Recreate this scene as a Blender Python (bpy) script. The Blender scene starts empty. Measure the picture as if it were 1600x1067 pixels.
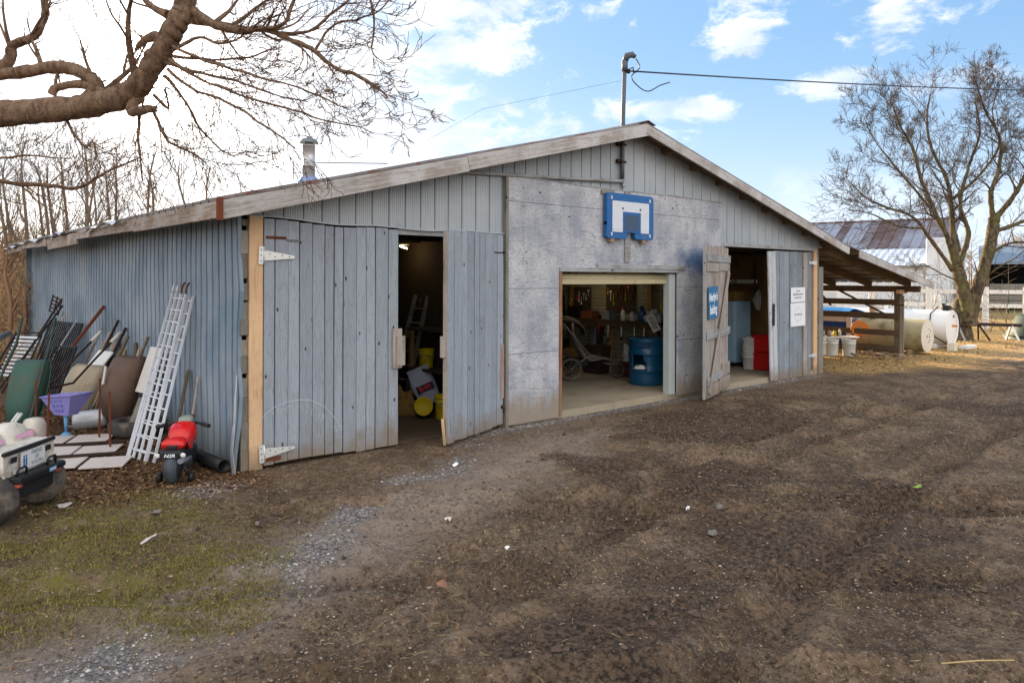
import bpy, math, random
import numpy as np
from mathutils import Vector, Matrix, noise as mnoise
R = math.radians
rng = random.Random(7)
nrg = np.random.default_rng(11)
scene = bpy.context.scene
col = scene.collection

# ------------------------------------------------------------------ camera, sky, sun, exposure
CAM = Vector((-3.09, -7.79, 2.05)); FW = (.655, .756); RT = (.756, -.655); FOC = 1162.0
cam_d = bpy.data.cameras.new("camera"); cam = bpy.data.objects.new("camera", cam_d); col.objects.link(cam)
cam.location = CAM; cam.rotation_euler = (R(90), R(-0.15), math.atan2(FW[1], FW[0]) - R(90))
cam_d.sensor_width = 36; cam_d.lens = 36 * FOC / 1600
cam_d.shift_y = -(533.5 - 434) / 1600; cam_d.clip_end = 3000; cam_d.clip_start = .05
scene.camera = cam

def ray(x, y):
    a = (x - 800) / FOC; b = (434 - y) / FOC
    return Vector((FW[0] + a * RT[0], FW[1] + a * RT[1], b))
def D(x, y, t): return CAM + ray(x, y) * t       # a point t metres deep in the scene

SUN_EL = R(13.4)
sd = ray(232, 40); SUN_AZ = math.atan2(sd.y, sd.x)
sun_dir = Vector((math.cos(SUN_AZ) * math.cos(SUN_EL), math.sin(SUN_AZ) * math.cos(SUN_EL), math.sin(SUN_EL)))
SKY_STRENGTH = 0.065
def make_world():
    w = bpy.data.worlds.new("World"); scene.world = w; w.use_nodes = True
    nt = w.node_tree; N = nt.nodes; L = nt.links; N.clear()
    out = N.new('ShaderNodeOutputWorld'); bg = N.new('ShaderNodeBackground'); L.new(bg.outputs[0], out.inputs[0])
    bg.inputs[1].default_value = SKY_STRENGTH
    sky = N.new('ShaderNodeTexSky'); sky.sky_type = 'NISHITA'; sky.sun_disc = False
    sky.sun_elevation = SUN_EL; sky.sun_rotation = math.pi / 2 - SUN_AZ
    sky.air_density = 1.0; sky.dust_density = .7; sky.ozone_density = 1.6; sky.altitude = 200
    tc = N.new('ShaderNodeTexCoord'); sep = N.new('ShaderNodeSeparateXYZ'); L.new(tc.outputs['Generated'], sep.inputs[0])
    def M(op, a, b=None, c=None, clamp=False):
        n = N.new('ShaderNodeMath'); n.operation = op; n.use_clamp = clamp
        for i, v in enumerate((a, b, c)):
            if v is None: continue
            if isinstance(v, (int, float)): n.inputs[i].default_value = v
            else: L.new(v, n.inputs[i])
        return n.outputs[0]
    # azimuth measured from the camera's heading (right positive), elevation
    h = math.atan2(FW[1], FW[0])
    ax = M('ADD', M('MULTIPLY', sep.outputs[0], math.cos(h)), M('MULTIPLY', sep.outputs[1], math.sin(h)))
    ay = M('ADD', M('MULTIPLY', sep.outputs[0], math.sin(h)), M('MULTIPLY', sep.outputs[1], -math.cos(h)))
    az = M('ARCTAN2', ay, ax); el = M('ARCSINE', sep.outputs[2])
    cb = N.new('ShaderNodeCombineXYZ'); L.new(az, cb.inputs[0]); L.new(el, cb.inputs[1])
    no = N.new('ShaderNodeTexNoise'); no.inputs['Scale'].default_value = 11; no.inputs['Detail'].default_value = 12; no.inputs['Roughness'].default_value = .68; no.inputs['Distortion'].default_value = .3
    stv = N.new('ShaderNodeVectorMath'); stv.operation = 'MULTIPLY'; stv.inputs[1].default_value = (1, 1.7, 1); L.new(cb.outputs[0], stv.inputs[0])
    L.new(stv.outputs[0], no.inputs['Vector'])
    nz = M('MULTIPLY', M('SUBTRACT', no.outputs[0], .47), 4.2)
    def pxdir(x, y):
        return math.atan((x - 800) / FOC), math.atan((434 - y) / math.hypot(FOC, x - 800))
    total = None
    for (x, y, sx, sy, st) in [(670, 5, 230, 60, 1), (700, 85, 130, 34, 1), (430, 60, 230, 130, 1), (250, 160, 480, 300, 1), (640, 205, 240, 48, 1), (1160, 38, 62, 46, 1),
                           (1400, 28, 75, 40, 1), (1105, 163, 52, 22, .9), (965, 172, 46, 24, .9), (1040, 170, 60, 16, .5), (1290, 135, 70, 22, .7), (560, 300, 420, 100, .9),
                           (1400, 330, 500, 60, .3), (1790, 60, 120, 40, .8), (-300, 60, 500, 300, 1), (1500, 120, 90, 20, .35)]:
        a0, e0 = pxdir(x, y)
        v = N.new('ShaderNodeVectorMath'); v.operation = 'SUBTRACT'; v.inputs[1].default_value = (a0, e0, 0); L.new(cb.outputs[0], v.inputs[0])
        s = N.new('ShaderNodeVectorMath'); s.operation = 'MULTIPLY'; s.inputs[1].default_value = (FOC / sx, FOC / sy, 0); L.new(v.outputs[0], s.inputs[0])
        ln = N.new('ShaderNodeVectorMath'); ln.operation = 'LENGTH'; L.new(s.outputs[0], ln.inputs[0])
        q = M('ADD', ln.outputs['Value'], nz)
        mr = N.new('ShaderNodeMapRange'); mr.interpolation_type = 'SMOOTHSTEP'; L.new(q, mr.inputs[0])
        mr.inputs[1].default_value = 1.2; mr.inputs[2].default_value = .45; mr.inputs[3].default_value = 0; mr.inputs[4].default_value = st
        total = mr.outputs[0] if total is None else M('MAXIMUM', total, mr.outputs[0])
    # unseen broken cloud deck, added behind the camera to brighten the shaded facade
    n2 = N.new('ShaderNodeTexNoise'); n2.inputs['Scale'].default_value = 3.2; n2.inputs['Detail'].default_value = 6; L.new(tc.outputs['Generated'], n2.inputs['Vector'])
    back = M('MULTIPLY', M('MULTIPLY', M('SUBTRACT', n2.outputs[0], .22), 4, clamp=True), M('MULTIPLY', M('SUBTRACT', .1, ax), 2.5, clamp=True))
    over = M('MULTIPLY', M('MULTIPLY', M('SUBTRACT', n2.outputs[0], .45), 5, clamp=True), M('MULTIPLY', M('SUBTRACT', sep.outputs[2], .5), 4, clamp=True))
    total = M('MAXIMUM', total, M('MAXIMUM', back, over))
    # bright haze near the horizon
    hz = M('POWER', M('SUBTRACT', 1, M('MULTIPLY', M('MAXIMUM', sep.outputs[2], 0), 2.9, clamp=True)), 2.2)
    hs = N.new('ShaderNodeHueSaturation'); hs.inputs['Saturation'].default_value = 1.05; hs.inputs['Value'].default_value = 1.0; L.new(sky.outputs[0], hs.inputs['Color'])
    # even out the clear blue the way the exposure-blended photograph shows it
    base = N.new('ShaderNodeMix'); base.data_type = 'RGBA'; base.inputs[0].default_value = .7
    L.new(hs.outputs[0], base.inputs[6]); base.inputs[7].default_value = (1.45, 2.75, 4.6, 1)
    m1 = N.new('ShaderNodeMix'); m1.data_type = 'RGBA'; L.new(M('MULTIPLY', hz, .85), m1.inputs[0]); L.new(base.outputs[2], m1.inputs[6]); m1.inputs[7].default_value = (5.0, 5.4, 6.0, 1)
    m2 = N.new('ShaderNodeMix'); m2.data_type = 'RGBA'; L.new(M('MULTIPLY', total, .95), m2.inputs[0]); L.new(m1.outputs[2], m2.inputs[6])
    n3 = N.new('ShaderNodeTexNoise'); n3.inputs['Scale'].default_value = 14; n3.inputs['Detail'].default_value = 6; L.new(stv.outputs[0], n3.inputs['Vector'])
    cc = N.new('ShaderNodeMix'); cc.data_type = 'RGBA'; L.new(M('MULTIPLY', M('SUBTRACT', n3.outputs[0], .4), 4, clamp=True), cc.inputs[0]); cc.inputs[6].default_value = (4.2, 4.6, 5.4, 1); cc.inputs[7].default_value = (6.0, 6.1, 6.3, 1); L.new(cc.outputs[2], m2.inputs[7])
    # the added deck is made brighter than the other clouds to light the facade
    m3 = N.new('ShaderNodeMix'); m3.data_type = 'RGBA'; L.new(back, m3.inputs[0]); L.new(m2.outputs[2], m3.inputs[6]); m3.inputs[7].default_value = (9.8, 9.5, 9.3, 1); m2 = m3
    # aureole round the sun
    dt = N.new('ShaderNodeVectorMath'); dt.operation = 'DOT_PRODUCT'; L.new(tc.outputs['Generated'], dt.inputs[0]); dt.inputs[1].default_value = sun_dir
    g1 = M('POWER', M('MAXIMUM', dt.outputs['Value'], 0), 60)
    g2 = M('POWER', M('MAXIMUM', dt.outputs['Value'], 0), 900)
    g = M('ADD', M('MULTIPLY', g1, 6), M('MULTIPLY', g2, 60))
    ad = N.new('ShaderNodeMix'); ad.data_type = 'RGBA'; ad.blend_type = 'ADD'; ad.inputs[0].default_value = 1
    gc = N.new('ShaderNodeVectorMath'); gc.operation = 'SCALE'; gc.inputs[0].default_value = (1, .93, .82); L.new(g, gc.inputs['Scale'])
    L.new(m2.outputs[2], ad.inputs[6]); L.new(gc.outputs[0], ad.inputs[7])
    L.new(ad.outputs[2], bg.inputs[0])
make_world()
sl = bpy.data.lights.new("sun", 'SUN'); sun = bpy.data.objects.new("sun", sl); col.objects.link(sun)
sl.energy = 5.0; sl.angle = R(.6); sl.color = (1, .76, .48)
sun.rotation_euler = sun_dir.to_track_quat('Z', 'Y').to_euler()
scene.view_settings.view_transform = 'Standard'; scene.view_settings.look = 'None'
scene.view_settings.exposure = 1.72; scene.view_settings.gamma = 1
scene.render.engine = 'CYCLES'
try:
    scene.cycles.max_bounces = 8; scene.cycles.diffuse_bounces = 5
except Exception: pass

# ------------------------------------------------------------------ helpers
def srgb(r, g, b):
    f = lambda c: (c / 255 / 12.92) if c / 255 <= .04045 else ((c / 255 + .055) / 1.055) ** 2.4
    return (f(r), f(g), f(b), 1)
def tag(o, label=None, cat=None, group=None, kind=None):
    if label: o['label'] = label
    if cat: o['category'] = cat
    if group: o['group'] = group
    if kind: o['kind'] = kind
    return o
def thing(name, label, cat, loc=(0, 0, 0), rz=0, group=None):
    o = bpy.data.objects.new(name, None); col.objects.link(o); o.empty_display_size = .2
    o.location = loc; o.rotation_euler = (0, 0, rz)
    return tag(o, label, cat, group)
def copy_tree(o, parent=None):
    c = o.copy(); col.objects.link(c); c.parent = parent
    for ch in list(kids.get(o.name, [])):
        kids.setdefault(c.name, []).append(copy_tree(ch, c))
    return c
kids = {}
class MB:
    def __init__(s): s.v = []; s.f = []; s.sm = []
    def add(s, vs, fs, M=None, smooth=False):
        n = len(s.v)
        s.v += [tuple(M @ Vector(v)) for v in vs] if M is not None else [tuple(v) for v in vs]
        s.f += [tuple(i + n for i in f) for f in fs]; s.sm += [smooth] * len(fs); return s
    def box(s, x0, y0, z0, x1, y1, z1, M=None, b=0):
        if b <= 0:
            vs = [(x0, y0, z0), (x1, y0, z0), (x1, y1, z0), (x0, y1, z0), (x0, y0, z1), (x1, y0, z1), (x1, y1, z1), (x0, y1, z1)]
            return s.add(vs, [(0, 3, 2, 1), (4, 5, 6, 7), (0, 1, 5, 4), (1, 2, 6, 5), (2, 3, 7, 6), (3, 0, 4, 7)], M)
        # chamfered box: vertical edges and top/bottom rims cut by b
        def ring(z, i):
            return [(x0 + i + b, y0 + i, z), (x1 - i - b, y0 + i, z), (x1 - i, y0 + i + b, z), (x1 - i, y1 - i - b, z), (x1 - i - b, y1 - i, z), (x0 + i + b, y1 - i, z), (x0 + i, y1 - i - b, z), (x0 + i, y0 + i + b, z)]
        rs = [ring(z0, b), ring(z0 + b, 0), ring(z1 - b, 0), ring(z1, b)]
        vs = sum(rs, []); fs = [tuple(range(7, -1, -1)), tuple(range(24, 32))]
        for k in range(3):
            for i in range(8): fs.append((k * 8 + i, k * 8 + (i + 1) % 8, k * 8 + 8 + (i + 1) % 8, k * 8 + 8 + i))
        return s.add(vs, fs, M)
    def beam(s, a, b, w, h, up=(0, 0, 1)):
        a = Vector(a); b = Vector(b); d = (b - a); L = d.length; d.normalize(); u = Vector(up)
        x = d.cross(u)
        if x.length < 1e-4: x = d.cross(Vector((1, 0, 0)))
        x.normalize(); z = x.cross(d)
        M = Matrix((x, d, z)).transposed().to_4x4(); M.translation = a
        return s.box(-w / 2, 0, -h / 2, w / 2, L, h / 2, M, b=min(w, h) * .08)
    def tube(s, pts, rad, n=8, cap=True, smooth=True):
        pts = [Vector(p) for p in pts]; k = len(pts)
        if isinstance(rad, (int, float)): rad = [rad] * k
        vs = []; up = None
        for i in range(k):
            t = (pts[min(i + 1, k - 1)] - pts[max(i - 1, 0)])
            if t.length < 1e-9: t = Vector((0, 0, 1))
            t.normalize()
            if up is None:
                up = Vector((0, 0, 1)) if abs(t.z) < .9 else Vector((1, 0, 0))
            x = t.cross(up)
            if x.length < 1e-5: x = t.cross(Vector((0, 1, 0)))
            x.normalize(); up = x.cross(t); up.normalize()
            for j in range(n):
                a = 2 * math.pi * j / n; vs.append(pts[i] + (x * math.cos(a) + up * math.sin(a)) * rad[i])
        fs = []
        for i in range(k - 1):
            for j in range(n):
                fs.append((i * n + j, i * n + (j + 1) % n, (i + 1) * n + (j + 1) % n, (i + 1) * n + j))
        s.add(vs, fs, None, smooth)
        if cap and n > 2:
            m = len(s.v) - len(vs)
            s.f += [tuple(m + j for j in range(n - 1, -1, -1)), tuple(m + (k - 1) * n + j for j in range(n))]; s.sm += [False, False]
        return s
    def lathe(s, prof, n=24, M=None, smooth=True, cap=False):
        vs = []; fs = []
        for (r, z) in prof:
            for j in range(n):
                a = 2 * math.pi * j / n; vs.append((r * math.cos(a), r * math.sin(a), z))
        for i in range(len(prof) - 1):
            for j in range(n): fs.append((i * n + j, i * n + (j + 1) % n, (i + 1) * n + (j + 1) % n, (i + 1) * n + j))
        if cap: fs += [tuple(range(n - 1, -1, -1)), tuple((len(prof) - 1) * n + j for j in range(n))]
        return s.add(vs, fs, M, smooth)
    def prism(s, poly, y0, y1, M=None):
        """poly: (x,z) outline, extruded along y"""
        n = len(poly)
        vs = [(p[0], y0, p[1]) for p in poly] + [(p[0], y1, p[1]) for p in poly]
        fs = [tuple(range(n)), tuple(range(2 * n - 1, n - 1, -1))] + [((i + 1) % n, i, i + n, (i + 1) % n + n) for i in range(n)]
        return s.add(vs, fs, M)
    def build(s, name, mat, parent=None, loc=None, rot=None, kind=None, label=None):
        me = bpy.data.meshes.new(name); me.from_pydata(s.v, [], s.f); me.update()
        me.polygons.foreach_set('use_smooth', s.sm)
        if mat: me.materials.append(mat)
        o = bpy.data.objects.new(name, me); col.objects.link(o)
        if parent is not None: o.parent = parent; kids.setdefault(parent.name, []).append(o)
        if loc is not None: o.location = loc
        if rot is not None: o.rotation_euler = rot
        if kind: o['kind'] = kind
        if label: o['label'] = label
        return o
def shade_smooth(o): o.data.polygons.foreach_set('use_smooth', [True] * len(o.data.polygons)); return o
def np_mesh(name, verts, faces, mat, kind=None, smooth=False):
    """verts (n,3), faces (m,k) arrays"""
    me = bpy.data.meshes.new(name); k = faces.shape[1]
    me.vertices.add(len(verts)); me.vertices.foreach_set('co', verts.astype(np.float32).ravel())
    me.loops.add(faces.size); me.loops.foreach_set('vertex_index', faces.astype(np.int32).ravel())
    me.polygons.add(len(faces)); me.polygons.foreach_set('loop_start', np.arange(0, faces.size, k, dtype=np.int32))
    me.polygons.foreach_set('loop_total', np.full(len(faces), k, dtype=np.int32))
    me.update(calc_edges=True); me.validate()
    me.polygons.foreach_set('use_smooth', np.full(len(me.polygons), smooth))
    me.materials.append(mat); o = bpy.data.objects.new(name, me); col.objects.link(o)
    if kind: o['kind'] = kind
    return o
def text(s, size, M, mat, name='lettering', parent=None, extrude=.001, bold=0, align='CENTER', shear=0, squash=1):
    cu = bpy.data.curves.new(name, 'FONT'); cu.body = s; cu.size = size; cu.extrude = extrude; cu.offset = bold; cu.align_x = align; cu.align_y = 'CENTER'; cu.shear = shear
    cu.resolution_u = 3; cu.space_line = .85
    t = bpy.data.objects.new('tmp', cu); col.objects.link(t); bpy.context.view_layer.update()
    me = bpy.data.meshes.new_from_object(t.evaluated_get(bpy.context.evaluated_depsgraph_get()))
    bpy.data.objects.remove(t)
    me.transform(M @ Matrix.Diagonal((squash, 1, 1, 1))); me.materials.clear(); me.materials.append(mat); me.name = name
    o = bpy.data.objects.new(name, me); col.objects.link(o)
    if parent is not None: o.parent = parent; kids.setdefault(parent.name, []).append(o)
    return o
def curve_pts(P, steps=4):
    """Catmull-Rom through P"""
    P = [Vector(p) for p in P]; out = []
    for i in range(len(P) - 1):
        p0, p1, p2, p3 = P[max(0, i - 1)], P[i], P[i + 1], P[min(len(P) - 1, i + 2)]
        for k in range(steps):
            t = k / steps; out.append(.5 * ((2 * p1) + (p2 - p0) * t + (2 * p0 - 5 * p1 + 4 * p2 - p3) * t * t + (3 * p1 - p0 - 3 * p2 + p3) * t ** 3))
    return out + [P[-1]]
def face_M(loc, normal, up=(0, 0, 1)):
    """matrix: local x right, y up, z out along normal, at loc (seen from the normal's side)"""
    n = Vector(normal).normalized(); u = Vector(up); x = u.cross(n).normalized(); y = n.cross(x)
    M = Matrix((x, y, n)).transposed().to_4x4(); M.translation = Vector(loc); return M
def TR(x, y, z, rx=0, ry=0, rz=0):
    return Matrix.Translation((x, y, z)) @ Matrix.Rotation(rz, 4, 'Z') @ Matrix.Rotation(ry, 4, 'Y') @ Matrix.Rotation(rx, 4, 'X')

# ------------------------------------------------------------------ materials
class NT:
    def __init__(s, name, rough=.7, metal=0, spec=.35):
        s.m = bpy.data.materials.new(name); s.m.use_nodes = True; s.t = s.m.node_tree; s.N = s.t.nodes; s.L = s.t.links
        s.b = s.N['Principled BSDF']; s.b.inputs['Roughness'].default_value = rough; s.b.inputs['Metallic'].default_value = metal
        s.b.inputs['Specular IOR Level'].default_value = spec
        s.tc = s.N.new('ShaderNodeTexCoord').outputs['Object']
    def vec(s, scale=(1, 1, 1), off=None):
        v = s.N.new('ShaderNodeMapping'); v.inputs['Scale'].default_value = scale
        s.L.new(s.tc, v.inputs[0])
        if off is not None: s.L.new(off, v.inputs['Location'])
        return v.outputs[0]
    def noise(s, vec=None, scale=5, detail=6, rough=.55, dist=0):
        n = s.N.new('ShaderNodeTexNoise'); n.inputs['Scale'].default_value = scale; n.inputs['Detail'].default_value = detail
        n.inputs['Roughness'].default_value = rough; n.inputs['Distortion'].default_value = dist
        s.L.new(vec if vec is not None else s.tc, n.inputs['Vector']); return n.outputs[0]
    def vor(s, vec=None, scale=5, feature='F1'):
        n = s.N.new('ShaderNodeTexVoronoi'); n.feature = feature; n.inputs['Scale'].default_value = scale
        s.L.new(vec if vec is not None else s.tc, n.inputs['Vector']); return n.outputs['Distance'] , n.outputs.get('Color')
    def M(s, op, a, b=None, clamp=False):
        n = s.N.new('ShaderNodeMath'); n.operation = op; n.use_clamp = clamp
        for i, v in enumerate((a, b)):
            if v is None: continue
            if isinstance(v, (int, float)): n.inputs[i].default_value = v
            else: s.L.new(v, n.inputs[i])
        return n.outputs[0]
    def ramp(s, v, lo, hi, a=0, b=1):
        n = s.N.new('ShaderNodeMapRange'); n.interpolation_type = 'SMOOTHSTEP'; s.L.new(v, n.inputs[0])
        for i, q in zip((1, 2, 3, 4), (lo, hi, a, b)): n.inputs[i].default_value = q
        return n.outputs[0]
    def mix(s, f, a, b, mode='MIX'):
        n = s.N.new('ShaderNodeMix'); n.data_type = 'RGBA'; n.blend_type = mode
        for i, v in ((0, f), (6, a), (7, b)):
            if isinstance(v, (int, float)): n.inputs[i].default_value = v
            elif isinstance(v, tuple): n.inputs[i].default_value = v if len(v) == 4 else v + (1,)
            else: s.L.new(v, n.inputs[i])
        return n.outputs[2]
    def island(s): return s.N.new('ShaderNodeNewGeometry').outputs['Random Per Island']
    def objrand(s): return s.N.new('ShaderNodeObjectInfo').outputs['Random']
    def xyz(s, vec=None):
        n = s.N.new('ShaderNodeSeparateXYZ'); s.L.new(vec if vec is not None else s.tc, n.inputs[0]); return n.outputs
    def bump(s, h, strength=.4, dist=.004):
        n = s.N.new('ShaderNodeBump'); n.inputs['Strength'].default_value = strength; n.inputs['Distance'].default_value = dist
        s.L.new(h, n.inputs['Height']); s.L.new(n.outputs[0], s.b.inputs['Normal'])
    def col(s, c):
        if isinstance(c, tuple): s.b.inputs['Base Color'].default_value = c if len(c) == 4 else c + (1,)
        else: s.L.new(c, s.b.inputs['Base Color'])
        return s.m
def plain(name, c, rough=.6, metal=0, var=.25, scale=9, bump=.15, spec=.35, dirt=None, dirt_amt=.5, dscale=4):
    """painted, plastic or metal surface with uneven tone, scuffs and grime"""
    t = NT(name, rough, metal, spec); n = t.noise(scale=scale, detail=8, rough=.65)
    c = c[:3]; lo = tuple(x * (1 - var) for x in c); hi = tuple(min(1, x * (1 + var * .6)) for x in c)
    cc = t.mix(n, lo, hi)
    if dirt is not None:
        d = t.ramp(t.noise(scale=dscale, detail=10, rough=.7), .62 - .2 * dirt_amt, .72)
        cc = t.mix(t.M('MULTIPLY', d, min(1, dirt_amt + .2)), cc, dirt)
    t.bump(t.noise(scale=scale * 6, detail=6), bump, .002)
    r = t.ramp(n, .3, .7, max(.05, rough - .12), min(1, rough + .12)); t.L.new(r, t.b.inputs['Roughness'])
    return t.col(cc)
def wood(name, paint, bare, dark, peel=.35, axis='Z', islandvar=.22, knots=True, rough=.85, stain=None, gs=1.0, mud=False, grainamt=.5):
    """weathered timber; grain runs along `axis` of the object's own coordinates"""
    t = NT(name, rough, 0, .2)
    isl = t.island(); offc = t.N.new('ShaderNodeCombineXYZ')
    for i, k in enumerate((3.1, 7.7, 13.3)): t.L.new(t.M('MULTIPLY', isl, k), offc.inputs[i])
    sc = {'Z': (22, 22, 1.1), 'X': (1.1, 22, 22), 'Y': (22, 1.1, 22)}[axis]; sc = tuple(q * gs for q in sc)
    v = t.vec(sc, offc.outputs[0])
    g = t.noise(v, 1.6, 10, .7, .35)
    fine = t.noise(t.vec(tuple(q * 3.2 for q in sc), offc.outputs[0]), 2.0, 6, .7)
    big = t.noise(t.vec((1, 1, 1), offc.outputs[0]), 2.3, 6, .6)
    c = t.mix(t.ramp(g, .35, .7), tuple(x * .86 for x in paint[:3]), tuple(min(1, x * 1.1) for x in paint[:3]))
    pm = t.ramp(t.M('ADD', t.M('MULTIPLY', g, .6), t.M('MULTIPLY', big, .5)), .66 - peel * .3, .8 - peel * .25)
    c = t.mix(pm, c, t.mix(fine, tuple(x * .7 for x in bare[:3]), bare))
    c = t.mix(t.M('MULTIPLY', t.ramp(fine, .52, .74), grainamt * 1.15), c, dark)
    c = t.mix(t.M('MULTIPLY', t.ramp(g, .60, .76), grainamt * 1.2), c, dark)
    if knots:
        kv = t.vec({'Z': (6, 6, 3.2), 'X': (3.2, 6, 6), 'Y': (6, 3.2, 6)}[axis], offc.outputs[0])
        kd, kc = t.vor(kv, 1.0); c = t.mix(t.ramp(kd, .105, .05), c, tuple(x * .8 for x in dark[:3]))
        kd2, _ = t.vor(kv, 3.1); c = t.mix(t.ramp(kd2, .10, .04, 0, .8), c, dark)
    iv = t.M('ADD', 1 - islandvar, t.M('MULTIPLY', isl, islandvar * 1.6))
    hsv = t.N.new('ShaderNodeHueSaturation'); t.L.new(c, hsv.inputs['Color']); t.L.new(iv, hsv.inputs['Value']); c = hsv.outputs[0]
    if stain is not None: c = stain(t, c)
    if mud:
        z = t.xyz()[2]; mm = t.ramp(t.M('ADD', z, t.M('MULTIPLY', t.noise(scale=5, detail=8), -.55)), .12, -.28)
        c = t.mix(t.M('MULTIPLY', mm, .8), c, srgb(128, 112, 92))
    t.bump(t.M('ADD', t.M('MULTIPLY', g, 1.0), t.M('MULTIPLY', fine, .8)), .8, .006)
    return t.col(c)

m_door = wood('weathered_blue_grey_boards', srgb(154, 162, 172), srgb(150, 149, 148), srgb(60, 60, 66), peel=.3, mud=True, islandvar=.13, grainamt=.7)
m_door2 = wood('greyed_right_door_boards', srgb(142, 152, 163), srgb(132, 130, 128), srgb(66, 68, 72), peel=.5, mud=True, islandvar=.16)
m_bare = wood('bare_grey_barn_boards', srgb(172, 163, 156), srgb(150, 138, 128), srgb(88, 74, 66), peel=.5, mud=True, islandvar=.12, grainamt=.6)
m_pine = wood('new_pine_lumber', srgb(216, 180, 142), srgb(198, 160, 124), srgb(150, 98, 60), peel=.3, mud=True, islandvar=.06, grainamt=.3)
m_fascia = wood('peeling_white_fascia', srgb(196, 194, 194), srgb(166, 156, 148), srgb(78, 72, 72), peel=.6, axis='X', islandvar=.15, grainamt=.6)
m_fasciaY = wood('peeling_eave_fascia', srgb(176, 170, 166), srgb(150, 130, 112), srgb(80, 68, 62), peel=.6, axis='Y', islandvar=.25)
m_trim = wood('grey_trim_boards', srgb(165, 168, 170), srgb(140, 136, 130), srgb(70, 66, 64), peel=.5, axis='X', islandvar=.12)
m_oldx = wood('brown_rafter_timber', srgb(112, 92, 68), srgb(98, 82, 62), srgb(44, 36, 28), peel=.5, axis='X', islandvar=.3)
m_oldy = wood('brown_rail_timber', srgb(104, 86, 68), srgb(92, 76, 60), srgb(44, 36, 28), peel=.5, axis='Y', islandvar=.3)
m_oldz = wood('brown_post_timber', srgb(118, 104, 86), srgb(100, 88, 72), srgb(50, 42, 34), peel=.5, axis='Z', islandvar=.25, mud=True)
m_greyz = wood('silvery_post_timber', srgb(140, 138, 130), srgb(118, 112, 102), srgb(60, 56, 50), peel=.5, axis='Z', islandvar=.25, mud=True)
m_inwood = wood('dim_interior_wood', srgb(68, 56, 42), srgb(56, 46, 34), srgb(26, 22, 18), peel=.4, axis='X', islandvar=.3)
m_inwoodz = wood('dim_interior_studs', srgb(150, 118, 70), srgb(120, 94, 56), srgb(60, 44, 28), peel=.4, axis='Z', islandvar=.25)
m_twood = wood('old_white_fence_paint', srgb(232, 232, 230), srgb(206, 204, 198), srgb(150, 146, 140), peel=.05, axis='Z', islandvar=.1, grainamt=.25)

def ply_stain(t, c):
    x, y, z = t.xyz(); n = t.noise(scale=3.5, detail=6)
    # spilled blue paint right of the opening
    dx = t.M('MULTIPLY', t.M('SUBTRACT', x, 8.15), .8); dz = t.M('MULTIPLY', t.M('SUBTRACT', z, 2.33), 2.6)
    d = t.M('ADD', t.M('SQRT', t.M('ADD', t.M('MULTIPLY', dx, dx), t.M('MULTIPLY', dz, dz))), t.M('MULTIPLY', t.M('SUBTRACT', n, .5), .9))
    c = t.mix(t.ramp(d, .95, .2, 0, .85), c, srgb(40, 84, 130))
    # sheet joints
    for zz in (1.90, 1.0, 3.1):
        c = t.mix(t.ramp(t.M('ABSOLUTE', t.M('SUBTRACT', z, zz)), .006, .002, 0, .8), c, srgb(60, 58, 70))
    # grime at top corners and foot, rows of nail heads
    c = t.mix(t.ramp(t.M('ADD', z, t.M('MULTIPLY', t.noise(t.vec((9, 9, 1.2)), 1.5, 8, .7), -1.0)), .05, -.35, 0, .85), c, srgb(142, 128, 110))
    drip = t.noise(t.vec((14, 14, .8)), 1.2, 8, .72); c = t.mix(t.M('MULTIPLY', t.ramp(drip, .55, .7), t.ramp(z, 1.6, 3.3, .1, .35)), c, srgb(104, 108, 120))
    fx = t.M('SUBTRACT', t.M('FRACT', t.M('MULTIPLY', x, 2.5)), .5); fz = t.M('SUBTRACT', t.M('FRACT', t.M('MULTIPLY', z, 4.1)), .5)
    fr = t.M('SQRT', t.M('ADD', t.M('MULTIPLY', fx, t.M('MULTIPLY', fx, .16)), t.M('MULTIPLY', fz, t.M('MULTIPLY', fz, .06))))
    keep = t.ramp(t.noise(scale=4.5, detail=1), .5, .52)
    c = t.mix(t.M('MULTIPLY', t.ramp(fr, .012, .007, 0, .85), keep), c, srgb(50, 46, 56))
    return c
def make_ply():
    t = NT('blue_washed_plywood', .85, 0, .2)
    v = t.vec((.75, 4, 5)); w = t.noise(v, 1.5, 3, .5, .8)
    rings = t.M('SINE', t.M('MULTIPLY', t.M('ADD', t.M('MULTIPLY', w, 2.2), t.M('MULTIPLY', t.xyz()[2], .25)), 60))
    fine = t.noise(t.vec((3, 60, 60)), 1.5, 8, .7)
    big = t.noise(scale=1.6, detail=7, rough=.62)
    c = t.mix(t.ramp(t.M('ADD', t.M('MULTIPLY', big, .6), t.M('MULTIPLY', t.noise(t.vec((1, 1, .35)), 4.5, 8, .7), .4)), .38, .62), srgb(154, 159, 167), srgb(194, 195, 198))
    c = t.mix(t.M('MULTIPLY', t.ramp(rings, .0, 1), .5), c, srgb(116, 120, 134))
    c = t.mix(t.ramp(t.M('ADD', t.M('MULTIPLY', fine, .7), t.M('MULTIPLY', t.noise(scale=7, detail=8, rough=.7), .45)), .6, .74, 0, .55), c, srgb(96, 98, 122))
    kv = t.vec((1.3, 1, 2.2)); kd, _ = t.vor(kv, 2.1); c = t.mix(t.ramp(kd, .085, .045, 0, .9), c, srgb(54, 52, 66))
    c = ply_stain(t, c); t.bump(t.M('ADD', t.M('MULTIPLY', rings, .25), fine), .4, .003)
    return t.col(c)
m_ply = make_ply()

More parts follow.
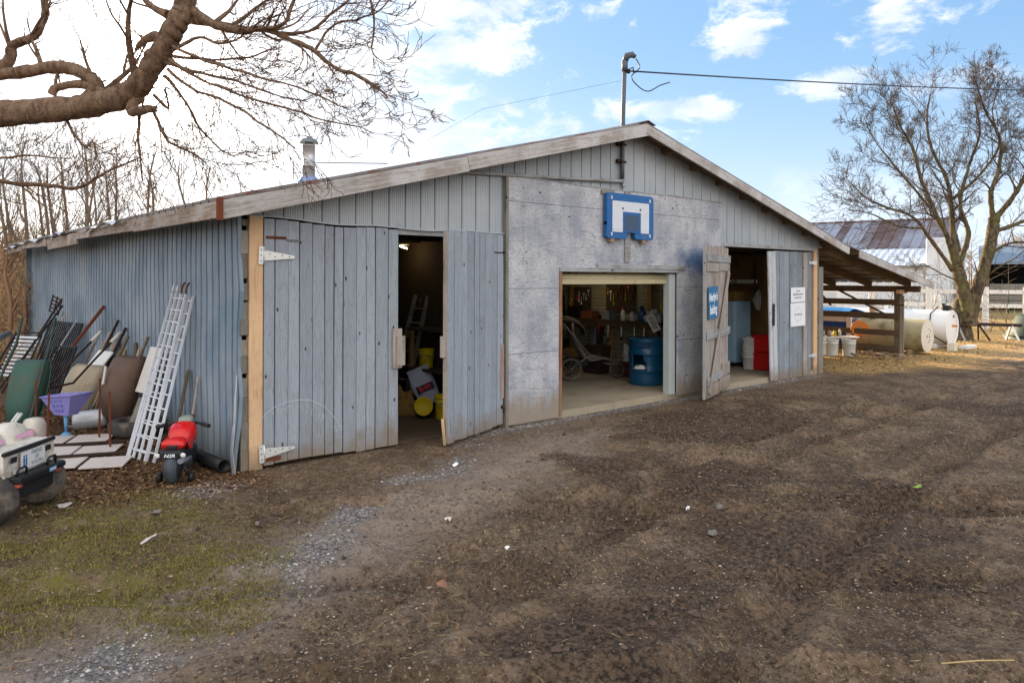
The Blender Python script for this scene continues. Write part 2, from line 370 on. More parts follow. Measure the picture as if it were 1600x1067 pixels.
def siding_mat(name, c1, c2, rust=srgb(120, 90, 70), rough=.5, rustlo=.62, rustamt=.35, grad=False):
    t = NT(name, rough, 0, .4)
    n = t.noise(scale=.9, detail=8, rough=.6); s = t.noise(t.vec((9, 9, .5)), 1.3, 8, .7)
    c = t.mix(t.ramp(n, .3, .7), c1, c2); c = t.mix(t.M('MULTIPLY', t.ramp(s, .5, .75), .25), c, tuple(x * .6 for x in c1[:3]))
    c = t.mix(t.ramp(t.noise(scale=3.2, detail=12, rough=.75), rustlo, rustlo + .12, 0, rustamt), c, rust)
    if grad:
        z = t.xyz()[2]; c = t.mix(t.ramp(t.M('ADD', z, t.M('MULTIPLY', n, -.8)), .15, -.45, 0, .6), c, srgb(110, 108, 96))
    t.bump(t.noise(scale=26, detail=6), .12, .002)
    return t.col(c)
m_gable = siding_mat('cream_grey_metal_siding', srgb(148, 157, 166), srgb(170, 176, 180), rustlo=.6)
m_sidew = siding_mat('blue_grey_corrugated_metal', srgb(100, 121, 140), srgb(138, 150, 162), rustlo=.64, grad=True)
m_roof = siding_mat('rusty_galvanised_roof', srgb(96, 88, 84), srgb(130, 126, 124), rust=srgb(104, 58, 36), rustlo=.5, rustamt=.8, rough=.55)
m_farroof = siding_mat('rust_streaked_barn_roof', srgb(150, 152, 165), srgb(122, 116, 120), rust=srgb(92, 52, 42), rustlo=.42, rustamt=.95, rough=.5)
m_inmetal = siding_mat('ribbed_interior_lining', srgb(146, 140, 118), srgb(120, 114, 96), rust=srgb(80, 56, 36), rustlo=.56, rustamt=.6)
m_white_roof = siding_mat('pale_metal_roof', srgb(178, 190, 205), srgb(200, 208, 216), rustlo=.75, rough=.45)
m_white_wall = siding_mat('pale_vertical_siding', srgb(192, 202, 214), srgb(208, 214, 220), rustlo=.75)
m_blueroof = siding_mat('blue_grey_shed_roof', srgb(104, 120, 138), srgb(120, 134, 148), rustlo=.7)
m_steel = plain('galvanised_steel', srgb(200, 202, 206), .4, .5, .3, 14, .1)
m_mast = plain('dark_weathered_pipe', srgb(86, 92, 100), .6, .2, .25, 14, .1)
m_steeld = plain('grey_painted_pipe', srgb(120, 126, 134), .5, .3, .25, 14, .1)
m_strol = plain('scuffed_grey_tubing', srgb(124, 118, 112), .5, .3, .25, 20, .1)
m_alu = plain('dull_aluminium', srgb(202, 205, 212), .42, .35, .18, 20, .1)
m_zinc = plain('zinc_plated_hinge', srgb(215, 216, 214), .4, .4, .15, 40, .1)
m_rust = plain('rusted_iron', srgb(112, 62, 40), .9, .1, .5, 22, .5)
m_rustdk = plain('dark_rusted_iron', srgb(62, 46, 40), .85, .2, .5, 22, .5)
m_black = plain('black_plastic', srgb(30, 31, 34), .5, 0, .3, 14, .15)
m_blackiron = plain('black_iron', srgb(34, 32, 34), .6, .3, .4, 14, .2, dirt=srgb(80, 60, 48), dirt_amt=.4)
m_rubber = plain('dusty_tyre_rubber', srgb(66, 63, 60), .95, 0, .4, 14, .4, dirt=srgb(134, 122, 106), dirt_amt=.75)
m_conc = plain('worn_concrete', srgb(158, 146, 126), .9, 0, .25, 4, .5, dirt=srgb(104, 88, 70), dirt_amt=.5, dscale=1.5)
m_dirtfloor = plain('packed_dirt_floor', srgb(92, 78, 60), .95, 0, .4, 5, .8)
m_red = plain('bright_red_plastic', srgb(198, 20, 18), .3, 0, .2, 8, .05, spec=.5, dirt=srgb(128, 74, 62), dirt_amt=.22, dscale=9)
m_redd = plain('red_plastic_bucket', srgb(196, 26, 24), .5, 0, .2, 8, .1)
m_white = plain('white_plastic', srgb(214, 214, 210), .5, 0, .1, 8, .08, dirt=srgb(150, 140, 124), dirt_amt=.3)
m_whitedirty = plain('grubby_white_plastic', srgb(206, 202, 194), .55, 0, .15, 6, .1, dirt=srgb(128, 112, 92), dirt_amt=.5)
m_offw = plain('offwhite_toy_plastic', srgb(208, 202, 190), .55, 0, .15, 5, .1, dirt=srgb(132, 118, 100), dirt_amt=.7, dscale=6)
m_yellow = plain('yellow_pail_plastic', srgb(196, 172, 12), .5, 0, .15, 8, .1, dirt=srgb(90, 72, 30), dirt_amt=.4)
m_blue = plain('blue_backboard_plastic', srgb(34, 96, 158), .5, 0, .2, 8, .1, dirt=srgb(90, 120, 150), dirt_amt=.3)
m_bbwhite = plain('scuffed_backboard_panel', srgb(206, 212, 220), .5, 0, .1, 8, .1, dirt=srgb(140, 146, 160), dirt_amt=.35, dscale=9)
m_bbgrey = plain('faded_target_square', srgb(62, 84, 110), .6, 0, .2, 12, .1, dirt=srgb(110, 116, 124), dirt_amt=.4, dscale=12)
m_barrel = plain('blue_barrel_plastic', srgb(12, 74, 108), .38, 0, .2, 5, .05, spec=.5)
m_lav = plain('lavender_toy_plastic', srgb(138, 134, 200), .5, 0, .15, 8, .05, dirt=srgb(120, 112, 130), dirt_amt=.4, dscale=8)
m_ltblue = plain('light_blue_toy_plastic', srgb(110, 160, 205), .45, 0, .1, 8, .05)
m_green = plain('chipped_green_barrow_steel', srgb(58, 92, 82), .6, .1, .3, 6, .2, dirt=srgb(112, 70, 48), dirt_amt=.75, dscale=3.2)
m_beige = plain('rust_bloomed_beige_steel', srgb(178, 164, 142), .7, .1, .25, 5, .3, dirt=srgb(118, 88, 62), dirt_amt=.6, dscale=2.6)
m_brown = plain('brown_rusty_sheet', srgb(100, 80, 68), .7, .1, .3, 5, .3, dirt=srgb(72, 52, 42), dirt_amt=.6)
m_tan = plain('mildewed_tan_tank', srgb(184, 172, 136), .6, .05, .2, 4, .2, dirt=srgb(112, 104, 74), dirt_amt=.7, dscale=2.6)
m_tancap = plain('chalky_tank_end', srgb(212, 206, 192), .6, 0, .1, 5, .15, dirt=srgb(150, 124, 88), dirt_amt=.45, dscale=5)
m_wtank = plain('white_tank_paint', srgb(226, 226, 224), .4, 0, .08, 4, .1, dirt=srgb(180, 160, 128), dirt_amt=.25, dscale=2.5)
m_orange = plain('rust_orange_stain', srgb(198, 128, 48), .8, 0, .3, 20, .1)
m_hose = plain('orange_garden_hose', srgb(214, 124, 44), .5, 0, .15, 12, .1)
m_tarp = plain('blue_tarp', srgb(52, 122, 186), .5, 0, .25, 9, .6)
m_boatw = plain('white_hull_gelcoat', srgb(226, 226, 224), .35, 0, .08, 5, .05)
m_boatb = plain('blue_hull_gelcoat', srgb(24, 74, 156), .35, 0, .15, 5, .05)
m_paper = plain('white_printed_paper', srgb(228, 230, 234), .7, 0, .05, 12, .05)
m_ystone = plain('muddy_grey_stone', srgb(118, 112, 104), .9, 0, .25, 20, .3, dirt=srgb(92, 78, 66), dirt_amt=.6)
m_ink = plain('grey_printing_ink', srgb(120, 128, 140), .8, 0, .1, 12, 0)
m_inkdk = plain('dark_lettering_paint', srgb(36, 38, 50), .7, 0, .1, 12, 0)
m_whitepaint = plain('white_lettering_paint', srgb(228, 234, 240), .7, 0, .05, 12, 0)
m_signblue = plain('blue_sign_paint', srgb(48, 112, 160), .6, 0, .3, 9, .1)
m_fridge = plain('pale_blue_grey_enamel', srgb(168, 202, 226), .35, 0, .1, 4, .05)
m_sack = plain('silver_feed_sack', srgb(168, 176, 196), .45, 0, .3, 7, .5)
m_burlap = plain('tan_cloth_heap', srgb(140, 112, 62), .9, 0, .3, 8, .6)
m_clear = plain('cloudy_plastic_bag', srgb(176, 180, 186), .4, 0, .25, 8, .4)
m_fabric = plain('grey_stroller_fabric', srgb(104, 96, 92), .9, 0, .2, 12, .3)
m_blackcloth = plain('black_stroller_fabric', srgb(34, 32, 36), .9, 0, .3, 12, .3)
m_tilew = plain('weathered_plywood_slab', srgb(200, 190, 184), .85, 0, .2, 6, .3, dirt=srgb(124, 104, 90), dirt_amt=.4)
m_scratch = plain('white_scratch_mark', srgb(196, 202, 210), .8, 0, .2, 12, 0)
m_pink = plain('faded_pink_decal', srgb(216, 160, 190), .6, 0, .1, 8, 0)
m_dgreen = plain('dark_green_plastic', srgb(46, 66, 58), .6, 0, .3, 8, .2)
m_cable = plain('overhead_cable_sheath', srgb(40, 42, 50), .6, 0, .2, 8, 0)
def bark(name, a, b, dk, sc=1.0, moss=None):
    t = NT(name, .95, 0, .15)
    n = t.noise(t.vec((9 * sc, 9 * sc, 5 * sc)), 1.6, 10, .72, .6); n2 = t.noise(scale=1.7, detail=6); f = t.noise(scale=46 * sc, detail=6, rough=.7)
    c = t.mix(t.ramp(n, .38, .62), dk, a); c = t.mix(t.ramp(f, .5, .7, 0, .6), c, b)
    if moss: c = t.mix(t.ramp(n2, .48, .62, 0, .7), c, moss)
    t.bump(t.M('ADD', n, t.M('MULTIPLY', f, .3)), .8, .02); return t.col(c)
m_bark = plain('bare_tree_bark', srgb(112, 98, 84), .95, 0, .45, 14, 1.0)
m_barkgreen = bark('lichen_flecked_bark', srgb(106, 96, 78), srgb(132, 120, 98), srgb(50, 43, 34), .6, srgb(92, 90, 56))
m_barkdark = bark('dark_oak_bark', srgb(124, 102, 84), srgb(156, 130, 106), srgb(80, 64, 54), .8)
m_brush = plain('dry_tan_brush', srgb(170, 138, 96), .95, 0, .4, 12, .2)
m_shadow = plain('painted_shed_shade', srgb(36, 36, 38), .9, 0, .2, 4, 0)  # near-black wall colour stands in for the shade inside the open shed
def lamp_mat(name, c, st):
    t = NT(name); t.b.inputs['Emission Color'].default_value = c; t.b.inputs['Emission Strength'].default_value = st; return t.col((.8, .8, .7))
m_lamp = lamp_mat('lit_lamp', (1, .8, .45, 1), 5)

# ------------------------------------------------------------------ ground
def fbm(x, y, sc, oct=4, seed=0):
    """cheap value noise on arrays"""
    out = np.zeros_like(x); amp = 1.0; tot = 0
    for o in range(oct):
        X = x * sc * 2 ** o + seed * 17.3 + o * 5.1; Y = y * sc * 2 ** o + seed * 9.7 + o * 3.3
        xi = np.floor(X); yi = np.floor(Y); fx = X - xi; fy = Y - yi; fx = fx * fx * (3 - 2 * fx); fy = fy * fy * (3 - 2 * fy)
        def h(a, b):
            v = np.sin(a * 127.1 + b * 311.7 + seed * 7.7) * 43758.5453; return v - np.floor(v)
        n = (h(xi, yi) * (1 - fx) + h(xi + 1, yi) * fx) * (1 - fy) + (h(xi, yi + 1) * (1 - fx) + h(xi + 1, yi + 1) * fx) * fy
        out += n * amp; tot += amp; amp *= .5
    return out / tot
def sstep(v, a, b):
    t = np.clip((v - a) / (b - a), 0, 1); return t * t * (3 - 2 * t)
def rut_dist(x, y, cx, cy, r, ang): return np.abs(np.hypot(x - cx, y - cy) - r)
# two-wheel tracks: arcs sweeping past the doors and off to the right
RUTS = [(-24.2, -35.2, 39.6), (-24.2, -35.2, 41.1), (9, -44, 39.4), (9, -44, 40.9), (-24.2, -35.2, 38.3), (9.5, -45, 42.5), (-14, -25, 27.2)]
def mud_rut_shade(x, y):
    n = fbm(x, y, .55, 4, 32); n1 = fbm(x, y, 1.6, 4, 31)
    a = np.exp(-(((x - 6.6) / 2.6) ** 2 + ((y + 1.9) / 1.0) ** 2)) + np.exp(-(((x - .9) / 1.9) ** 2 + ((y + 4.7) / .8) ** 2)) + .8 * np.exp(-(((x - 4.3) / 2.0) ** 2 + ((y + 4.4) / 1.3) ** 2)) + .6 * np.exp(-(((x - 11) / 3) ** 2 + ((y + 3.6) / 1) ** 2))
    m = sstep(a * .75 + (n - .5) * 1.5 + (n1 - .5) * 1.3, .22, .62)
    for (cx, cy, r) in RUTS[:4]: m = np.maximum(m, .8 * np.exp(-((np.abs(np.hypot(x - cx, y - cy) - r) + (n1 - .5) * .2) / .13) ** 2) * sstep(n, .28, .5))  # rut bottoms coloured darker, as wet mud and to paint in their weak shade
    return m * sstep(y, -.3, -1.0) * sstep(x, -1.8, -.2)
def ground_h(x, y):
    yard = sstep(y, .2, -1.0)
    amp = .5 + .9 * sstep(fbm(x, y, .25, 2, 5), .35, .7)
    h = (fbm(x, y, .45, 3, 1) - .5) * .10 + (fbm(x, y, 2.3, 4, 2) - .5) * .075 * amp + (fbm(x, y, 7.5, 3, 3) - .5) * .05 * amp + (fbm(x, y, 5, 4, 14) - .5) * .07 * mud_rut_shade(x, y)
    for i, (cx, cy, r) in enumerate(RUTS):
        d = rut_dist(x, y, cx, cy, r, 0) + (fbm(x, y, .8, 2, 9) - .5) * .25
        prof = -np.exp(-(d / .12) ** 2) * .05 + np.exp(-((d - .23) / .07) ** 2) * .038 + np.cos(d * 2 * math.pi / .075) * .008 * np.exp(-(d / .16) ** 4)
        ang = np.arctan2(y - cy, x - cx) * r
        lug = np.exp(-(d / .10) ** 2) * .012 * np.sign(np.sin(ang * 2 * math.pi / .11))
        h += (prof + lug) * sstep(fbm(x, y, .35, 2, 20 + i), .2, .42)
    h *= yard
    fade = 1 - np.exp(-np.maximum(0, -y) / .5)
    return h * (.1 + .9 * fade)
def axis(lo, dlo, dhi, hi, fine, grow=1.09):
    a = list(np.arange(dlo, dhi, fine)); s = fine; v = dhi
    while v < hi: a.append(v); s *= grow; v += s
    a.append(hi); s = fine; v = dlo - fine; b = []
    while v > lo: b.append(v); s *= grow; v -= s
    b.append(lo); return np.array(b[::-1] + a)
xs = axis(-900, -3.2, 9.5, 1200, .028); ys = axis(-700, -6.2, .4, 1300, .026)
GX, GY = np.meshgrid(xs, ys)
Hh = ground_h(GX, GY)
far = sstep(np.hypot(GX, GY), 60, 400)
# masks as vertex colours: R grass, G gravel, B leaf litter / gold ; alpha = dark wet mud plus shade painted into the ruts
def masks(x, y):
    n1 = fbm(x, y, .9, 5, 31); n2 = fbm(x, y, .35, 4, 32); n3 = fbm(x, y, 3.0, 4, 33)
    # camera-left lawn patch in front of the toys
    d = np.hypot((x + 1.9) * .8 + (y + 2.2) * -.25, (y + 1.5) * .62 + (x + 1.9) * .25)
    grass = sstep(d + (n1 - .5) * 1.5, 1.35, .45)
    grass = np.maximum(grass, sstep(x, -3.2, -4.6) * sstep(n1, .3, .55) * sstep(y, 2, -1))
    grass = np.maximum(grass, sstep(x, 25, 28) * sstep(y + (n1 - .5) * 2, -1.5, 1.0) * .95)
    # gravelly line between lawn and yard, gravel spill by the corner, strips along the walls
    line = (y + 3.05) - (x + 1.3) * .62
    gravel = np.exp(-((line + (n2 - .5) * 1.2) / .34) ** 2) * sstep(x, 3.4, .8) * sstep(n1 + (n3 - .5) * .6, .30, .52)
    gravel = np.maximum(gravel, sstep(np.hypot((x + .52) * 1.4, (y + .42) * 2.2) + (n1 - .5) * .8, .85, .45))
    gravel = np.maximum(gravel, np.exp(-((y + .12) / .14) ** 2) * sstep(x, 2.2, 3.4) * sstep(x, 12.6, 12) * .9)
    gravel = np.maximum(gravel, np.exp(-((y + 1.7 - (x - 24) * .14 + (n2 - .5)) / 1.1) ** 2) * sstep(x, 17, 22) * .9)
    leaf = sstep(x, .35, -.2) * sstep(x + (n1 - .5) * 1.2, -2.9, -1.6) * sstep(y + (n1 - .5) * .8, -.75, .1)
    leaf = np.maximum(leaf, sstep(x, 12.3, 13.5) * sstep(y + (n1 - .5) * 1.8 + np.maximum(0, x - 14) * .35, -1.3, -.2) * (1 - .6 * sstep(x, 40, 60)))
    mud = mud_rut_shade(x, y)
    return np.clip(grass, 0, 1), np.clip(gravel, 0, 1), np.clip(leaf, 0, 1), np.clip(mud, 0, 1)
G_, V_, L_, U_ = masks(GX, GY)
def ground_mat():
    t = NT('muddy_farmyard_ground', .93, 0, .18)
    va = t.N.new('ShaderNodeVertexColor'); va.layer_name = 'cover'
    sp = t.N.new('ShaderNodeSeparateColor'); t.L.new(va.outputs[0], sp.inputs[0]); g, v, l = sp.outputs; mud = va.outputs['Alpha']  # mud alpha also carries the painted rut shade
    n1 = t.noise(scale=1.3, detail=10, rough=.65); n2 = t.noise(scale=11, detail=10, rough=.7); n3 = t.noise(scale=48, detail=6, rough=.7)
    c = t.mix(t.ramp(n1, .35, .68), srgb(92, 74, 56), srgb(138, 115, 92))
    n4 = t.noise(scale=27, detail=8, rough=.75); n5 = t.noise(scale=4.2, detail=8, rough=.7)
    c = t.mix(t.ramp(n2, .42, .62, 0, .6), c, srgb(64, 52, 44)); c = t.mix(t.ramp(n4, .50, .60, 0, .75), c, srgb(54, 44, 37)); c = t.mix(t.ramp(n5, .54, .68, 0, .45), c, srgb(150, 134, 120))
    c = t.mix(t.ramp(n3, .54, .66, 0, .7), c, srgb(172, 154, 136))
    dx_ = t.M('ADD', t.M('ADD', t.xyz()[1], 3.05), t.M('MULTIPLY', t.M('ADD', t.xyz()[0], 1.3), -.40))
    dust = t.M('MULTIPLY', t.ramp(t.M('ADD', t.M('ABSOLUTE', dx_), t.M('MULTIPLY', t.M('SUBTRACT', n1, .5), 2.2)), 1.0, .1), t.ramp(t.xyz()[0], 6, 3))
    c = t.mix(t.M('MULTIPLY', dust, t.ramp(n4, .62, .5, .15, .7)), c, srgb(152, 137, 124))
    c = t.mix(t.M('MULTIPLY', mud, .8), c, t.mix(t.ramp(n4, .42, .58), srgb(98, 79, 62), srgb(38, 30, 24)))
    # gravel speckle
    vd, vc = t.vor(scale=34); vs = t.N.new('ShaderNodeSeparateColor'); t.L.new(vc, vs.inputs[0])
    gc = t.mix(vs.outputs[0], srgb(112, 110, 112), srgb(176, 174, 174)); gc = t.mix(t.ramp(vd, .3, .6, 0, .6), gc, srgb(84, 76, 70))
    c = t.mix(t.M('MULTIPLY', v, t.ramp(n2, .3, .5)), c, gc)
    lc = t.mix(n2, srgb(72, 54, 40), srgb(124, 96, 68)); lc = t.mix(t.ramp(n3, .5, .7, 0, .6), lc, srgb(58, 42, 32))
    l2 = t.mix(t.ramp(n4, .42, .6), srgb(214, 178, 118), srgb(112, 84, 54)); lc = t.mix(t.ramp(t.xyz()[0], 11.5, 13), lc, l2)
    c = t.mix(t.M('MULTIPLY', l, .85), c, lc)
    gr = t.mix(n2, srgb(88, 92, 36), srgb(136, 130, 52)); gr = t.mix(t.ramp(n3, .45, .6, 0, .6), gr, srgb(96, 80, 54))
    c = t.mix(t.M('MULTIPLY', g, t.ramp(t.M('ADD', t.M('MULTIPLY', n1, .5), t.M('MULTIPLY', n2, .5)), .44, .6, 0, .75)), c, gr)
    # sunny tan fields far away
    px = t.N.new('ShaderNodeVectorMath'); px.operation = 'LENGTH'; t.L.new(t.tc, px.inputs[0])
    c = t.mix(t.ramp(px.outputs['Value'], 32, 60, 0, .8), c, srgb(150, 128, 84))
    wet = t.M('SUBTRACT', .95, t.M('MULTIPLY', mud, .18)); t.L.new(wet, t.b.inputs['Roughness'])
    b = t.M('ADD', t.M('MULTIPLY', n2, 1.0), t.M('MULTIPLY', n3, .5)); b = t.M('ADD', b, t.M('MULTIPLY', t.M('MULTIPLY', v, vd), -.7))
    t.bump(b, 1.0, .035); return t.col(c)
nx, ny = len(xs), len(ys)
V3 = np.stack([GX.ravel(), GY.ravel(), Hh.ravel() - .004], 1)
ii = (np.arange(ny - 1)[:, None] * nx + np.arange(nx - 1)[None, :]).ravel()
F4 = np.stack([ii, ii + 1, ii + nx + 1, ii + nx], 1)
ground = np_mesh('ground', V3, F4, ground_mat(), 'structure', True)
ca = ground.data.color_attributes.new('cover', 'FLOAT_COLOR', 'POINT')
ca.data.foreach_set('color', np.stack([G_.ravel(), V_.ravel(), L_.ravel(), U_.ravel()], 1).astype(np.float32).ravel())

def scatter(name, label, cat, n, area, weight, shape, mat, zoff=0):
    """shape(k, rng)-> verts (k,m,3), faces (f,q) ; weight keeps by probability"""
    X = nrg.uniform(area[0], area[1], n * 6); Y = nrg.uniform(area[2], area[3], n * 6)
    w = weight(X, Y); keep = nrg.random(len(X)) < w; X = X[keep][:n]; Y = Y[keep][:n]; k = len(X)
    vs, fs = shape(k); m = vs.shape[1]
    vs = vs + np.stack([X, Y, ground_h(X, Y) + zoff], 1)[:, None, :]
    F = (fs[None, :, :] + (np.arange(k) * m)[:, None, None]).reshape(-1, fs.shape[1])
    o = np_mesh(name, vs.reshape(-1, 3), F, mat, 'stuff'); tag(o, label, cat); return o
def rotz(v, a):
    c, s = np.cos(a)[:, None], np.sin(a)[:, None]; x = v[..., 0] * c - v[..., 1] * s; y = v[..., 0] * s + v[..., 1] * c
    return np.stack([x, y, v[..., 2]], -1)
def stones(lo, hi):
    def f(k):
        b = np.array([(1, 0, 0), (.4, .9, .1), (-.6, .8, 0), (-1, -.1, .1), (-.5, -.8, 0), (.5, -.9, 0), (.3, .1, .65), (-.3, .0, .6)], float)
        r = nrg.uniform(lo, hi, k)[:, None, None] * (1 if True else 1) * (nrg.random(k)[:, None, None] ** 2 * 1.0 + .6)
        v = b[None] * r * nrg.uniform(.75, 1.25, (k, 8, 3)); v = rotz(v, nrg.uniform(0, 6.28, k))
        fs = np.array([(0, 1, 6), (1, 2, 6), (2, 7, 6), (2, 3, 7), (3, 4, 7), (4, 5, 7), (5, 6, 7), (5, 0, 6)]); return v, fs
    return f
def leaves(lo, hi, curl=.35):
    def f(k):
        s = nrg.uniform(lo, hi, k)[:, None, None]
        b = np.array([(-1, 0, 0), (-.3, -.55, .2), (.5, -.45, .25), (1, 0, .1), (.45, .5, .25), (-.35, .5, .2), (0, 0, .0)], float)
        v = b[None] * nrg.uniform(.7, 1.3, (k, 7, 3)) * s; v[..., 2] *= nrg.uniform(.2, 1.6, (k, 1)) * curl * 2.5
        tilt = nrg.uniform(-.7, .7, (k, 1)); v[..., 2] += v[..., 0] * tilt * .8 + np.abs(tilt) * s[..., 0] * .5
        v = rotz(v, nrg.uniform(0, 6.28, k)); return v, np.array([(0, 1, 6), (1, 2, 6), (2, 3, 6), (3, 4, 6), (4, 5, 6), (5, 0, 6)])
    return f
def straws(lo, hi, w):
    def f(k):
        L = nrg.uniform(lo, hi, k); v = np.zeros((k, 6, 3)); bend = nrg.uniform(-.2, .2, k) * L
        for j, q in enumerate((-.5, 0, .5)):
            v[:, j * 2, 0] = L * q; v[:, j * 2 + 1, 0] = L * q; off = bend * (1 if j == 1 else 0)
            v[:, j * 2, 1] = off - w; v[:, j * 2 + 1, 1] = off + w
            v[:, j * 2, 2] = .012 * nrg.random(k) + .004; v[:, j * 2 + 1, 2] = v[:, j * 2, 2] + w
        return rotz(v, nrg.uniform(0, 6.28, k)), np.array([(0, 2, 3, 1), (2, 4, 5, 3)])
    return f
def blades(k):
    h = nrg.uniform(.005, .02, k) + (nrg.random(k) < .06) * nrg.uniform(.01, .03, k); v = np.zeros((k, 3, 3)); v[:, 0, 0] = -.0035; v[:, 1, 0] = .0035
    v[:, 2, 2] = h; v[:, 2, 1] = nrg.uniform(-.8, .8, k) * h * 1.2; v[:, 2, 0] = nrg.uniform(-.6, .6, k) * h
    return rotz(v, nrg.uniform(0, 6.28, k)), np.array([(0, 1, 2)])
def island_mat(name, cols, rough=.85, spec=.2):
    t = NT(name, rough, 0, spec); r = t.N.new('ShaderNodeValToRGB'); r.color_ramp.interpolation = 'LINEAR'
    e = r.color_ramp.elements; e[0].color = cols[0]; e[1].color = cols[-1]
    for i, c in enumerate(cols[1:-1]): x = e.new((i + 1) / (len(cols) - 1)); x.color = c
    t.L.new(t.island(), r.inputs[0]); return t.col(t.mix(.35, r.outputs[0], t.noise(scale=60), 'MULTIPLY')) if False else t.col(r.outputs[0])
m_pebble = island_mat('mixed_pebbles', [srgb(92, 84, 78), srgb(140, 134, 130), srgb(120, 108, 98), srgb(186, 180, 176)])
m_chip = island_mat('pale_bits_in_mud', [srgb(70, 58, 48), srgb(120, 104, 88), srgb(96, 82, 70), srgb(150, 132, 112), srgb(178, 166, 150)])
m_clod = island_mat('dark_mud_clods', [srgb(58, 46, 40), srgb(84, 68, 58), srgb(104, 86, 74)])
m_leafm = island_mat('dead_leaves', [srgb(66, 46, 34), srgb(104, 72, 50), srgb(84, 62, 46), srgb(120, 92, 64), srgb(150, 122, 88)])
m_straw = island_mat('straw_bits', [srgb(150, 126, 84), srgb(196, 172, 120), srgb(120, 96, 66)])
m_blade = island_mat('short_grass_blades', [srgb(88, 92, 42), srgb(128, 124, 60), srgb(150, 132, 86), srgb(112, 110, 50), srgb(122, 102, 70), srgb(100, 84, 58)])
vis = lambda x, y: (y < .1) | (x < -.1)
scatter('gravel', 'grey and white gravel strewn in a band between the lawn and the mud', 'gravel', 26000, (-5, 5, -6, .1), lambda x, y: masks(x, y)[1] * .95 * vis(x, y), stones(.003, .011), m_pebble)
scatter('gravel', 'gravel along the foot of the wall and out towards the fuel tanks', 'gravel', 7000, (2, 30, -3.5, .1), lambda x, y: masks(x, y)[1] * .8 * vis(x, y), stones(.007, .02), m_pebble)
scatter('pebbles', 'small pale stones and wood bits trodden into the mud', 'pebbles', 42000, (-4, 13, -7, .0), lambda x, y: .15 + .85 * sstep(fbm(x, y, 1.1, 4, 41), .4, .62), stones(.002, .008), m_chip)
scatter('clods', 'dark clods of mud across the yard', 'mud clods', 9000, (-2, 12, -7, -.3), lambda x, y: .02 + .5 * masks(x, y)[3] * sstep(fbm(x, y, 2.1, 3, 61), .45, .7), stones(.005, .022), m_clod)
scatter('fallen_leaves', 'brown dead leaves drifted around the junk beside the wall', 'leaves', 15000, (-3.4, .0, -1.3, 7), lambda x, y: masks(x, y)[2] * sstep(fbm(x, y, 2.2, 3, 71), .3, .55), leaves(.010, .028), m_leafm, .003)
scatter('fallen_leaves', 'dead leaves scattered over the yard and the lawn', 'leaves', 9000, (-5, 14, -6.8, -.1), lambda x, y: .03 + .1 * fbm(x, y, .6, 3, 44) + .5 * (x < .6) * sstep(y, -3.4, -.5), leaves(.005, .016), m_leafm, .002)
scatter('fallen_leaves', 'golden leaves under the lean to and around the tanks', 'leaves', 5000, (12.6, 27, -.9, 5), lambda x, y: masks(x, y)[2] * .9, leaves(.02, .045), m_straw, .004)
scatter('straw', 'loose bits of straw trodden into the yard', 'straw', 6000, (-4, 12, -7, -.2), lambda x, y: .1 + .4 * fbm(x, y, .8, 3, 46), straws(.012, .07, .001), m_straw)
scatter('grass', 'short patchy grass in front of the toy car', 'grass', 110000, (-5.5, 1.2, -5, .2), lambda x, y: masks(x, y)[0] * (.1 + .9 * sstep(fbm(x, y, 3.2, 4, 51), .38, .62)) * (.12 + .88 * sstep(fbm(x, y, .9, 4, 52), .36, .6)), blades, m_blade)

# ------------------------------------------------------------------ the barn
barn = thing('barn', 'long low grey barn of metal siding and plywood with its doors standing open', 'barn')
W = 12.42; DEP = 14.0
def roof_z(x): return 4.46 - .25 * abs(x - 6.08)            # top of the roof sheet
def ribbed_wall(x0, x1, zb, zt, y, pitch, ribs, amp, groove, phase=0, wob=0):
    """vertical profile sheet on the plane y, facing -y"""
    mb = MB(); pr = []; x = x0; k = 0
    while x < x1 - 1e-6:
        p = pitch * (1 + wob * math.sin(k * 7.3)); e = min(x + p, x1)
        pr += [(x, .0), (x + .004, groove), (x + .018, groove), (x + .022, 0)]
        if ribs:
            st = (e - x - .034) / ribs
            for i in range(ribs):
                a = x + .026 + i * st
                pr += [(a + st * .15, 0), (a + st * .4, -amp), (a + st * .65, -amp), (a + st * .9, 0)]
        x = e; k += 1
    pr = [p for p in pr if p[0] <= x1] + [(x1, 0)]
    vs = []
    for (px, d) in pr: vs += [(px, y + d, zb(px)), (px, y + d, zt(px))]
    fs = [(2 * i, 2 * i + 2, 2 * i + 3, 2 * i + 1) for i in range(len(pr) - 1)]
    return mb.add(vs, fs)
zb_l = lambda x: 2.705 - .03 * math.sin((x + .1) * .9) - .012 * x + .012 * math.sin(x * 5.1)
ribbed_wall(-.13, 5.93, lambda x: zb_l(x) if x < 3.5 else 3.3, lambda x: roof_z(x) - .04, -.03, .222, 7, .005, .024, wob=.05).build('gable_siding', m_gable, barn)
ribbed_wall(5.93, W + .05, lambda x: 3.3 if x < 8.6 else 2.70, lambda x: roof_z(x) - .04, -.045, .262, 0, 0, .020, wob=.06).build('gable_siding', m_gable, barn)
